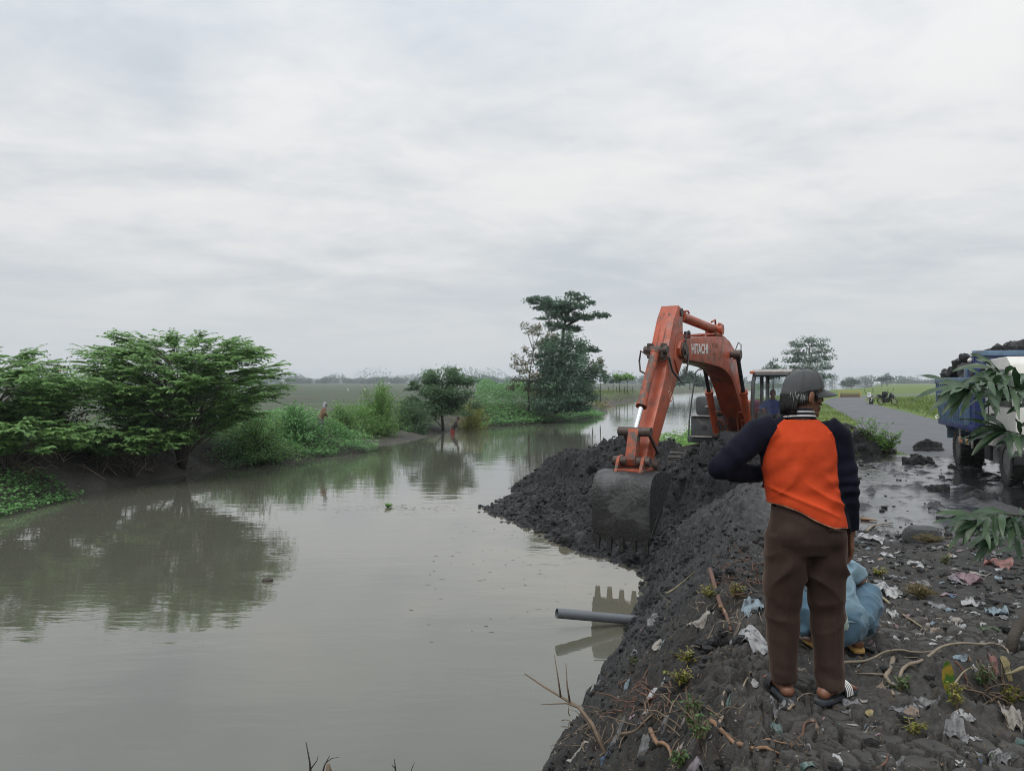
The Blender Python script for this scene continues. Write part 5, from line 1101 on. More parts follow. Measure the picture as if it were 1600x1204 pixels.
# ---------------------------------------------------------------- person squatting behind him
def build_squatter():
    D = 4.45; x0 = (1312 - 800) / FPX * D; root = empty('person', (x0, D, gz1(x0, D) + .0), label='person in light blue squatting on the ground behind the standing man', cat='person'); root.scale = (1, 1, .90)
    MAT_LB = clothmat('light_blue_cotton', (.175, .270, .325), .2, .85, 500, 8, (1, 1, 1), .45); MAT_LB2 = clothmat('light_blue_trousers', (.082, .150, .205), .2, .85, 500, 8, (1, 1, .6), .45)
    hip = Vector((0, .0, .19)); neck = Vector((-.03, .22, .53)); k = {}; a = {}
    b = MB()
    b.tube([hip, (0, .05, .30), (-.01, .13, .42), neck, (-.04, .27, .57)], [(.13, .10), (.12, .09), (.14, .09), (.07, .06), (.045, .045)], 16, side=(1, 0, 0))
    for s in (-1, 1):
        kn = Vector((s * .250, .19, .33)); an = Vector((s * .105, .03, .07)); b.tube([hip + Vector((s * .08, 0, 0)), kn], [.075, .055], 12); b.tube([kn, kn.lerp(an, .5), an], [.052, .05, .036], 12)
        b.tube([an - Vector((0, .055, .028)), an + Vector((0, .02, -.02)), an + Vector((s * .02, .10, -.045)), an + Vector((s * .03, .16, -.055))], [(.030, .028), (.036, .034), (.040, .022), (.036, .012)], 12, side=(1, 0, 0))
        for j in range(5): finger(b, an + Vector((s * (.01 + .012 * j), .155 - .006 * j, -.055)), (s * .15, 1, 0), (0, 0, -1), .03, .009, 3)
        sh = Vector((s * .155 - .02, .19, .47)); el = Vector((s * .205, .17, .385)); wr = Vector((s * .10, .38, .27)); b.tube([sh, el], [.045, .038], 10); b.tube([el, wr], [.036, .025], 10); hand(b, wr, (-s * .5, .8, -.3), (0, 0, -1), (-s, 0, .2), .85)
    hd = MB(); head_parts(hd); HM = Matrix.Translation((-.05, .25, .53)) @ Matrix.Rotation(R_(-38), 4, 'X') @ Matrix.Scale(.95, 4); b.add([HM @ Vector(v) for v in hd.v], hd.f)
    me = skinned(b, 'body', MAT_SKIN, .008, 3, .45); body = link('body', me, root)
    def xf(o): o.data.transform(HM); o.data.update()
    face_details(body, xf)
    h = MB(); r = random.Random(5)
    for q in range(700):
        th = r.uniform(0, 6.28); ph = r.uniform(0, 1.57); c_, s_ = math.cos(th) * math.cos(ph), math.sin(th) * math.cos(ph)
        if s_ > .45 and ph < .6: continue
        p0 = Vector((.078 * c_, -.008 + .098 * s_, .14 + .088 * math.sin(ph))); h.tube([p0, p0 + Vector((.006 * c_, .006 * s_, -.02)), p0 + Vector((.004 * c_, .004 * s_, -.045))], [.006, .006, .002], 4)
    xf(h.build('hair', MAT_HAIR, body, True))
    s = MB(); s.tube([(0, -.02, .17), (0, .01, .24), (-.005, .07, .34), (-.015, .13, .43), (-.025, .19, .50), (-.03, .235, .535)], [(.142, .128), (.132, .116), (.124, .106), (.145, .104), (.122, .085), (.068, .06)], 28, side=(1, 0, 0))
    for q in (-1, 1): s.tube([(q * .13 - .02, .17, .47), (q * .165 - .01, .175, .44), (q * .185, .17, .405)], [.072, .066, .060], 14)
    me = remesh(s, 'shirt', .010, 4); V = coords(me); N_ = normals(me); x, y, z = V.T; rid = lambda a, b, c, sd: (1 - np.abs(vn(a, b, c, sd))) ** 4; f = .016 * rid(x * 6 + 3 * z, y * 5, z * 9, 35) + .012 * rid(x * 11 - 6 * z, y * 9, z * 15, 36) + .006 * vn(x * 9, y * 9, z * 9, 31) + .003 * vn(x * 22, y * 22, z * 22, 32) - .004 + .006 * np.sin((z + .6 * np.abs(x)) * 45 + 2 * vn(x * 5, y * 5, z * 5, 33)) * np.exp(-((z - .28) / .09) ** 2); set_coords(me, V + N_ * f[:, None]); me.materials.append(MAT_LB); link('shirt', me, root)
    s = MB(); s.tube([(0, .0, .26), (0, -.01, .20), (0, -.005, .14), (0, .03, .10)], [(.130, .105), (.150, .125), (.140, .12), (.09, .08)], 28, side=(1, 0, 0))
    for q in (-1, 1): s.tube([(q * .09, .0, .19), (q * .18, .09, .265), (q * .250, .19, .325)], [.085, .084, .076], 16); s.tube([(q * .250, .19, .325), (q * .215, .12, .22), (q * .15, .04, .115)], [.074, .074, .066], 16)
    me = remesh(s, 'trousers', .010, 4); V = coords(me); N_ = normals(me); x, y, z = V.T; f = .015 * (1 - np.abs(vn(x * 5, y * 5 + 3 * x, z * 9, 45))) ** 4 + .012 * (1 - np.abs(vn(x * 12 + 6 * z, y * 10, z * 10, 46))) ** 4 - .004 + .007 * vn(x * 8, y * 8, z * 8, 41) + .0035 * vn(x * 20, y * 20, z * 20, 42); set_coords(me, V + N_ * f[:, None]); me.materials.append(MAT_LB2); link('trousers', me, root)
    for q in (-1, 1):
        g = Vector((q * .105, .03, 0)); m = MB(); out = [(-.10, 0), (-.09, .03), (-.05, .040), (.04, .038), (.11, .046), (.16, .042), (.185, .015), (.185, -.015), (.16, -.042), (.11, -.046), (.04, -.038), (-.05, -.040), (-.09, -.03)]
        m.prism(out[::-1], lambda p, w, z: g + Vector((w + q * p * .18, p, z)), .004, .022); so = m.build('flip_flop', MAT_SOLEY, root, bevel=.004)
        m = MB(); m.tube([g + Vector((q * .035 + .0, .02, .02)), g + Vector((q * .028, .075, .055)), g + Vector((q * .02, .125, .025))], .006, 6); m.tube([g + Vector((-.038, .02, .02)), g + Vector((-.01, .075, .055)), g + Vector((q * .02, .125, .025))], .006, 6); m.build('strap', MAT_SOLEY, so)
    # plastic bag hanging at the back, green things inside
    t = NT('thin_plastic_bag'); tr = t.N.new('ShaderNodeBsdfTransparent'); df = t.N.new('ShaderNodeBsdfTranslucent'); df.inputs[0].default_value = (.8, .85, .8, 1); t.set(Base_Color=(.62, .68, .62), Roughness=.3)
    m1 = t.N.new('ShaderNodeMixShader'); m1.inputs[0].default_value = .4; t.L.new(t.b.outputs[0], m1.inputs[1]); t.L.new(df.outputs[0], m1.inputs[2]); m2 = t.N.new('ShaderNodeMixShader'); m2.inputs[0].default_value = .35; t.L.new(m1.outputs[0], m2.inputs[1]); t.L.new(tr.outputs[0], m2.inputs[2]); t.L.new(m2.outputs[0], t.out.inputs[0])
    bag = MB(); bag.tube([(-.05, -.120, .34), (-.048, -.140, .30), (-.045, -.152, .24), (-.043, -.158, .19), (-.043, -.158, .17)], [(.006, .004), (.014, .008), (.024, .012), (.028, .013), (.022, .008)], 14, side=(1, 0, 0)); V = None
    bo = bag.build('plastic_bag', t.mat, None, True); bo.location = root.location; tag(bo, 'small thin clear plastic bag hanging at the back of the squatting person', 'bag')
    m = MB(); m.ell((-.044, -.156, .20), (.018, .008, .020), n=10, m=6); g = m.build('greens', plain('leaf_greens', (.10, .22, .05), .6, .4, 30), bo, True)
build_squatter()

# ---------------------------------------------------------------- excavator driver
def seated(root, s, shirt, arms, M):
    b = MB(); T = lambda v: M @ Vector(v)
    b.tube([T(v) for v in ((0, 0, .0), (0, -.02, .2), (0, -.02, .42), (0, .0, .52), (0, .02, .60))], [(.15, .11), (.15, .11), (.17, .10), (.07, .06), (.05, .05)], 16, side=tuple(M.to_3x3() @ Vector((1, 0, 0))))
    hd = MB(); head_parts(hd); HM = M @ Matrix.Translation((0, .0, .56)); b.add([HM @ Vector(v) for v in hd.v], hd.f)
    for q in (-1, 1):
        b.tube([T((q * .09, .02, .02)), T((q * .14, .42, .06))], [.085, .065], 12); b.tube([T((q * .14, .42, .06)), T((q * .14, .46, -.36))], [.06, .042], 12); b.tube([T((q * .14, .42, -.38)), T((q * .15, .62, -.40))], [(.045, .03), (.045, .02)], 10)
        sh, el, wr = Vector((q * .20, -.02, .44)), Vector((q * .28, .10, .22)), Vector((q * .27, .34, .26)); b.tube([T(sh), T(el)], [.05, .042], 10); b.tube([T(el), T(wr)], [.04, .027], 10)
        hand(b, T(wr), M.to_3x3() @ Vector((0, 1, -.2)), M.to_3x3() @ Vector((0, 0, -1)), M.to_3x3() @ Vector((-q, 0, 0)), .9)
    me = skinned(b, 'body', MAT_SKIN2, .011, 3); body = link('body', me, root)
    s_ = MB(); s_.tube([T(v) for v in ((0, 0, -.03), (0, -.02, .15), (0, -.02, .35), (0, -.015, .46), (0, 0, .52))], [(.18, .135), (.18, .135), (.20, .125), (.16, .09), (.075, .065)], 20, side=tuple(M.to_3x3() @ Vector((1, 0, 0))))
    for q in (-1, 1): s_.tube([T((q * .15, -.02, .45)), T((q * .235, .02, .36)), T((q * .285, .10, .22)), T((q * .275, .22, .24))], [.075, .068, .06, .052], 12)
    me = remesh(s_, 'shirt', .013, 4); V = coords(me); N_ = normals(me); x, y, z = V.T; set_coords(me, V + N_ * (.008 * vn(x * 9, y * 9, z * 9, 51))[:, None]); me.materials.append(shirt); link('shirt', me, root)
    h = MB(); h.ell((0, -.018, .158), (.083, .095, .082), n=16, m=10); ho = h.build('hair', MAT_HAIR, body, True); ho.data.transform(HM)
    t = MB()
    for q in (-1, 1): t.tube([T((q * .09, -.02, .02)), T((q * .14, .42, .06)), T((q * .14, .46, -.30))], [.10, .08, .06], 12)
    me = remesh(t, 'trousers', .016, 3); me.materials.append(MAT_HAIR if False else plain('dark_trousers', (.03, .032, .05), .85, .2, 8)); link('trousers', me, root); return body
def build_driver():
    p = EXL(-.20, .76, .64); root = empty('person', EXC.location + p, label='driver in a blue shirt sitting inside the excavator cab', cat='person')
    yaw = math.pi - EX_TH; M = Matrix.Rotation(yaw + .25, 4, 'Z') @ Matrix.Scale(.94, 4)
    seated(root, 1, clothmat('royal_blue_shirt', (.022, .06, .30), .25), 1, M)
build_driver()

# ---------------------------------------------------------------- far figures
def small_person(loc, rz, label, mats, stoop=0., scarf=None, depth=0.):
    root = empty('person', loc, rz, label=label, cat='person'); top, low, skin = mats; b = MB()
    B = lambda z, y=0: Vector((0, y + stoop * max(0, z - .85), z)); 
    b.tube([B(.80), B(1.05), B(1.28), B(1.40), B(1.46)], [(.15, .10), (.14, .10), (.17, .10), (.06, .055), (.05, .05)], 14, side=(1, 0, 0))
    hd = MB(); head_parts(hd); HM = Matrix.Translation(B(1.42, .02)); b.add([HM @ Vector(v) for v in hd.v], hd.f)
    for q in (-1, 1):
        b.tube([(q * .09, 0, .82), (q * .10, .02, .44), (q * .10, 0, .06)], [.08, .055, .038], 10); b.tube([(q * .10, -.05, .04), (q * .11, .14, .03)], [(.04, .035), (.04, .02)], 8)
        s, e, w_ = B(1.34) + Vector((q * .18, 0, 0)), B(1.1) + Vector((q * .25, .05, 0)), B(.98) + Vector((q * .20, .24, 0)); b.tube([s, e, w_], [.048, .04, .027], 8); hand(b, w_, (0, 1, -.3), (0, 0, -1), (-q, 0, 0), .9)
    me = skinned(b, 'body', skin, .014, 2); body = link('body', me, root)
    s_ = MB(); s_.tube([B(.78), B(.95), B(1.15), B(1.32), B(1.40)], [(.19, .14), (.18, .135), (.185, .13), (.165, .10), (.08, .07)], 16, side=(1, 0, 0))
    for q in (-1, 1): s_.tube([B(1.33) + Vector((q * .14, 0, 0)), B(1.1) + Vector((q * .25, .05, 0)), B(1.0) + Vector((q * .21, .2, 0))], [.075, .06, .05], 10)
    me = remesh(s_, 'shirt', .02, 3); me.materials.append(top); link('shirt', me, root)
    t = MB(); t.tube([(0, 0, .86), (0, 0, .7), (0, .01, .4), (0, 0, .12)], [(.19, .14), (.20, .15), (.19, .14), (.17, .13)], 16, side=(1, 0, 0)); me = remesh(t, 'skirt', .02, 2); me.materials.append(low); link('skirt', me, root)
    if scarf:
        m = MB(); m.ell((0, -.012, .14), (.09, .108, .098), n=16, m=10); m.tube([(0, -.04, .12), (0, -.05, .02), (0, -.03, -.08)], [(.09, .07), (.10, .07), (.15, .09)], 14, side=(1, 0, 0)); o = m.build('headscarf', scarf, root, True); o.data.transform(HM)
        m = MB(); m.tube([(0, .05, .185), (0, .13, .165)], [(.085, .012), (.05, .006)], 10, side=(1, 0, 0)); o = m.build('hat_brim', scarf, root, True); o.data.transform(HM)
    else:
        m = MB(); m.ell((0, -.015, .15), (.082, .10, .085), n=14, m=8); o = m.build('hair', MAT_HAIR, body, True); o.data.transform(HM)
    return root
D = 37; p = P(501, 620, D); small_person((p.x, D, gz1(p.x, D) - .05), R_(-60), 'woman in a pale grey headscarf standing among the bushes on the far bank', (clothmat('orange_print_blouse', (.20, .105, .065), .4), clothmat('grey_green_skirt', (.13, .16, .14), .4), MAT_SKIN2), .35, clothmat('grey_scarf', (.30, .31, .34), .2))
D = 50.5; p = P(707, 680, D); small_person((p.x, D, WATER - .55), R_(-70), 'person in red standing in the shallow water under the bank tree', (clothmat('dark_top', (.03, .022, .02), .3), clothmat('red_cloth', (.22, .032, .025), .3), MAT_SKIN2), .65)
# ================================================================ PLANTS
def leaf_mesh(name, pos, dr, nr, ln, wd, mat, tint=None, droop=.15, seed=0):
    """leaf blades: base, two shoulders, tip"""
    pos, dr, nr = np.asarray(pos, float), np.asarray(dr, float), np.asarray(nr, float); n = len(pos); r = np.random.default_rng(seed)
    dr = dr / np.maximum(np.linalg.norm(dr, axis=1), 1e-6)[:, None]; nr = nr - dr * np.sum(nr * dr, 1)[:, None]; nr = nr / np.maximum(np.linalg.norm(nr, axis=1), 1e-6)[:, None]; sd = np.cross(dr, nr)
    ln = np.broadcast_to(ln, n)[:, None]; wd = np.broadcast_to(wd, n)[:, None]
    a = pos; mid = pos + dr * ln * .48 + nr * ln * .03; b = mid + sd * wd * .5 - nr * wd * .12; d = mid - sd * wd * .5 - nr * wd * .12; c = pos + dr * ln - np.array([0, 0, 1.0]) * ln * droop
    V = np.stack([a, b, c, d], 1).reshape(-1, 3); i = np.arange(n)[:, None] * 4; Fc = np.concatenate([i + np.array([[0, 1, 2]]), i + np.array([[0, 2, 3]])], 1).reshape(-1, 3)
    tint = r.random(n) if tint is None else tint
    return mesh_np(name, V, Fc, [mat], False, fattr={'tint': np.repeat(tint, 2)})
def unit(v): return v / np.maximum(np.linalg.norm(v, axis=-1, keepdims=True), 1e-9)
MAT_BARK = plain('grey_brown_bark', (.062, .050, .040), .85, .4, 8, bump=.7, bs=25, bd=.02)
MAT_TWIG = plain('dry_twig', (.16, .115, .078), .8, .35, 15, bump=.4)
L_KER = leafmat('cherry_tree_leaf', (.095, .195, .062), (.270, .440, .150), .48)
L_DARK = leafmat('dark_glossy_leaf', (.050, .105, .050), (.130, .225, .100), .35, .40)
L_RED = leafmat('olive_red_leaf', (0.073, 0.087, 0.046), (0.166, 0.177, 0.094), .25, .5, (0.333, 0.125, 0.062), .12)
L_BRI = leafmat('bright_green_leaf', (.100, .220, .050), (.240, .420, .110), .42)
L_YEL = leafmat('yellow_green_leaf', (0.145, 0.177, 0.032), (0.306, 0.290, 0.064), .38)
L_CRP = leafmat('creeper_leaf', (.070, .185, .060), (.200, .400, .140), .38)
L_TALL = leafmat('tall_tree_leaf', (.060, .115, .078), (.140, .225, .145), .36)
L_WEED = leafmat('dull_weed_leaf', (.035, .075, .022), (.105, .170, .055), .3)
L_GRS = leafmat('grass_blade', (.070, .120, .022), (.190, .245, .060), .35, .6)
L_DRY = leafmat('straw_blade', (.14, .12, .05), (.28, .24, .12), .3, .7)
L_FAR = leafmat('far_leaf', (.036, .072, .048), (.080, .125, .080), .25)
UP = np.array([0, 0, 1.0])
def thing_tree(name, loc, label, cat, group=None): return empty(name, loc, label=label, cat=cat, group=group)

def sprays(base, R, H, n, seed, lo=.30, az=None, prof=None, dens=1.0, leaf=(.160, .098), twigs=4, mat=None, flat=.5):
    """tiers of long drooping branches with two-ranked leaves; returns trunk mesh and crown mesh, local to base"""
    r = np.random.default_rng(seed); tb = MB(); pos, dr, nr = [], [], []
    prof = prof or (lambda t: .66 + .80 * t - .92 * t ** 3.0)
    limbs = []
    for k in range(7):
        a = k / 7 * 6.28 + r.uniform(-.3, .3); h = H * r.uniform(.45, .85); rad = R * r.uniform(.22, .42)
        pts = [Vector((0, 0, -.1)), Vector((math.cos(a) * rad * .15, math.sin(a) * rad * .15, H * .16)), Vector((math.cos(a) * rad * .5, math.sin(a) * rad * .5, h * .6)), Vector((math.cos(a) * rad, math.sin(a) * rad, h))]
        tb.tube(pts, [H * .022, H * .018, H * .011, H * .005], 7); limbs.append(pts)
    for i in range(n):
        t = r.random() ** .9; a = r.uniform(*(az or (0, 6.283))); lm = limbs[int(((a % 6.283) / 6.283) * 7) % 7]
        st = np.array(lm[2].lerp(lm[3], r.random())) if t > .35 else np.array(lm[1].lerp(lm[2], r.random()))
        rad = R * prof(t) * r.uniform(.70, 1.04); z1 = H * (lo + (1 - lo) * t) * r.uniform(.94, 1.02); en = np.array([math.cos(a) * rad, math.sin(a) * rad, z1])
        st = np.array([en[0] * .22, en[1] * .22, max(H * .10, en[2] - H * r.uniform(.10, .22) - rad * .12)]) + r.normal(0, .03, 3) * R
        mid = (st + en) / 2 + UP * H * .07 * r.uniform(.4, 1.3); u = np.linspace(0, 1, 12)[:, None]
        cur = (1 - u) ** 2 * st + 2 * u * (1 - u) * mid + u * u * en; cur[:, 2] -= .10 * rad * u[:, 0] ** 4 * r.uniform(.3, 1.2)
        tb.tube([Vector(c) for c in cur[::3]] + [Vector(cur[-1])], [H * .0036, H * .003, H * .0022, H * .0014, H * .0007], 4, cap=False)
        out = unit(en - st); sdv = unit(np.cross(out, UP))
        def lv(c0, d0, length, cnt):
            k = max(3, int(cnt * dens)); q = np.linspace(.08, 1, k)[:, None]; pts = c0 + d0 * length * q - UP * length * .16 * q ** 2; s_ = unit(np.cross(d0, UP)); sg = np.where(np.arange(k) % 2, 1.0, -1.0)[:, None]
            pos.append(pts); dr.append(unit(d0 * .75 + s_ * sg * .8 - UP * r.uniform(.05, .4, (k, 1)))); nr.append(unit(UP + r.normal(0, .22, (k, 3))))
        for w in range(5 + twigs):
            uu = r.uniform(.35, 1.0); c0 = cur[min(11, int(uu * 11))]; d0 = unit(out * r.uniform(.5, 1) + sdv * r.uniform(-1, 1) * (1.1 - .5 * uu) + UP * r.uniform(-.22, .12)); lv(c0, d0, R * r.uniform(.10, .20), 13)
        lv(cur[7], unit(cur[11] - cur[7]), np.linalg.norm(cur[11] - cur[7]) * 1.05, 15)
    pos = np.concatenate(pos); dr = np.concatenate(dr); nr = np.concatenate(nr); k = len(pos)
    tint = np.clip(.5 + .25 * r.normal(size=k), 0, 1)
    cm = leaf_mesh('crown', pos, dr, nr, leaf[0] * r.uniform(.7, 1.2, k), leaf[1] * r.uniform(.7, 1.2, k), mat or L_KER, tint, .32, seed)
    return tb.mesh('trunk', MAT_BARK, True), cm
def put_tree(name, loc, label, cat, meshes, group=None):
    root = thing_tree(name, loc, label, cat, group); link('trunk', meshes[0], root); link('crown', meshes[1], root); return root
def bush(base, rx, ry, H, stems, per, seed, leaf=(.09, .05), mat=None, up=.35, hollow=.35, shape=1.0, stem_r=.012, lean=(0, 0), z0=.05, twigmat=None):
    """stems fanning out of one foot into an uneven dome, leaves along their outer part"""
    r = np.random.default_rng(seed); tb = MB(); pos, dr, nr, tn = [], [], [], []
    for i in range(stems):
        a = r.uniform(0, 6.283); q = r.random() ** .5; e = r.random() ** shape; lump = 1 + .30 * math.sin(3 * a + seed) * math.sin(5 * e + seed * 2)
        rad = math.sqrt(max(0, 1 - (e * .96) ** 2)) * q * lump; en = np.array([math.cos(a) * rx * rad + lean[0] * e, math.sin(a) * ry * rad + lean[1] * e, H * (z0 + (1 - z0) * e * r.uniform(.85, 1.05))])
        st = np.array([math.cos(a) * rx * .12 * r.random(), math.sin(a) * ry * .12 * r.random(), 0]); mid = np.array([en[0] * .35, en[1] * .35, en[2] * .65])
        tb.tube([Vector(st), Vector(mid), Vector(en)], [stem_r, stem_r * .7, stem_r * .25], 4, cap=False)
        k = max(4, int(per * r.uniform(.6, 1.3))); u = (hollow + (1 - hollow) * r.random(k))[:, None]; c = (1 - u) ** 2 * st + 2 * u * (1 - u) * mid + u * u * en
        c = c + r.normal(0, 1, (k, 3)) * np.array([rx, ry, H]) * .055; o = unit(c - np.array([0, 0, H * .35])); pos.append(c); dr.append(unit(o + r.normal(0, .55, (k, 3)) + UP * up * .3)); nr.append(unit(UP * (.5 + up) + o * .6 + r.normal(0, .4, (k, 3)))); tn.append(np.full(k, r.normal(0, .12)))
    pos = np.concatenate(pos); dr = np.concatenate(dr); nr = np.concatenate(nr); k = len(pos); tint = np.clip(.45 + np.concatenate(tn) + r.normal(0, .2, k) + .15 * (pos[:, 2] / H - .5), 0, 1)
    return tb.mesh('stems', twigmat or MAT_BARK, True), leaf_mesh('crown', pos, dr, nr, leaf[0] * r.uniform(.6, 1.25, k), leaf[1] * r.uniform(.6, 1.25, k), mat or L_DARK, tint, .15, seed)
def put_bush(name, loc, label, cat, m, group=None):
    root = thing_tree(name, loc, label, cat, group); link('stems', m[0], root); link('foliage', m[1], root); return root
def pads(base, trunk, padl, seed, leaf, mat, dens=900, trunk_r=.14, flat=.45, branch_from=None):
    """tree built of separate leaf pads: (x, y, z, rx, rz); limbs run from the trunk to each pad"""
    r = np.random.default_rng(seed); tb = MB(); T = [Vector(p) for p in trunk]; n = len(T); tb.tube(T, [trunk_r * (1 - .75 * i / (n - 1)) for i in range(n)], 9)
    pos, dr, nr, tn = [], [], [], []
    for (x, y, z, rx, rz) in padl:
        c = Vector((x, y, z)); zt = z - max(.2, .35 * math.hypot(x - T[-1].x, y)); k = min(range(n), key=lambda i: abs(T[i].z - zt)); s = T[k]; mid = s.lerp(c, .55) + Vector((0, 0, .12 * (c - s).length))
        tb.tube([s, mid, c], [trunk_r * .34, trunk_r * .22, trunk_r * .08], 6, cap=False)
        for j in range(5):
            a = r.uniform(0, 6.28); tb.tube([mid.lerp(c, .6), c + Vector((math.cos(a) * rx * .75, math.sin(a) * rx * .75, r.uniform(-.2, .4) * rz))], [trunk_r * .09, trunk_r * .03], 4, cap=False)
        cnt = max(60, int(dens * rx * (rx * .5 + rz * .5))); sub = max(3, int(rx * 7)); cc = r.normal(0, 1, (sub, 3)) * np.array([rx, rx, rz]) * .5
        w = r.integers(0, sub, cnt); p = cc[w] + r.normal(0, 1, (cnt, 3)) * np.array([rx * .26, rx * .26, rz * .30]); p[:, 2] = np.where(p[:, 2] < -rz * .55, -rz * .55 + .2 * r.random(cnt) * rz, p[:, 2])
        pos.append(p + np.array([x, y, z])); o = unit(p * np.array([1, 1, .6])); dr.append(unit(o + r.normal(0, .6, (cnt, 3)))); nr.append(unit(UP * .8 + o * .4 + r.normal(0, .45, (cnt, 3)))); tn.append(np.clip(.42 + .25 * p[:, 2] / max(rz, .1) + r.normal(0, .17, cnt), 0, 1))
    pos = np.concatenate(pos); dr = np.concatenate(dr); nr = np.concatenate(nr); k = len(pos)
    return tb.mesh('trunk', MAT_BARK, True), leaf_mesh('crown', pos, dr, nr, leaf[0] * r.uniform(.6, 1.25, k), leaf[1] * r.uniform(.6, 1.25, k), mat, np.concatenate(tn), .1, seed)

def at(px, D, dz=0.0):
    x = (px - 800) / FPX * D; return Vector((x, D, gz1(x, D) + dz))
# ---- trees on the far bank, left to right
b = at(-30, 23.5); put_tree('cherry_tree', b, 'leafy green tree with drooping branches cut off by the left edge', 'tree', sprays(b, 3.3, 3.0, 190, 11, lo=.30))
b = at(12, 22.0); put_tree('cherry_tree', b - Vector((0, 0, .15)), 'low spreading sapling hanging over the bank at the left edge', 'tree', sprays(b, 2.2, 1.7, 75, 12, lo=.55))
b = at(285, 28.3); put_tree('cherry_tree', b, 'wide umbrella-shaped green tree with layered drooping branches on the far bank', 'tree', sprays(b, 3.75, 4.95, 340, 13, lo=.34, prof=lambda t: .58 + 1.05 * t - 1.02 * t ** 3.2))
b = at(205, 25.8); put_tree('cherry_tree', b - Vector((0, 0, .0)), 'low fan of green branches in front of the umbrella-shaped tree', 'tree', sprays(b, 2.2, 1.8, 85, 14, lo=.60, mat=L_KER))
b = at(92, 25.5); put_bush('shrub', b, 'dull olive shrub with reddish leaves between the two drooping trees', 'shrub', bush(b, 1.3, 1.0, 2.9, 110, 40, 15, (.10, .06), L_RED, hollow=.3, stem_r=.016))
b = at(400, 32.0); put_bush('shrub', b, 'dense green shrub right of the umbrella-shaped tree', 'shrub', bush(b, 2.2, 1.7, 2.0, 160, 44, 16, (.13, .075), L_KER, hollow=.25))
b = at(462, 35.5); put_bush('shrub', b, 'round leafy shrub left of the woman in the headscarf', 'shrub', bush(b, 1.8, 1.5, 1.7, 140, 40, 17, (.13, .075), L_CRP, hollow=.25))
b = at(535, 39.5); put_bush('shrub', b, 'low dull green shrub right of the woman in the headscarf', 'shrub', bush(b, 1.8, 1.5, 1.8, 130, 40, 18, (.14, .075), L_KER, hollow=.25))
b = at(592, 45); put_bush('shrub', b, 'bright feathery green shrub behind the mud beach', 'shrub', bush(b, 1.8, 1.6, 3.0, 190, 64, 19, (.15, .055), L_BRI, hollow=.3, up=.6))
b = at(560, 43); put_bush('shrub', b, 'small bright green shrub at the foot of the feathery shrub', 'shrub', bush(b, 1.5, 1.3, 1.8, 110, 50, 29, (.14, .055), L_BRI, hollow=.3, up=.6))
b = at(640, 49.5); put_bush('shrub', b - Vector((0, 0, .3)), 'dark green bush overhanging the mud beach', 'shrub', bush(b, 2.2, 1.7, 2.4, 170, 60, 20, (.14, .06), L_DARK, hollow=.25))
b = at(690, 52.3); dz = b.z
def rel(lst, base, D): return [((px - 800) / FPX * D - base.x, dy, CAMZ - (py - HOR) / FPX * D - base.z, r * D / FPX, rz * D / FPX) for px, py, r, rz, dy in lst]
tl = rel([(690, 592, 28, 14, 0), (708, 590, 22, 12, -.5), (668, 597, 16, 10, .4), (650, 604, 12, 8, -.3), (718, 600, 16, 12, .3), (680, 612, 30, 14, -.6), (705, 618, 26, 14, -.4), (660, 628, 24, 14, -.3), (690, 638, 30, 16, -.7), (720, 630, 20, 16, 0), (670, 648, 24, 14, -.6)], b, 52.3)
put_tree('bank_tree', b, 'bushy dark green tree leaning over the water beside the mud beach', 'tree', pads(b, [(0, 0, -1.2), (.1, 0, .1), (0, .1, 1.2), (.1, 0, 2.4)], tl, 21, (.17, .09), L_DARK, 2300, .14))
b = at(735, 55.5); put_bush('shrub', b - Vector((0, 0, .5)), 'yellow-green shrub on the right of the bushy bank tree', 'shrub', bush(b, 2.0, 1.6, 3.0, 160, 64, 22, (.13, .06), L_YEL, hollow=.25))
# ---- tall tree with a broken, tiered crown
D = 68; b = at(878, D); b.z = -.6
pl = rel([(893, 459, 10, 5, 0), (905, 464, 14, 5, .3), (885, 474, 18, 7, -.3), (843, 469, 15, 6, .4), (832, 466, 9, 5, 0), (857, 478, 18, 8, .2), (875, 484, 22, 9, 0), (905, 480, 16, 7, .2), (922, 474, 8, 4, 0), (862, 494, 20, 8, -.2), (890, 496, 18, 7, .3), (916, 495, 15, 6, 0), (934, 494, 13, 4.5, .2), (946, 492, 7, 3, 0), (866, 508, 16, 7, 0), (884, 514, 16, 5, .2), (900, 514, 9, 4, 0)], b, D)
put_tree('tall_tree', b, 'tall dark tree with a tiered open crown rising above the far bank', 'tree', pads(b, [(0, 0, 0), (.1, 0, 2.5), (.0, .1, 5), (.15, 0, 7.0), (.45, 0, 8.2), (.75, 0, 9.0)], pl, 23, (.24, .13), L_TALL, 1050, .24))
D = 66; b = at(868, D); b.z = -1.1
pl = rel([(880, 540, 20, 16, -.5), (865, 548, 22, 18, -.8), (895, 555, 22, 16, -.6), (850, 570, 26, 20, -1), (880, 580, 30, 22, -1.5), (905, 578, 24, 18, -.8), (920, 592, 18, 14, -.5), (850, 600, 28, 20, -1.2), (885, 612, 34, 22, -1.8), (912, 612, 20, 16, -1), (870, 630, 34, 16, -2), (900, 632, 26, 12, -1.6), (918, 545, 13, 6, 0), (930, 545, 7, 4, 0)], b, D)
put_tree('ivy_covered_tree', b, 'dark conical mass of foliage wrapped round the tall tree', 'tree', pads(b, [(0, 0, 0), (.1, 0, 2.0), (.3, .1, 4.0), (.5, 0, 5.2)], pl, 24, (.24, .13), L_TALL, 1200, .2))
D = 64; b = at(826, D); b.z = -.8
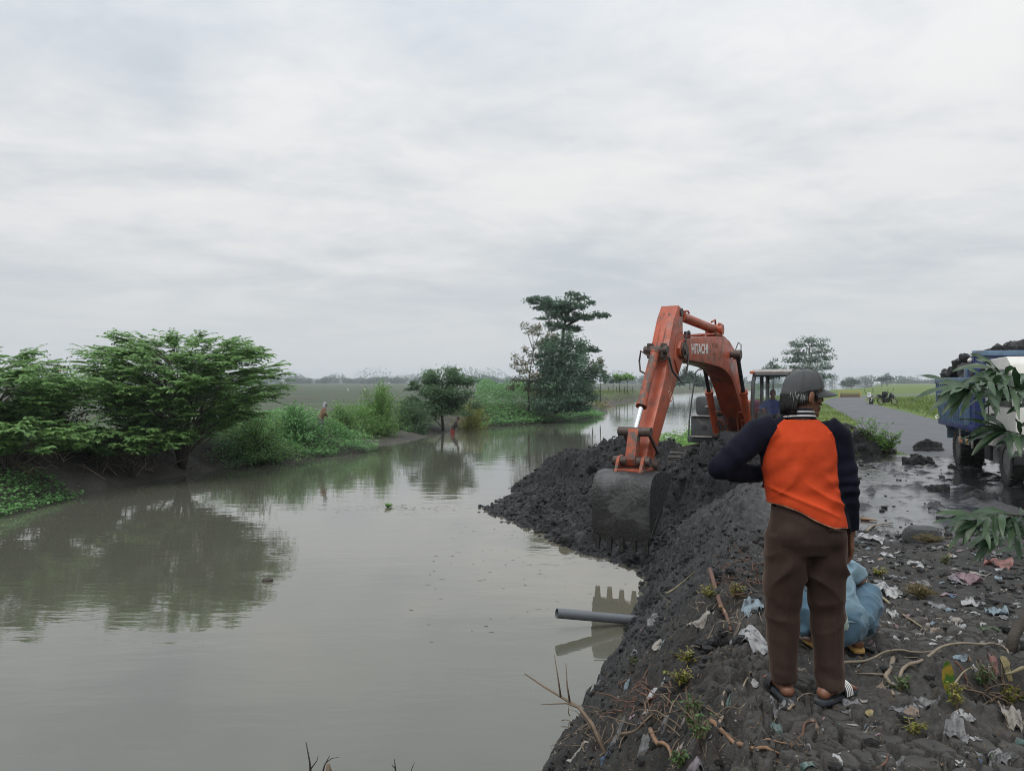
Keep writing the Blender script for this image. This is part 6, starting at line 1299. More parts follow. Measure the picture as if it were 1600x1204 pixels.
pl = rel([(822, 552, 9, 8, 0), (812, 565, 12, 9, .2), (832, 562, 10, 8, 0), (818, 578, 14, 9, -.3), (806, 575, 8, 7, 0), (810, 590, 13, 9, .3), (832, 590, 16, 10, -.3), (815, 604, 16, 9, 0), (838, 612, 18, 10, -.4), (845, 520, 13, 8, 0), (832, 514, 10, 7, .2), (818, 510, 7, 5, 0), (850, 535, 12, 8, 0), (860, 525, 12, 8, .2)], b, D)
put_tree('slender_tree', b, 'thin open tree with dull leaves on the left of the tall tree', 'tree', pads(b, [(0, 0, 0), (0, 0, 1.5), (.1, 0, 3.2), (.4, 0, 5.0)], pl, 25, (.20, .12), L_RED, 560, .10))
for px, py, D, sd, lab in ((926, 588, 78, 26, 'small thin tree right of the tall tree, nearer the trunk'), (938, 578, 82, 27, 'small thin tree right of the tall tree, farther out')):
    b = at(px, D); b.z = -.5; pl = rel([(px, py - 16, 7, 7, 0), (px - 4, py - 6, 8, 7, 0), (px + 4, py - 2, 8, 7, .2), (px - 2, py + 6, 9, 6, 0)], b, D); put_tree('slender_tree', b, lab, 'tree', pads(b, [(0, 0, 0), (0, 0, 1.2), (.05, 0, 2.2)], pl, sd, (.22, .12), L_RED, 800, .07))
# ---- right and middle distance
D = 150; b = at(1265, D); b.z = -.5
pl = rel([(1262, 530, 12, 7, 0), (1250, 538, 14, 6, .5), (1278, 537, 14, 6, 0), (1242, 550, 14, 6, 0), (1264, 548, 16, 7, 0), (1288, 548, 12, 5, 0), (1236, 562, 10, 6, 0), (1256, 562, 18, 7, 0), (1282, 561, 18, 6, .5), (1296, 558, 7, 4, 0), (1248, 575, 16, 6, 0), (1272, 575, 20, 7, 0), (1292, 573, 10, 5, 0), (1262, 588, 22, 7, 0), (1288, 586, 14, 6, 0)], b, D)
put_tree('roadside_tree', b, 'large airy dark tree far down the road behind the man in the cap', 'tree', pads(b, [(0, 0, 0), (0, 0, 3), (.1, 0, 6), (0, 0, 8.5)], pl, 31, (.42, .20), L_TALL, 190, .2))
D = 170; b = at(1208, D); b.z = -.5; pl = rel([(1208, 572, 9, 6, 0), (1200, 578, 9, 6, 0), (1216, 578, 10, 6, 0), (1208, 586, 13, 8, 0), (1196, 588, 8, 7, 0)], b, D)
put_tree('roadside_tree', b, 'smaller round tree far away above the excavator cab roof', 'tree', pads(b, [(0, 0, 0), (0, 0, 1.5), (0, 0, 3)], pl, 32, (.42, .24), L_TALL, 300, .2))
for px, py, D, sd, w_, lab in ((968, 589, 150, 33, 9, 'papaya-like small tree beside the fence beyond the river, left one'), (980, 588, 150, 34, 9, 'papaya-like small tree beside the fence beyond the river, right one'), (958, 592, 160, 35, 6, 'stubby small tree left of the papaya-like trees beyond the river')):
    b = at(px, D); b.z = -.5; pl = rel([(px, py, w_, 4, 0), (px - 3, py + 3, w_ * .7, 3, 0), (px + 4, py + 3, w_ * .7, 3, 0)], b, D); put_tree('small_tree', b, lab, 'tree', pads(b, [(0, 0, 0), (0, 0, 1.2), (.05, 0, 1.9)], pl, sd, (.35, .2), L_BRI if sd < 35 else L_FAR, 420, .1))
for px, py, D, sd, sx, sz, lab in ((1052, 592, 210, 36, 22, 14, 'green bushy tree on the far river bend behind the boom'), (1078, 588, 230, 37, 14, 12, 'round tree on the far river bend between boom and grab rail'), (1030, 598, 190, 38, 20, 10, 'low bush on the far river bend beside the excavator arm'), (1100, 598, 240, 39, 18, 9, 'low green bush beyond the water behind the grab rail')):
    b = at(px, D); b.z = -.6; pl = rel([(px + sx * .6 * math.cos(k * 2.1), py + sz * .45 * math.sin(k * 2.4), sx * .55, sz * .5, 0) for k in range(6)], b, D); put_tree('river_bend_tree', b, lab, 'tree', pads(b, [(0, 0, 0), (0, 0, 1.0), (0, 0, 1.8)], pl, sd, (.5, .32), L_FAR, 190, .18))
for px, D, sd, h, lab in ((1330, 420, 41, 8, 'lone small tree on the horizon, first to the right of the cap brim'), (1386, 420, 42, 7, 'spreading small tree on the horizon above the motorcycles'), (1322, 400, 43, 6, 'tiny tree on the horizon just right of the cap brim'), (1378, 410, 44, 6, 'low tree on the horizon left of the spreading small tree')):
    b = at(px, D); pl = [(0, 0, h * .7, h * .35, h * .2), (-h * .3, 0, h * .6, h * .25, h * .15), (h * .3, 0, h * .62, h * .25, h * .15)]; put_tree('horizon_tree', b, lab, 'tree', pads(b, [(0, 0, 0), (0, 0, h * .3), (0, 0, h * .6)], pl, sd, (.9, .6), L_FAR, 40, .25))
# ---- treeline on the horizon (reads as one mass)
def treeline():
    r = np.random.default_rng(55); pos, dr, nr = [], [], []
    for k in range(520):
        a = r.uniform(-46, 46); D = r.uniform(950, 1320); x = math.tan(R_(a)) * D; h = r.choice([5, 7, 9, 11, 14, 18, 23], p=[.22, .22, .2, .15, .11, .07, .03]) * r.uniform(.8, 1.2) * (.6 if a > 14 else 1.0); w_ = h * r.uniform(.6, 1.7)
        n = 260; p = unit(r.normal(0, 1, (n, 3))) * (r.random((n, 1)) ** .4) * np.array([w_ * .8, w_ * .5, h * .46]) + np.array([x, D, h * .46 - .9]); p[:, 2] = np.maximum(p[:, 2], -.6); pos.append(p); dr.append(unit(r.normal(0, 1, (n, 3)))); nr.append(unit(r.normal(0, 1, (n, 3)) + np.array([0, -.5, .5])))
    pos = np.concatenate(pos); k = len(pos); tag(link('treeline', leaf_mesh('treeline', pos, np.concatenate(dr), np.concatenate(nr), r.uniform(1.2, 2.4, k), r.uniform(1.0, 1.9, k), L_FAR, None, 0, 5)), 'hazy line of distant trees along the horizon', 'treeline', kind='stuff')
treeline()

# ---- creeping plants on the banks, and grass
def carpet(name, label, cat, region, n, seed, leaf, mat, hfun, kind='stuff', jit=.12, up=1.0):
    """leaves over the land inside region(x, y) -> density 0..1; hfun gives the height of the growth"""
    r = np.random.default_rng(seed); (x0, x1), (y0, y1), dens = region; x = r.uniform(x0, x1, n); y = r.uniform(y0, y1, n); k = r.random(n) < dens(x, y); x, y = x[k], y[k]
    h = hfun(x, y); u = r.random(len(x)) ** .42; z = np.maximum(gz(x, y, False), WATER - .02) + h * u; m = len(x)
    pos = np.column_stack([x + r.normal(0, jit, m) * .4, y + r.normal(0, jit, m) * .4, z]); a = r.uniform(0, 6.283, m); dr = np.column_stack([np.cos(a), np.sin(a), r.uniform(-.2, .5, m)]); nr = unit(UP * up + r.normal(0, .45, (m, 3)))
    tint = np.clip(.25 + .55 * u * .8 + .25 * vn2(x * .9, y * .9, seed) + r.normal(0, .13, m), 0, 1)
    return tag(link(name, leaf_mesh(name, pos, dr, nr, leaf[0] * r.uniform(.6, 1.3, m), leaf[1] * r.uniform(.6, 1.3, m), mat, tint, .1, seed)), label, cat, kind=kind)
def blob(cx, cy, rx, ry, f=1.0):
    return lambda x, y: f * np.clip(1.35 - np.hypot((x - cx) / rx, (y - cy) / ry) + .35 * fbm2(x * .8, y * .8, 2, 3), 0, 1)
hum = lambda h, s: (lambda x, y: h * (.35 + .65 * np.clip(.5 + .6 * fbm2(x * s, y * s, 3, 77), 0, 1)))
def near_left(a, b, hi=1.0): return lambda x, y: hi * sstep(a - .25, a + .05, sdL(x, y)) * (1 - sstep(b - .4, b + .4, sdL(x, y)))
carpet('creeper_bank', 'thick green creepers spilling down the far bank to the water below the shrubs', 'creeper', ((-12.5, -5.5), (29.5, 39.5), lambda x, y: near_left(-.25, 4.2)(x, y) * sstep(30.0, 31.8, y + .4 * vn2(x, y, 4)) * (1 - sstep(37.6, 39.2, y))), 34000, 61, (.11, .065), L_CRP, hum(.95, .7))
carpet('creeper_bank', 'broad bank of green creepers running from the bushy tree to the tall tree', 'creeper', ((-3, 10), (55, 78), lambda x, y: near_left(-.5, 7)(x, y) * sstep(56, 58, y)), 48000, 62, (.19, .11), L_CRP, lambda x, y: hum(1.7, .4)(x, y) * (.35 + 1.0 * sstep(.3, 3.5, sdL(x, y)) * (1 - .5 * sstep(3, 8, x))))
carpet('waterside_weeds', 'low leafy weeds at the water edge below the left trees', 'weeds', ((-15.2, -11.8), (19.0, 25.0), lambda x, y: np.maximum(near_left(-.25, 1.1)(x, y) * (1 - sstep(22.3, 23.6, y + .5 * vn2(x, y, 8))), 0)), 6500, 63, (.11, .07), L_CRP, hum(.30, .9))
carpet('waterside_weeds', 'small tuft of weeds at the water edge below the umbrella-shaped tree', 'weeds', ((-12.2, -10.2), (29.2, 32.2), blob(-11.3, 30.6, .7, .9)), 1500, 64, (.10, .05), L_CRP, hum(.35, .9))
carpet('bank_weeds', 'mixed weeds growing under the shrubs along the top of the far bank', 'weeds', ((-19, 3), (24, 64), lambda x, y: near_left(1.8, 4.5, .9)(x, y) * (1 - .75 * sstep(38.5, 40, y) * (1 - sstep(53, 55, y)))), 46000, 65, (.14, .075), L_KER, hum(.95, .6))
carpet('field_edge_grass', 'rough grass on the left bank far beyond the tall tree', 'grass', ((8, 40), (74, 170), lambda x, y: near_left(.2, 12)(x, y)), 16000, 66, (.5, .07), L_GRS, hum(.5, .3), up=.3)
carpet('bank_weeds', 'clump of weeds and tall grass on the near bank behind the mud heap', 'weeds', ((2.9, 9.0), (24.3, 31), lambda x, y: sstep(-.1, .3, sdR(x, y)) * (1 - sstep(3.0, 4.2, sdR(x, y))) * (1 - .9 * (np.hypot(x - 6.3, y - 21.6) < 2.0))), 12000, 67, (.15, .07), L_BRI, lambda x, y: hum(1.0, .9)(x, y) * (.6 + .5 * (y > 24)))
def blades(name, label, region, n, seed, hgt, wid, mat, zf=None):
    r = np.random.default_rng(seed); (x0, x1), (y0, y1), dens = region; x = r.uniform(x0, x1, n); y = y0 + (y1 - y0) * r.random(n) ** 1.6; k = r.random(n) < dens(x, y); x, y = x[k], y[k]; m = len(x); z = gz(x, y, False) - .02
    a = r.uniform(0, 6.283, m); le = r.uniform(.1, .75, m); dr = np.column_stack([np.cos(a) * le, np.sin(a) * le, np.ones(m)]); nr = np.column_stack([np.cos(a + 1.57), np.sin(a + 1.57), np.zeros(m)]); sc = 1 + .45 * vn2(x * .5, y * .5, seed)
    tint = np.clip(.5 + .3 * vn2(x * .35, y * .35, seed + 1) + r.normal(0, .18, m), 0, 1); return tag(link(name, leaf_mesh(name, np.column_stack([x, y, z]), dr, nr, hgt * sc * r.uniform(.5, 1.2, m), wid, mat, tint, .18, seed)), label, 'grass', kind='stuff')
gmask = lambda lo, hi: (lambda x, y: (lambda rd: (rd > lo) & (rd < hi))(roadd(x, y)).astype(float))
blades('verge_grass', 'bright grass verge between the churned mud and the road', ((6, 26), (18.5, 62), lambda x, y: masks(x, y)[3] * ((roadd(x, y) < -1.9) & (roadd(x, y) > -8) & (sdR(x, y) > .4))), 46000, 71, .17, .016, L_GRS)
blades('roadside_grass', 'tall grass growing along the far edge of the road', ((12, 60), (22, 95), gmask(2.1, 6.5)), 60000, 72, .34, .022, L_GRS)
blades('field_grass', 'green crop covering the flat field beyond the road', ((16, 110), (24, 150), gmask(6.0, 45)), 60000, 73, .42, .05, L_GRS)
# ---- plants by the road and in the foreground
def stem_plant(loc, h, stems, seed, label, mat=L_BRI, leaf=(.075, .03), spread=.5, per=26, name='roadside_weed', cat='weed'):
    r = np.random.default_rng(seed); tb = MB(); pos, dr, nr = [], [], []
    for s in range(stems):
        a = r.uniform(0, 6.28); e = np.array([math.cos(a) * spread * r.random(), math.sin(a) * spread * r.random() * .6, h * r.uniform(.5, 1.0)]); m = e * np.array([.4, .4, .6]); tb.tube([Vector((0, 0, 0)), Vector(m), Vector(e)], [.007, .005, .002], 4, cap=False)
        u = r.uniform(.25, 1, per)[:, None]; p = 2 * u * (1 - u) * m + u * u * e; pos.append(p); q = r.uniform(0, 6.28, per); dr.append(np.column_stack([np.cos(q), np.sin(q), r.uniform(-.3, .5, per)])); nr.append(unit(UP + r.normal(0, .4, (per, 3))))
    pos = np.concatenate(pos); k = len(pos); root = empty(name, loc, label=label, cat=cat); link('stems', tb.mesh('stems', MAT_TWIG, True), root); link('foliage', leaf_mesh('foliage', pos, np.concatenate(dr), np.concatenate(nr), leaf[0] * r.uniform(.6, 1.3, k), leaf[1] * r.uniform(.6, 1.3, k), mat, None, .15, seed), root); return root
for px, D, h, n, sd, sp, lab in ((1362, 19.6, 1.0, 22, 81, .55, 'tallest leafy weed on the verge at the edge of the mud'), (1385, 19.3, .62, 26, 82, .5, 'bushy low weed right of the tallest verge weed'), (1335, 20.2, .55, 20, 83, .6, 'low yellowish weed left of the tallest verge weed, beside the man')):
    b = at(px, D); stem_plant(b, h, n, sd, lab, L_BRI if sd != 83 else L_YEL, (.09, .04), sp)

# ---- branches with long drooping leaves reaching in from the right
MAT_ML = None
def mango():
    t = NT('long_glossy_leaf'); a = t.attr('tint'); col = t.mix(a, (.018, .048, .020), (.060, .110, .048)); n = t.noise(30, 4, .6); col = t.mix(t.math('MULTIPLY', t.ramp(n, .45, .75), .35), col, (.085, .12, .06))
    t.set(Base_Color=col, Roughness=.38, Specular_IOR_Level=.5); tr = t.N.new('ShaderNodeBsdfTranslucent'); t.L.new(col, tr.inputs[0]); ms = t.N.new('ShaderNodeMixShader'); ms.inputs[0].default_value = .22; t.L.new(t.b.outputs[0], ms.inputs[1]); t.L.new(tr.outputs[0], ms.inputs[2]); t.L.new(ms.outputs[0], t.out.inputs[0])
    base = Vector((3.02, 4.25, gz1(3.02, 4.25) - .05)); root = empty('mango_sapling', base, label='sapling with long drooping glossy leaves reaching in from the right edge', cat='sapling'); r = random.Random(9)
    def leafobj(p, d, n_, L_, W_, droop, parent, tint):
        p, d, n_ = Vector(p), Vector(d).normalized(), Vector(n_); n_ = (n_ - d * n_.dot(d)).normalized(); k = 9; vs = []; cur = p.copy(); dd = d.copy()
        for i in range(k):
            u = i / (k - 1); sd = dd.cross(n_).normalized(); w_ = W_ * (math.sin(math.pi * min(1, u * .93 + .05)) ** .8) * .5 * (1 - .15 * u) + .001; ca = .25 * w_
            wav = .12 * W_ * math.sin(u * 14 + p.x * 40)
            vs += [cur + sd * w_ - n_ * ca * -1 + n_ * wav, cur.copy(), cur - sd * w_ + n_ * ca - n_ * wav]
            cur = cur + dd * (L_ / (k - 1)); dd = (dd + Vector((0, 0, -droop / k))).normalized()
        fs = []
        for i in range(k - 1): a0 = i * 3; fs += [(a0, a0 + 1, a0 + 4, a0 + 3), (a0 + 1, a0 + 2, a0 + 5, a0 + 4)]
        V = np.array(vs) - np.array(base); me = mesh_np('leaf', V, np.array(fs), [t.mat], True, fattr={'tint': np.full(len(fs), tint)}); return link('leaf', me, parent)
    def twig(pts, r0, n, L0, L1, seed, tipfan=6, start=.15):
        rr = random.Random(seed); pts = [Vector(p) for p in pts]; m = MB(); m.tube([p - base for p in pts], [r0 * (1 - .75 * i / (len(pts) - 1)) for i in range(len(pts))], 7); tw = m.build('branch', MAT_BARK, root, True)
        def pt(u):
            q = u * (len(pts) - 1); i = min(int(q), len(pts) - 2); return pts[i].lerp(pts[i + 1], q - i), (pts[i + 1] - pts[i]).normalized()
        for k in range(n):
            u = start + (1 - start) * k / (n - 1); p, d = pt(u); sg = 1 if k % 2 else -1; s_ = d.cross(Vector((0, 0, 1))).normalized(); a = rr.uniform(.35, 1.1); vert = rr.uniform(-.75, .55)
            dd = d * math.cos(a) + (s_ * sg * rr.uniform(.3, 1) + Vector((0, 0, vert))).normalized() * math.sin(a); leafobj(p, dd, Vector((rr.uniform(-.4, .4), -.5, .9)), rr.uniform(L0, L1), rr.uniform(.023, .035), rr.uniform(.4, 1.6), tw, rr.random())
        p, d = pt(1.0)
        for k in range(tipfan):
            a = -1.0 + 2.0 * k / (tipfan - 1); dd = d + Vector((0, 0, 1)) * a * .7 + Vector((rr.uniform(-.2, .2), rr.uniform(-.5, .5), 0)); leafobj(p, dd, Vector((rr.uniform(-.4, .4), -.6, .8)), rr.uniform(L0, L1), rr.uniform(.023, .033), rr.uniform(.3, 1.3), tw, rr.random())
    m = MB(); trunk = [Vector((0, 0, 0)), Vector((.05, -.1, .35)), Vector((.10, -.25, .8)), Vector((.08, -.40, 1.3)), Vector((.0, -.5, 1.75))]; m.tube(trunk, [.026, .023, .02, .016, .010], 9); m.build('trunk', MAT_BARK, root, True)
    T = lambda k, u=0: base + trunk[k].lerp(trunk[min(k + 1, 4)], u)
    twig([T(3, .2), P(1625, 640, 3.55), P(1588, 606, 3.45), P(1548, 600, 3.40), P(1512, 606, 3.36)], .009, 46, .15, .24, 1, 9)
    twig([T(3, .6), P(1640, 590, 3.6), P(1598, 590, 3.55), P(1562, 582, 3.52)], .008, 30, .14, .23, 2, 8)
    twig([T(2, .8), P(1640, 700, 3.5), P(1600, 680, 3.42), P(1572, 672, 3.40)], .007, 24, .13, .22, 3, 7)
    twig([T(1, .8), P(1640, 830, 3.6), P(1600, 806, 3.5), P(1562, 802, 3.45), P(1530, 812, 3.42)], .008, 36, .12, .20, 4, 9)
    twig([T(1, .3), P(1630, 860, 3.7), P(1590, 835, 3.65), P(1560, 838, 3.62)], .007, 22, .12, .19, 5, 7)
mango()
# thin weeds standing up in front at the water's edge
def bare_twig(name, pix, D, label, r0=.006, cat='twig', mat=None, subs=()):
    m = MB(); pts = [P(x, y, D + dd) for x, y, dd in pix]; o = pts[0].copy(); m.tube([p - o for p in pts], [r0 * (1 - .7 * i / (len(pts) - 1)) for i in range(len(pts))], 6)
    for s in subs:
        q = [P(x, y, D + dd) - o for x, y, dd in s]; m.tube(q, [r0 * .5, r0 * .35, r0 * .15][:len(q)] if len(q) <= 3 else [r0 * .4] * len(q), 5)
    b = m.build(name, mat or MAT_TWIG, None, True); b.location = o; return tag(b, label, cat)
bare_twig('twig', [(486, 1215, 0), (484, 1190, 0), (478, 1158, 0)], 6.6, 'thin dark upright twig at the bottom edge, left', .012, subs=[[(486, 1200, 0), (495, 1188, 0), (497, 1180, 0)]], mat=MAT_BARK)
bare_twig('twig', [(502, 1215, 0), (507, 1195, 0), (515, 1180, 0)], 6.6, 'short bent twig beside the brown stump at the bottom edge', .010, subs=[[(508, 1192, 0), (518, 1184, 0), (530, 1182, 0)]], mat=MAT_BARK)
bare_twig('stump', [(512, 1222, 0), (514, 1205, 0), (513, 1193, 0)], 6.6, 'brown stub of a branch at the bottom edge', .045)
bare_twig('twig', [(617, 1215, 0), (618, 1200, 0), (616, 1185, 0)], 6.6, 'tiny dark twig at the bottom edge, right of the stub', .010, subs=[[(618, 1200, 0), (612, 1194, 0)], [(640, 1215, 0), (644, 1198, 0), (648, 1190, 0)]], mat=MAT_BARK)
p0 = G(945, 1180)
bare_twig('dead_branch', [(948, 1182, 0), (925, 1130, .15), (905, 1105, .25), (880, 1090, .35), (850, 1072, .5), (820, 1052, .6)], p0.y, 'slender bare branch leaning out over the water from the near bank', .016, subs=[[(890, 1095, .3), (886, 1070, .32), (884, 1035, .35)], [(876, 1088, .36), (872, 1060, .38), (866, 1022, .4)], [(905, 1105, .25), (885, 1098, .3), (845, 1100, .35)]])
# ================================================================ THINGS LYING ABOUT
MAT_PVC = plain('grey_pvc', (.115, .125, .14), .5, .15, 4, dirt=(.05, .048, .045), dirt_s=3, dirt_lo=.55, dirt_hi=.72)
def plasticmat(name, c, rough=.35, tr=.25, dirt=.44):
    t = NT(name); n = t.noise(22, 6, .65); col = t.mix(t.ramp(n, dirt, dirt + .22), c, tuple(k * .28 for k in c)); t.set(Base_Color=col, Roughness=rough); t.bump(t.noise(60, 4, .6), .5, .006)
    tl = t.N.new('ShaderNodeBsdfTranslucent'); t.L.new(col, tl.inputs[0]); ms = t.N.new('ShaderNodeMixShader'); ms.inputs[0].default_value = tr; t.L.new(t.b.outputs[0], ms.inputs[1]); t.L.new(tl.outputs[0], ms.inputs[2]); t.L.new(ms.outputs[0], t.out.inputs[0]); return t.mat
PLA = dict(white=plasticmat('white_plastic', (0.410, 0.410, 0.410)), grey=plasticmat('grey_plastic', (0.197, 0.197, 0.200)), clear=plasticmat('cloudy_plastic', (0.247, 0.247, 0.252), .25, .4), blue=plasticmat('pale_blue_plastic', (0.214, 0.275, 0.315)), teal=plasticmat('teal_plastic', (0.123, 0.189, 0.179)), pink=plasticmat('faded_pink_plastic', (0.278, 0.187, 0.207)),
           red=plasticmat('faded_red_plastic', (0.266, 0.124, 0.106)), tan=plasticmat('tan_card', (0.218, 0.167, 0.132), .8, .1), purple=plasticmat('purple_grey_cloth', (0.159, 0.142, 0.154), .85, .05), beige=plasticmat('dirty_beige_cloth', (0.265, 0.245, 0.220), .9, .1), yellow=plasticmat('yellow_plastic', (0.315, 0.254, 0.112)), green=plasticmat('green_plastic', (0.120, 0.207, 0.100)), dblue=plasticmat('blue_plastic', (0.070, 0.121, 0.202)))
def scrap_mesh(c, w, h, ang, seed, crumple=.12, n=9, conform=True):
    """a crumpled sheet with a ragged outline lying on the ground"""
    r = np.random.default_rng(seed); u, v = np.meshgrid(np.linspace(-1, 1, n), np.linspace(-1, 1, n)); u, v = u.ravel(), v.ravel(); th = np.arctan2(v, u); m = np.maximum(np.abs(u), np.abs(v)); rad = m * (1 + .10 * np.sin(2 * th + seed) + .10 * np.sin(3 * th + seed * 2) + .07 * vn(np.cos(th) * 4 + seed, np.sin(th) * 4, seed=6) * (m > .8)) * 1.02
    x = rad * np.cos(th) * w / 2; y = rad * np.sin(th) * h / 2; X = c[0] + x * math.cos(ang) - y * math.sin(ang); Y = c[1] + x * math.sin(ang) + y * math.cos(ang); s = min(w, h)
    z = (gq(X, Y) if conform else np.full(X.shape, c[2])) + .002 + s * crumple * (.55 + vn(u * 2.3 + seed, v * 2.3, seed=3) + .6 * vn(u * 5 + seed, v * 5, seed=4)) + .5 * s * crumple * np.abs(vn(u * 3.4 - seed, v * 3.4, seed=5))
    i = np.arange(n * n).reshape(n, n); Q = np.stack([i[:-1, :-1], i[:-1, 1:], i[1:, 1:], i[1:, :-1]], -1).reshape(-1, 4); o = np.array([c[0], c[1], c[2]]); return np.column_stack([X, Y, z]) - o, Q
def scrap(px, py, wpx, hpx, ang, mat, label, cat='plastic scrap', name='plastic_scrap', seed=None, crumple=.12, group=None):
    c = G(px, py); D = c.y; seed = seed if seed is not None else int(px * 7 + py) % 997; grz = max(.28, min(1, (CAMZ - c.z) / math.hypot(D, CAMZ - c.z) * 1.2)); wpx, hpx = wpx * .85, hpx * .85; V, Q = scrap_mesh(c, wpx * D / FPX, hpx * D / FPX / grz, ang, seed, crumple); o = link(name, mesh_np(name, V, Q, [PLA[mat]], True)); o.location = c; return tag(o, label, cat, group)
S = scrap
S(1017, 1090, 28, 34, .6, 'white', 'bright white folded plastic packet on the near slope', crumple=.2); S(835 + 15, 1168, 26, 8, 0, 'grey', 'pale scrap of foam floating at the near water edge', 'foam scrap', 'foam_scrap')
S(1095, 972, 36, 22, .5, 'beige', 'dirty cream cloth lying on the slope below the roots', 'rag', 'rag', crumple=.2); S(1032, 1005, 34, 14, .5, 'beige', 'flat pale scrap with a dark edge on the slope near the pipe'); S(1176, 1000, 44, 50, .3, 'white', 'large torn white plastic sheet left of the standing man', crumple=.16); S(1172, 952, 46, 18, .1, 'blue', 'pale blue plastic strip above the torn white sheet', crumple=.2)
S(1255, 985, 26, 26, .8, 'white', 'white plastic sheet seen between the standing man\'s legs'); S(1083, 978, 20, 12, .4, 'grey', 'grey plastic scrap just above the cream cloth'); S(1022, 962, 24, 14, .3, 'grey', 'greyish plastic wad just right of the pipe'); S(1040, 1128, 16, 26, 1.2, 'clear', 'cloudy plastic strip hanging down the slope'); S(1090, 1150, 14, 22, 1.0, 'clear', 'cloudy plastic shred beside the green seedlings')
S(1085, 1198, 52, 16, 0, 'purple', 'purple-grey cloth bundle at the bottom edge', 'rag', 'rag', crumple=.3); S(963, 1160, 30, 16, .6, 'grey', 'thin grey plastic wisp low on the near slope'); S(1005, 1172, 22, 14, .4, 'grey', 'folded grey plastic low on the near slope right of the branch foot'); S(900, 1178, 22, 26, .9, 'beige', 'yellowish leaf-like scrap near the water at the bottom'); S(945, 1185, 20, 20, .2, 'dblue', 'dark blue rag at the foot of the near slope', 'rag', 'rag', crumple=.25)
S(1215, 1108, 34, 16, -.4, 'clear', 'crinkled clear wrapper on the cracked mud below the left foot'); S(1213, 1142, 30, 14, .5, 'teal', 'teal plastic shred on the cracked mud below the left foot', crumple=.2); S(1137, 1105, 12, 9, 0, 'teal', 'tiny teal scrap beside the thin curved root'); S(1330, 1100, 30, 12, -.8, 'clear', 'cloudy plastic strip just behind the right slipper', crumple=.08); S(1322, 1112, 16, 12, .3, 'grey', 'small grey plastic wad below the right slipper'); S(1358, 1115, 14, 6, .1, 'yellow', 'small yellow-green leaf scrap right of the slippers')
S(1264, 1196, 14, 26, 1.1, 'teal', 'pale green plastic twist at the bottom edge', crumple=.25); S(1278, 1136, 12, 16, .4, 'tan', 'small pinkish card scrap on the cracked mud'); S(1262, 1166, 14, 12, .2, 'clear', 'small clear flake on the cracked mud at the bottom'); S(1308, 1190, 18, 10, .3, 'white', 'small white scrap near the bottom edge, middle'); S(1345, 1140, 8, 26, 1.4, 'beige', 'narrow straw-coloured strip on the cracked mud')
S(1512, 908, 34, 18, .3, 'pink', 'pink and white plastic bag on the litter ground', 'plastic bag', 'plastic_bag', crumple=.25); S(1496, 905, 30, 14, -.3, 'purple', 'dull purple plastic piece beside the pink bag'); S(1533, 900, 22, 10, .5, 'beige', 'cream plastic piece right of the pink bag'); S(1562, 884, 44, 10, -.1, 'red', 'orange-red strip of cloth under the drooping leaves', 'rag', 'rag', crumple=.25); S(1386, 924, 44, 16, -.1, 'white', 'white plastic heap right of the squatting person', crumple=.2); S(1352 + 10, 842, 34, 14, .2, 'white', 'white plastic shreds at the edge of the wet mud'); S(1330, 846, 16, 16, .9, 'blue', 'pale blue plastic shred beside the standing man\'s hand')
S(1388, 870, 26, 10, .1, 'white', 'white plastic flake on the litter ground below the wet mud, left'); S(1430, 880, 22, 9, .2, 'white', 'white plastic flake on the litter ground below the wet mud, right'); S(1445, 915, 24, 10, .2, 'grey', 'grey wad of plastic in the middle of the litter ground'); S(1487, 932, 14, 10, -.2, 'dblue', 'small bright blue scrap below the pink bag'); S(1520, 945, 36, 12, .3, 'white', 'long pale plastic strip below the pink bag', crumple=.2); S(1470, 950, 18, 12, .4, 'grey', 'grey torn plastic in front of the dry weed'); S(1558, 962, 34, 12, -.2, 'blue', 'pale blue mesh scrap at the right', crumple=.25); S(1492, 970, 30, 8, .2, 'beige', 'cream plastic strip lying in line with the roots'); S(1545, 986, 12, 14, .8, 'green', 'upright pale green leaf scrap at the right', crumple=.2); S(1396, 962, 14, 10, .1, 'white', 'small white cup-like piece beside the bamboo cane', crumple=.4)
S(1500, 1026, 26, 10, .2, 'blue', 'pale blue plastic below the long root'); S(1552, 1034, 18, 10, .1, 'red', 'small red plastic piece beside the hole'); S(1572, 1042, 12, 9, .4, 'yellow', 'bright yellow scrap at the end of the long root', crumple=.3); S(1402, 1088, 40, 12, -.6, 'clear', 'cloudy plastic strip winding down from the pale root', crumple=.2); S(1448, 1102, 38, 12, -.4, 'clear', 'shredded clear plastic left of the hole', crumple=.25); S(1420, 1118, 36, 14, -.4, 'tan', 'pinkish tan wrapper on the cracked mud at the right'); S(1410, 1110, 46, 8, -.4, 'clear', 'long clear film edge above the tan wrapper'); S(1493, 1143, 40, 26, -.3, 'clear', 'clear crushed plastic cup at the lower right', 'plastic cup', 'plastic_cup', crumple=.2); S(1520, 1154, 18, 9, .1, 'white', 'small white lid beside the crushed cup'); S(1556, 1180, 62, 16, -.35, 'clear', 'long clear plastic bag at the lower right', 'plastic bag', 'plastic_bag', crumple=.2); S(1535, 1190, 16, 16, .4, 'dblue', 'bright blue wrapper beside the long clear bag'); S(1545, 1196, 14, 12, .2, 'green', 'green wrapper beside the bright blue one'); S(1582, 1125, 34, 22, -.5, 'beige', 'dirty beige plastic bottle shape at the right edge', 'plastic scrap', crumple=.4); S(1508, 1122, 34, 10, -.3, 'white', 'white plastic ribbon curling at the lip of the hole', crumple=.25); S(1590, 1164, 16, 10, .3, 'teal', 'pale green flake at the right edge near the bottom')
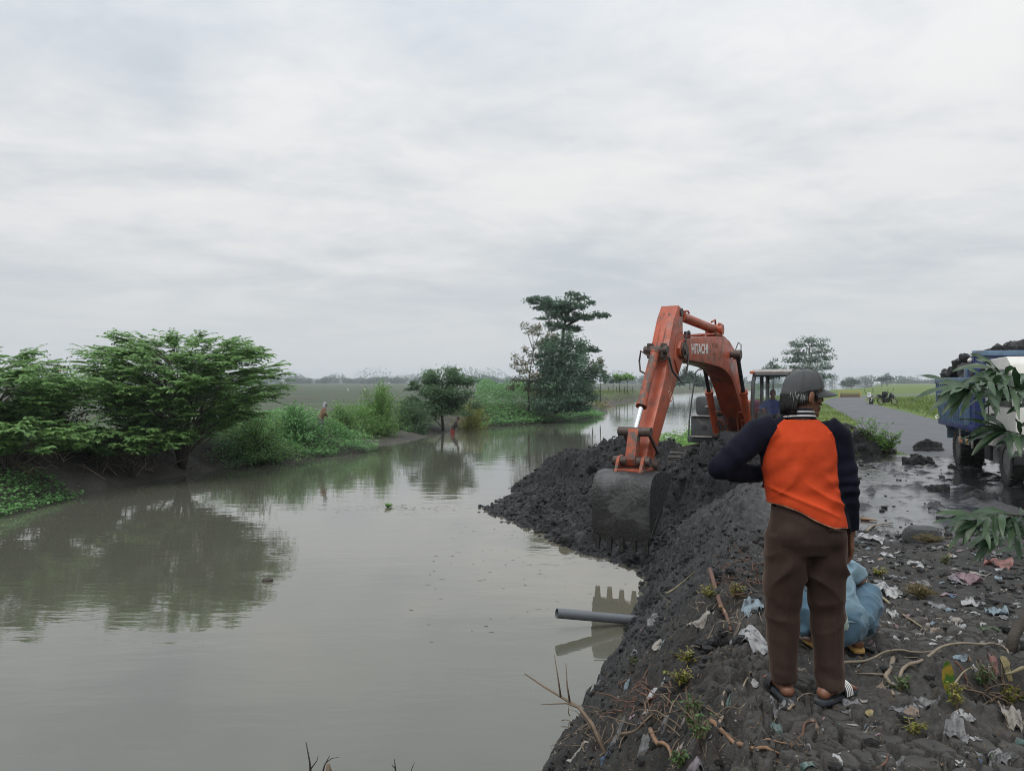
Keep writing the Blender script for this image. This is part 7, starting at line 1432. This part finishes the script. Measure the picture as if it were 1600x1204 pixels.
def minor_scraps():
    r = np.random.default_rng(91); k = 0; cols = ['white', 'grey', 'clear', 'white', 'grey', 'blue', 'beige', 'pink', 'clear', 'tan', 'grey']; word = dict(white='white', grey='grey', clear='cloudy', blue='pale blue', beige='cream', pink='pink', tan='tan')
    while k < 210:
        if r.random() < .66: px, py = r.uniform(1325, 1600), r.uniform(838, 1010)
        else: px, py = r.uniform(930, 1600), r.uniform(960, 1200)
        c = G(px, py)
        if c.z < WATER + .1 or c.y > 9: continue
        D = c.y; w_ = r.uniform(6, 16) * D / FPX; V, Q = scrap_mesh(c, w_, w_ * r.uniform(.3, .9), r.uniform(-.6, .6), k + 300, r.uniform(.08, .3), 6); col = cols[int(r.integers(0, len(cols)))]; o = link('plastic_scrap', mesh_np('plastic_scrap', V, Q, [PLA[col]], True)); o.location = c
        zone = 'on the slope towards the water' if c.z < -.25 else 'on the cracked mud in front' if py > 1060 else 'on the littered ground near the wet mud' if py < 900 else 'on the littered ground right of the squatting person' if py < 1000 else 'between the pale roots and the hole' if px > 1330 else 'beside the standing man'
        tag(o, 'small crumpled %s plastic scrap %s' % (word[col], zone), 'plastic scrap', 'small %s scraps %s' % (word[col], zone)); k += 1
minor_scraps()
# ---- roots, canes and sticks
MAT_ROOT = plain('tan_root', (.23, .135, .078), .75, .35, 18, bump=.5, bs=50); MAT_ROOT2 = plain('pale_root', (.25, .20, .145), .8, .3, 18, bump=.5, bs=50); MAT_ROOT3 = plain('red_brown_root', (.125, .062, .040), .8, .35, 18, bump=.5, bs=50); MAT_CANE = plain('dry_cane', (.26, .22, .13), .7, .25, 12)
def root_on(pix, wpx, label, mat, name='root', cat='root', lift=.006, forks=(), arch=0.0, group=None):
    P3 = [G(x, y) for x, y in pix]; D = P3[0].y; R0 = wpx * .5 * D / FPX; o = P3[0].copy(); pts = []; r = random.Random(int(pix[0][0])); E = [P3[0] * 2 - P3[1]] + P3 + [P3[-1] * 2 - P3[-2]]
    for k in range(1, len(E) - 2):
        a, b, c, d = E[k - 1], E[k], E[k + 1], E[k + 2]
        for q in range(5):
            t_ = q / 5; pts.append(.5 * ((2 * b) + (c - a) * t_ + (2 * a - 5 * b + 4 * c - d) * t_ * t_ + (3 * b - a - 3 * c + d) * t_ ** 3))
    pts.append(P3[-1].copy()); n = len(pts); zz = np.array([gz1(q.x, q.y) for q in pts]); zz = np.convolve(np.pad(zz, 3, 'edge'), np.ones(7) / 7, 'valid')
    for i, q in enumerate(pts):
        q.z = float(zz[i]) + R0 * .6 + lift + arch * math.sin(math.pi * i / (n - 1))
    m = MB(); m.tube([p - o for p in pts], [R0 * (1 - .55 * i / (n - 1)) * r.uniform(.88, 1.1) for i in range(n)], 7)
    for fk in forks:
        F3 = [G(x, y) for x, y in fk]; F3[0].z += R0 * .5 + lift
        for q in F3[1:]: q.z += R0 * .3 + lift
        m.tube([p - o for p in F3], [R0 * .45 * (1 - .7 * i / (len(F3) - 1)) for i in range(len(F3))], 5)
    ob = m.build(name, mat, None, True); ob.location = o; return tag(ob, label, cat, group)
root_on([(1110, 1133), (1128, 1148), (1155, 1162), (1185, 1168), (1203, 1174), (1218, 1186)], 9, 'thick orange-brown root lying on the cracked mud', MAT_ROOT, forks=[[(1178, 1166), (1200, 1158), (1222, 1164), (1255, 1167)]])
root_on([(1122, 1132), (1130, 1115), (1129, 1092), (1135, 1080), (1155, 1074), (1168, 1060), (1174, 1054)], 6, 'thin curved tan root above the thick one', MAT_ROOT2); root_on([(1232, 1112), (1240, 1100), (1252, 1090), (1270, 1086)], 5, 'pale root running under the right slipper', MAT_ROOT2); root_on([(1242, 1156), (1254, 1146), (1258, 1134), (1275, 1131)], 6, 'short reddish root on the cracked mud', MAT_ROOT3)
root_on([(1406, 1062), (1412, 1050), (1438, 1036), (1480, 1022), (1530, 1014), (1556, 1012), (1573, 1020), (1576, 1038)], 6, 'long pale root arching towards the hole at the right', MAT_ROOT2, arch=.03); root_on([(1310, 1038), (1350, 1034), (1395, 1030), (1440, 1022), (1472, 1020)], 5, 'straight pale root beside the flip-flop', MAT_ROOT2, arch=.02, forks=[[(1400, 1030), (1430, 1030), (1465, 1026)]]); root_on([(1396, 1034), (1390, 1048), (1384, 1060), (1390, 1072), (1396, 1088)], 8, 'knobbly pale root standing out from the mud', MAT_ROOT2, forks=[[(1384, 1058), (1360, 1055), (1330, 1054)]]); root_on([(1340, 898), (1375, 935), (1412, 962), (1450, 985)], 4, 'straight dry cane lying right of the squatting person', MAT_CANE, 'cane', 'cane')
root_on([(1109, 905), (1122, 940), (1132, 972), (1142, 1003)], 7, 'upright reddish stick stuck in the bank edge', MAT_ROOT3, 'stick', 'stick', lift=.05); root_on([(1123, 962), (1132, 972), (1140, 980)], 6, 'short stub crossing the reddish stick', MAT_ROOT, 'stick', 'stick', lift=.05); root_on([(1016, 1144), (1030, 1170), (1045, 1196), (1055, 1215)], 8, 'straight orange-brown stick running down off the bottom edge', MAT_ROOT, 'stick', 'stick', lift=.03); root_on([(1055, 1204), (1068, 1180), (1085, 1155)], 4, 'thin grey stick crossing the orange-brown one', MAT_TWIG, 'stick', 'stick', lift=.03); root_on([(970, 1160), (1000, 1138), (1022, 1120)], 5, 'dark twig low on the near slope', MAT_TWIG, 'stick', 'stick', lift=.02); root_on([(1040, 935), (1075, 905), (1105, 882)], 3, 'long thin straw on the scraped slope', MAT_CANE, 'straw', 'straw', lift=.02); root_on([(1098, 1168), (1104, 1150), (1106, 1136)], 7, 'grey forked stick end beside the hollow at the bottom', MAT_TWIG, 'stick', 'stick', lift=.03)
root_on([(1355, 830), (1366, 822), (1395, 818)], 4, 'bleached forked stick at the edge of the wet mud', MAT_ROOT2, 'stick', 'stick'); root_on([(1345, 812), (1370, 815)], 5, 'short tan stick at the wet mud beside the man', MAT_ROOT, 'stick', 'stick'); root_on([(1370, 1204), (1384, 1192), (1388, 1180)], 5, 'small reddish root at the bottom edge', MAT_ROOT3); root_on([(1492, 1048), (1505, 1065), (1510, 1080)], 5, 'dark root at the left wall of the hole', MAT_ROOT3, lift=.05); root_on([(1485, 1092), (1505, 1086), (1525, 1080)], 4, 'green-grey stalk crossing the hole', MAT_CANE, 'stalk', 'stalk', lift=.10); root_on([(1600, 1066), (1585, 1076), (1570, 1080)], 7, 'thick cut stalk entering at the right edge', MAT_CANE, 'stalk', 'stalk', lift=.08)
m = MB(); q0, q1 = G(1578, 1012), None; m.tube([Vector((0, 0, -.03)), Vector((.06, .05, .06)), Vector((.16, .10, .16)), Vector((.30, .16, .26))], [.034, .032, .030, .028], 9); o = m.build('stump', MAT_BARK, None, True); o.location = q0; tag(o, 'brown woody stump leaning out of the ground at the right edge', 'stump')
# tangle of reddish roots above the scraped slope
def root_tangle(cpx, cpy, wpx, hpx, n, seed, mat, label, name='root_tangle', ln=(.08, .28), rad=.0045, cat='root tangle', hgt=.10):
    r = random.Random(seed); c = G(cpx, cpy); rt = empty(name, c, label=label, cat=cat)
    for k in range(n):
        p = G(cpx + r.gauss(0, .32) * wpx, cpy + r.gauss(0, .32) * hpx); a = r.uniform(0, 6.28); L_ = r.uniform(*ln); pts = []; q = p.copy(); q.z += r.uniform(0, hgt * .3); d = Vector((math.cos(a), math.sin(a), r.uniform(-.1, .7)))
        for i in range(5): pts.append(q - c); d = (d + Vector((r.gauss(0, .35), r.gauss(0, .35), r.gauss(-.12, .25)))).normalized(); q = q + d * L_ / 5; q.z = max(q.z, gz1(q.x, q.y) + .004)
        R0 = rad * r.uniform(.5, 1.5); m = MB(); m.tube(pts, [R0, R0 * .9, R0 * .75, R0 * .55, R0 * .25], 5, cap=False); m.build('rootlet', mat, rt, True)
    return rt
root_tangle(1160, 905, 60, 80, 60, 1, MAT_ROOT3, 'tangle of reddish-brown roots at the bank edge left of the man'); root_tangle(1000, 1095, 90, 50, 46, 2, MAT_ROOT3, 'reddish roots sticking out of the slope around the white packet'); root_tangle(1130, 960, 120, 100, 50, 3, MAT_ROOT2, 'pale rootlets scattered on the bank edge', ln=(.06, .22), rad=.003); root_tangle(930, 1150, 90, 60, 50, 4, MAT_TWIG, 'dry stalks matted at the foot of the near slope', ln=(.1, .35), rad=.004); root_tangle(1060, 1120, 120, 90, 46, 5, MAT_TWIG, 'dry stems matted on the lower slope', ln=(.08, .3), rad=.0035); root_tangle(1540, 1085, 70, 50, 36, 6, MAT_TWIG, 'roots dangling in the hole at the right', ln=(.08, .25), rad=.004)
# ---- PVC pipe sticking out of the bank
a, b_ = P(870, 957.5, 10.4), P(1000, 969, 10.75); m = MB(); ax = (b_ - a).normalized(); n = 28; u = ax.orthogonal().normalized(); v = ax.cross(u); vs = []
for t_, r_ in ((0, .066), (1, .066), (0, .058), (.35, .058)):
    for j in range(n): q = 2 * math.pi * j / n; vs.append(a + (b_ - a) * t_ + (u * math.cos(q) + v * math.sin(q)) * r_ - a)
m.add(vs, [(j, (j + 1) % n, n + (j + 1) % n, n + j) for j in range(n)] + [(2 * n + j, (j) , (j + 1) % n, 2 * n + (j + 1) % n) for j in range(n)] + [(2 * n + j, 2 * n + (j + 1) % n, 3 * n + (j + 1) % n, 3 * n + j) for j in range(n)] + [tuple(3 * n + j for j in range(n))])
o = m.build('drain_pipe', MAT_PVC); o.location = a; tag(o, 'grey plastic drain pipe sticking out of the near bank over the water', 'pipe')
# ---- weeds on the near ground
for px, py, h, n, sd, mt, sp, lab in ((1078, 1138, .20, 16, 1, L_WEED, .10, 'green seedlings on the slope right of the white packet'), (1090, 1160, .16, 12, 2, L_WEED, .10, 'broad-leaved seedlings low on the near slope'), (1062, 1072, .10, 18, 3, L_YEL, .12, 'mossy yellow-green patch above the white packet'), (1075, 1035, .09, 16, 4, L_YEL, .10, 'small green patch in the middle of the slope'), (1110, 935, .12, 18, 5, L_YEL, .14, 'yellow-green weeds at the bank edge below the roots'), (1450, 848, .10, 26, 6, L_DRY, .22, 'dry reddish weeds at the near edge of the wet mud'), (1440, 935, .12, 26, 7, L_DRY, .14, 'tuft of dry grass in the litter'), (1478, 882, .10, 14, 8, L_WEED, .08, 'small green sprig in the litter below the drooping leaves'), (1375, 900, .08, 14, 9, L_YEL, .10, 'low yellowish sprig right of the squatting person'), (1408, 1082, .08, 12, 10, L_WEED, .10, 'small green weeds at the foot of the knobbly root'), (1495, 1108, .14, 12, 11, L_YEL, .07, 'green sprig at the mouth of the hole'), (1540, 1075, .12, 12, 12, L_WEED, .12, 'round-leaved weed above the hole'), (1578, 1105, .14, 14, 13, L_YEL, .10, 'yellowish weeds at the right edge'), (1425, 1150, .07, 10, 14, L_YEL, .07, 'tiny green sprig on the cracked mud at the right'), (1062, 1200, .10, 10, 15, L_WEED, .06, 'green shoots at the bottom edge left of the purple cloth'), (1150, 935, .12, 16, 16, L_YEL, .10, 'weeds growing among the reddish roots'), (990, 1040, .08, 10, 17, L_WEED, .06, 'sprig on the slope below the pipe')):
    stem_plant(G(px, py), h, n, 200 + sd, lab, mt, (.030, .012) if mt is not L_DRY else (.06, .006), sp, 9, 'weed')
# the two-coloured leaf by the hole
t = NT('green_and_yellow_leaf'); t.set(Base_Color=t.mix(t.ramp(t.noise(16, 3, .5), .42, .6), (.05, .13, .02), (.32, .22, .03)), Roughness=.5); c = G(1483, 1090); m = MB(); vs = []; k = 9
for i in range(k):
    u_ = i / (k - 1); w_ = .030 * math.sin(math.pi * (.06 + .88 * u_)) ** .7; vs += [Vector((-w_ - .02 * u_, -.02 * u_, .015 + .165 * u_)), Vector((-.02 * u_, .006 - .02 * u_, .015 + .165 * u_)), Vector((w_ - .02 * u_, -.02 * u_, .015 + .165 * u_))]
m.add(vs, [f for i in range(k - 1) for f in ((i * 3, i * 3 + 1, i * 3 + 4, i * 3 + 3), (i * 3 + 1, i * 3 + 2, i * 3 + 5, i * 3 + 4))]); m.tube([Vector((0, 0, -.02)), Vector((0, 0, .03))], .004, 5); o = m.build('fallen_leaf', t.mat, None, True); o.location = c; tag(o, 'large green and yellow leaf standing upright beside the hole', 'leaf')
# ---- crumbs, straw and flecks that nobody could count
def ground_xy(n, seed, dens, x=(-.9, 6.5), y=(2.6, 9.2), pw=1.5):
    r = np.random.default_rng(seed); X = r.uniform(*x, n); Y = y[0] + (y[1] - y[0]) * r.random(n) ** pw; k = r.random(n) < dens(X, Y); return np.column_stack([X[k], Y[k]])
def ico(seed):
    bm = bmesh.new(); bmesh.ops.create_icosphere(bm, subdivisions=1, radius=1); rr = random.Random(seed)
    for v in bm.verts: v.co *= rr.uniform(.6, 1.2); v.co.z *= .7
    bm.verts.index_update(); V = np.array([v.co for v in bm.verts]); Fc = np.array([[v.index for v in f.verts] for f in bm.faces]); bm.free(); return V, Fc
ICO = [ico(s) for s in range(6)]
def crumbs(name, label, xy, s0, s1, seed, mat, zf=gq, pw=3.0):
    r = np.random.default_rng(seed); n = len(xy); z = zf(xy[:, 0], xy[:, 1]); s = s0 + (s1 - s0) * r.random(n) ** pw; VV, FF, b = [], [], 0
    for q in range(6):
        i = np.arange(n) % 6 == q; k = int(i.sum()); V, Fc = ICO[q]; a = r.uniform(0, 6.28, k); ca, sa = np.cos(a)[:, None], np.sin(a)[:, None]; sx = V[None, :, 0] * ca - V[None, :, 1] * sa; sy = V[None, :, 0] * sa + V[None, :, 1] * ca
        A = np.stack([sx * s[i][:, None] + xy[i, 0][:, None], sy * s[i][:, None] + xy[i, 1][:, None], V[None, :, 2] * s[i][:, None] + z[i][:, None] + s[i][:, None] * .15], -1); VV.append(A.reshape(-1, 3)); FF.append((Fc[None] + (np.arange(k) * len(V))[:, None, None]).reshape(-1, 3) + b); b += k * len(V)
    tag(link(name, mesh_np(name, np.concatenate(VV), np.concatenate(FF), [mat], False)), label, 'soil', kind='stuff')
inland = lambda X, Y: ((sdR(X, Y) > .05) & (np.hypot(X - 1.49, Y - 3.86) > .12)).astype(float)
crumbs('soil_crumbs', 'loose crumbs of dark earth all over the near bank', ground_xy(12000, 1, lambda X, Y: inland(X, Y) * (1 - .75 * masks(X, Y)[7])), .004, .040, 5, MAT_CLOD); crumbs('slope_clods', 'clods of black mud sticking to the scraped near slope', ground_xy(9000, 12, lambda X, Y: (sdR(X, Y) > .02) * (sdR(X, Y) < 1.9) * np.clip(.5 + fbm2(X * 1.5, Y * 1.5, 2, 29), 0, 1), (-.5, 4.6), (4.6, 15), 1.0), .008, .065, 15, MAT_HEAP, pw=2.6); crumbs('wet_mud_lumps', 'lumps of black mud scattered over the churned wet ground', ground_xy(1100, 2, lambda X, Y: ((sdR(X, Y) > 1.2) & (roadd(X, Y) < 1.0)) * np.clip(.35 + fbm2(X * .9, Y * .9, 2, 19), 0, 1), (2.5, 11), (8.0, 20), 1.0), .010, .075, 6, MAT_HEAP)
def strands(name, label, xy, l0, l1, w_, mat, seed, cat='straw', lift=.012, flat=.25):
    r = np.random.default_rng(seed); n = len(xy); z = gq(xy[:, 0], xy[:, 1]) + lift * r.random(n) + .004; a = r.uniform(0, 6.283, n); dr = np.column_stack([np.cos(a), np.sin(a), r.normal(0, flat, n)]); ln = l0 + (l1 - l0) * r.random(n) ** 2
    e = np.column_stack([xy, z]) + unit(dr) * ln[:, None]; ze = gq(e[:, 0], e[:, 1]); dr[:, 2] += (ze - z) / ln * .9; tag(link(name, leaf_mesh(name, np.column_stack([xy, z]), dr, unit(UP + r.normal(0, .4, (n, 3))), ln, w_ * r.uniform(.5, 1.5, n), mat, r.random(n), 0, seed)), label, cat, kind='stuff')
L_ST = leafmat('dead_straw', (.045, .036, .028), (.24, .19, .13), .1, .8); L_FL = leafmat('pale_fleck', (.10, .10, .10), (.46, .46, .45), .15, .5, (.16, .26, .30), .12); L_LIT = leafmat('dead_leaf', (.035, .026, .018), (.16, .10, .05), .1, .8)
strands('dead_straw', 'dead straw and rootlets matted over the near bank', ground_xy(34000, 3, lambda X, Y: inland(X, Y) * (.35 + .65 * (sdR(X, Y) < 1.9))), .012, .11, .0036, L_ST, 7); strands('leaf_litter', 'dead leaves mixed into the near bank', ground_xy(12000, 4, lambda X, Y: inland(X, Y) * (.25 + .75 * (sdR(X, Y) < 1.9))), .010, .038, .011, L_LIT, 8, 'leaf litter'); strands('litter_flecks', 'tiny pale flecks of broken litter on the ground', ground_xy(9000, 5, lambda X, Y: inland(X, Y) * np.clip(.25 + .7 * (X > 2) * (Y > 4.2) * (Y < 8.5) + .3 * fbm2(X, Y, 2, 9), 0, 1)), .005, .022, .010, L_FL, 9, 'litter', .006, .3)
# ---- slab of cut clay at the near edge of the wet mud
c = G(1440, 842); m = MB(); m.ell((0, 0, .02), (.21, .15, .14), n=18, m=10); me = remesh(m, 'mud_slab', .016, 1); V = coords(me); V[:, 2] = np.minimum(V[:, 2], .13 + .25 * V[:, 1]); V[:, 1] = np.maximum(V[:, 1], -.12 + .35 * V[:, 2]); V += (normals(me) * (vn(V[:, 0] * 9, V[:, 1] * 9, V[:, 2] * 9, 4) * .018)[:, None]); set_coords(me, V); me.materials.append(mudmat('smooth_cut_clay', (.045, .048, .048), (.065, .068, .067), .3, .5)); o = link('mud_slab', me); o.location = c; tag(o, 'smooth-cut slab of grey clay at the near edge of the wet mud', 'mud slab')
def mud_pile(px, py, w_, h, seed, label):
    c = G(px, py); c.z -= .05; m = MB(); r = random.Random(seed)
    for k in range(26): a = r.uniform(0, 6.28); q = r.random() ** .6; m.ell((math.cos(a) * w_ * q, math.sin(a) * w_ * .6 * q, h * (1 - q) * r.uniform(.4, 1)), r.uniform(.25, .45) * h + .05, n=8, m=6)
    me = remesh(m, 'mud_pile', .03, 1); V = coords(me); V += normals(me) * (vn(V[:, 0] * 8, V[:, 1] * 8, V[:, 2] * 8, 4) * .07 - np.abs(vn(V[:, 0] * 14, V[:, 1] * 14, V[:, 2] * 14, 7)) * .06 + vn(V[:, 0] * 26, V[:, 1] * 26, V[:, 2] * 26, 5) * .02)[:, None]; set_coords(me, V); me.materials.append(MAT_HEAP); o = link('mud_pile', me); o.location = c; tag(o, label, 'mud pile')
mud_pile(1345, 706, .75, .55, 1, 'dark mud pile at the foot of the verge weeds'); mud_pile(1450, 706, .30, .34, 2, 'small lumpy mud pile at the road edge near the truck'); mud_pile(1435, 722, .30, .18, 3, 'low lump of mud left of the truck\'s rear wheel'); mud_pile(1310, 672, .6, .30, 4, 'mud pile on the road verge beside the man\'s shoulder'); mud_pile(1530, 780, .28, .14, 5, 'low ridge of mud in front of the truck'); mud_pile(1462, 765, .24, .09, 6, 'flat lump of mud in the middle of the wet ground')
# ---- on and along the water
c = P(418, 907, 4056 / 310); m = MB(); m.ell((0, 0, .01), (.10, .07, .045), n=14, m=8); o = m.build('floating_husk', MAT_BARK, None, True); o.location = c; tag(o, 'dark husk floating alone on the water', 'husk')
c = P(607, 792, 4056 / 195); stem_plant(c, .13, 8, 301, 'small green sprig floating in mid-stream', L_BRI, (.11, .06), .10, 6, 'floating_sprig', 'sprig')
r_ = np.random.default_rng(77); n_ = 420; sx = np.concatenate([r_.normal(-2.9, 1.0, 220), r_.uniform(-1.5, 2.6, 120), r_.normal(-12.4, .8, 80)]); sy = np.concatenate([r_.normal(20.6, .35, 220), r_.uniform(10, 20, 120), r_.normal(19.5, 1.6, 80)]); kk = sdR(sx, sy) < -.1
sx, sy = sx[kk], sy[kk]; n_ = len(sx); a_ = r_.uniform(0, 6.28, n_); tag(link('floating_scum', leaf_mesh('floating_scum', np.column_stack([sx, sy, np.full(n_, WATER + .004)]), np.column_stack([np.cos(a_), np.sin(a_) * .3, np.zeros(n_)]), np.tile(UP, (n_, 1)), r_.uniform(.02, .12, n_), r_.uniform(.01, .04, n_), L_ST, r_.random(n_), 0, 5)), 'thin scum of straw and leaf bits floating on the water', 'scum', kind='stuff')
def driftwood():
    r = random.Random(6); k = 0
    for cx, cy, n, s in ((215, 735, 26, 34), (120, 728, 12, 30), (40, 745, 10, 24), (345, 712, 12, 22), (60, 720, 8, 26)):
        for i in range(n):
            p = G(cx + r.gauss(0, s), min(cy + r.gauss(0, 9), 764)); L_ = r.uniform(.35, 1.1); a = r.uniform(0, 6.28); d = Vector((math.cos(a), math.sin(a) * .6, r.uniform(.0, .6))).normalized(); q = p + d * L_; q.z = max(q.z, gz1(q.x, q.y) + .05); mid = p.lerp(q, .5) + Vector((r.gauss(0, .06), r.gauss(0, .06), .05 + r.random() * .1)); m = MB(); m.tube([Vector((0, 0, 0)), mid - p, q - p], [.018, .015, .007], 5, cap=False); o = m.build('driftwood_stick', MAT_ROOT2 if r.random() < .6 else MAT_TWIG, None, True); o.location = p + Vector((0, 0, .03)); tag(o, 'one of the dry sticks washed up on the bare mud bank under the left trees', 'stick', 'dry sticks washed up on the far bank')
driftwood()
b = at(945, 108); root_tangle(940, 632, 22, 6, 60, 9, MAT_ROOT2, 'pile of pale driftwood on the far bank beyond the tall tree', 'driftwood_pile', (.8, 2.2), .06, 'driftwood', .6)
# ---- roadside rail, fence, mast, egrets
MAT_YEL = plain('yellow_paint', (.42, .33, .10), .6, .2, 4); D = 92; b = at(1328, D, -.12); root = empty('guard_rail', b, R_(-20), label='low yellow railing beside the road bend', cat='railing')
for x in (-1.15, 1.15): m = MB(); m.box((x, 0, .45), (.16, .16, .95), None, 0, 1, .02); m.build('post', MAT_YEL, root)
m = MB(); m.box((0, 0, .86), (2.2, .10, .12), None, 0, 1, .02); m.build('rail', MAT_YEL, root); m = MB(); m.box((0, 0, .35), (2.2, .07, .5), None, 0, 1, .02); m.build('panel', plain('brick_infill', (.16, .12, .07), .8, .4, 5), root)
b = at(960, 150); root = empty('field_fence', b, label='wire fence with wooden posts beyond the river, right of the tall tree', cat='fence')
for k in range(9): m = MB(); m.cyl((k * 1.6 - 6, 0, -.3), (k * 1.6 - 6, 0, 1.15), .06, n=6); m.build('post', MAT_BARK, root)
for z in (.55, .95): m = MB(); m.tube([(-6.2, 0, z), (0, 0, z - .03), (7, 0, z)], .025, 4); m.build('wire', MAT_STL, root)
b = at(91, 420); m = MB(); m.cyl((0, 0, -1), (0, 0, 14), .22, .08, n=6); o = m.build('mast', MAT_STL); o.location = b; tag(o, 'thin mast on the horizon above the left shrubs', 'mast')
for px, D, lab in ((543, 160, 'white egret standing in the brown field, left one'), (569, 165, 'white egret standing in the brown field, right one')):
    b = at(px, D); m = MB(); m.tube([(0, 0, .32), (.05, 0, .40), (.22, 0, .48), (.40, 0, .36)], [.04, .10, .11, .03], 8); m.tube([(.05, 0, .45), (-.02, 0, .62), (.04, 0, .78), (-.02, 0, .86)], [.035, .03, .025, .03], 6); m.tube([(-.02, 0, .86), (-.16, 0, .84)], [.02, .004], 5); m.cyl((.16, .03, 0), (.16, .03, .36), .012, n=5); m.cyl((.2, -.03, 0), (.2, -.03, .36), .012, n=5); o = m.build('egret', MAT_WHT, None, True); o.location = b; tag(o, lab, 'bird', 'egrets in the brown field')
# ================================================================ HAZE
def build_haze():
    mb = MB(); mb.box((0, 700, 7.0), (3400, 1800, 23.0)); m = bpy.data.materials.new('pale_damp_air'); m.use_nodes = True; N = m.node_tree.nodes; N.clear()
    o = N.new('ShaderNodeOutputMaterial'); v = N.new('ShaderNodeVolumePrincipled'); v.inputs['Color'].default_value = (.88, .95, 1, 1); v.inputs['Density'].default_value = HAZE_D
    v.inputs['Anisotropy'].default_value = .2
    m.node_tree.links.new(v.outputs[0], o.inputs['Volume'])
    tag(mb.build('haze', m, None, False), kind='stuff')
HAZE_D = .00034
build_haze()
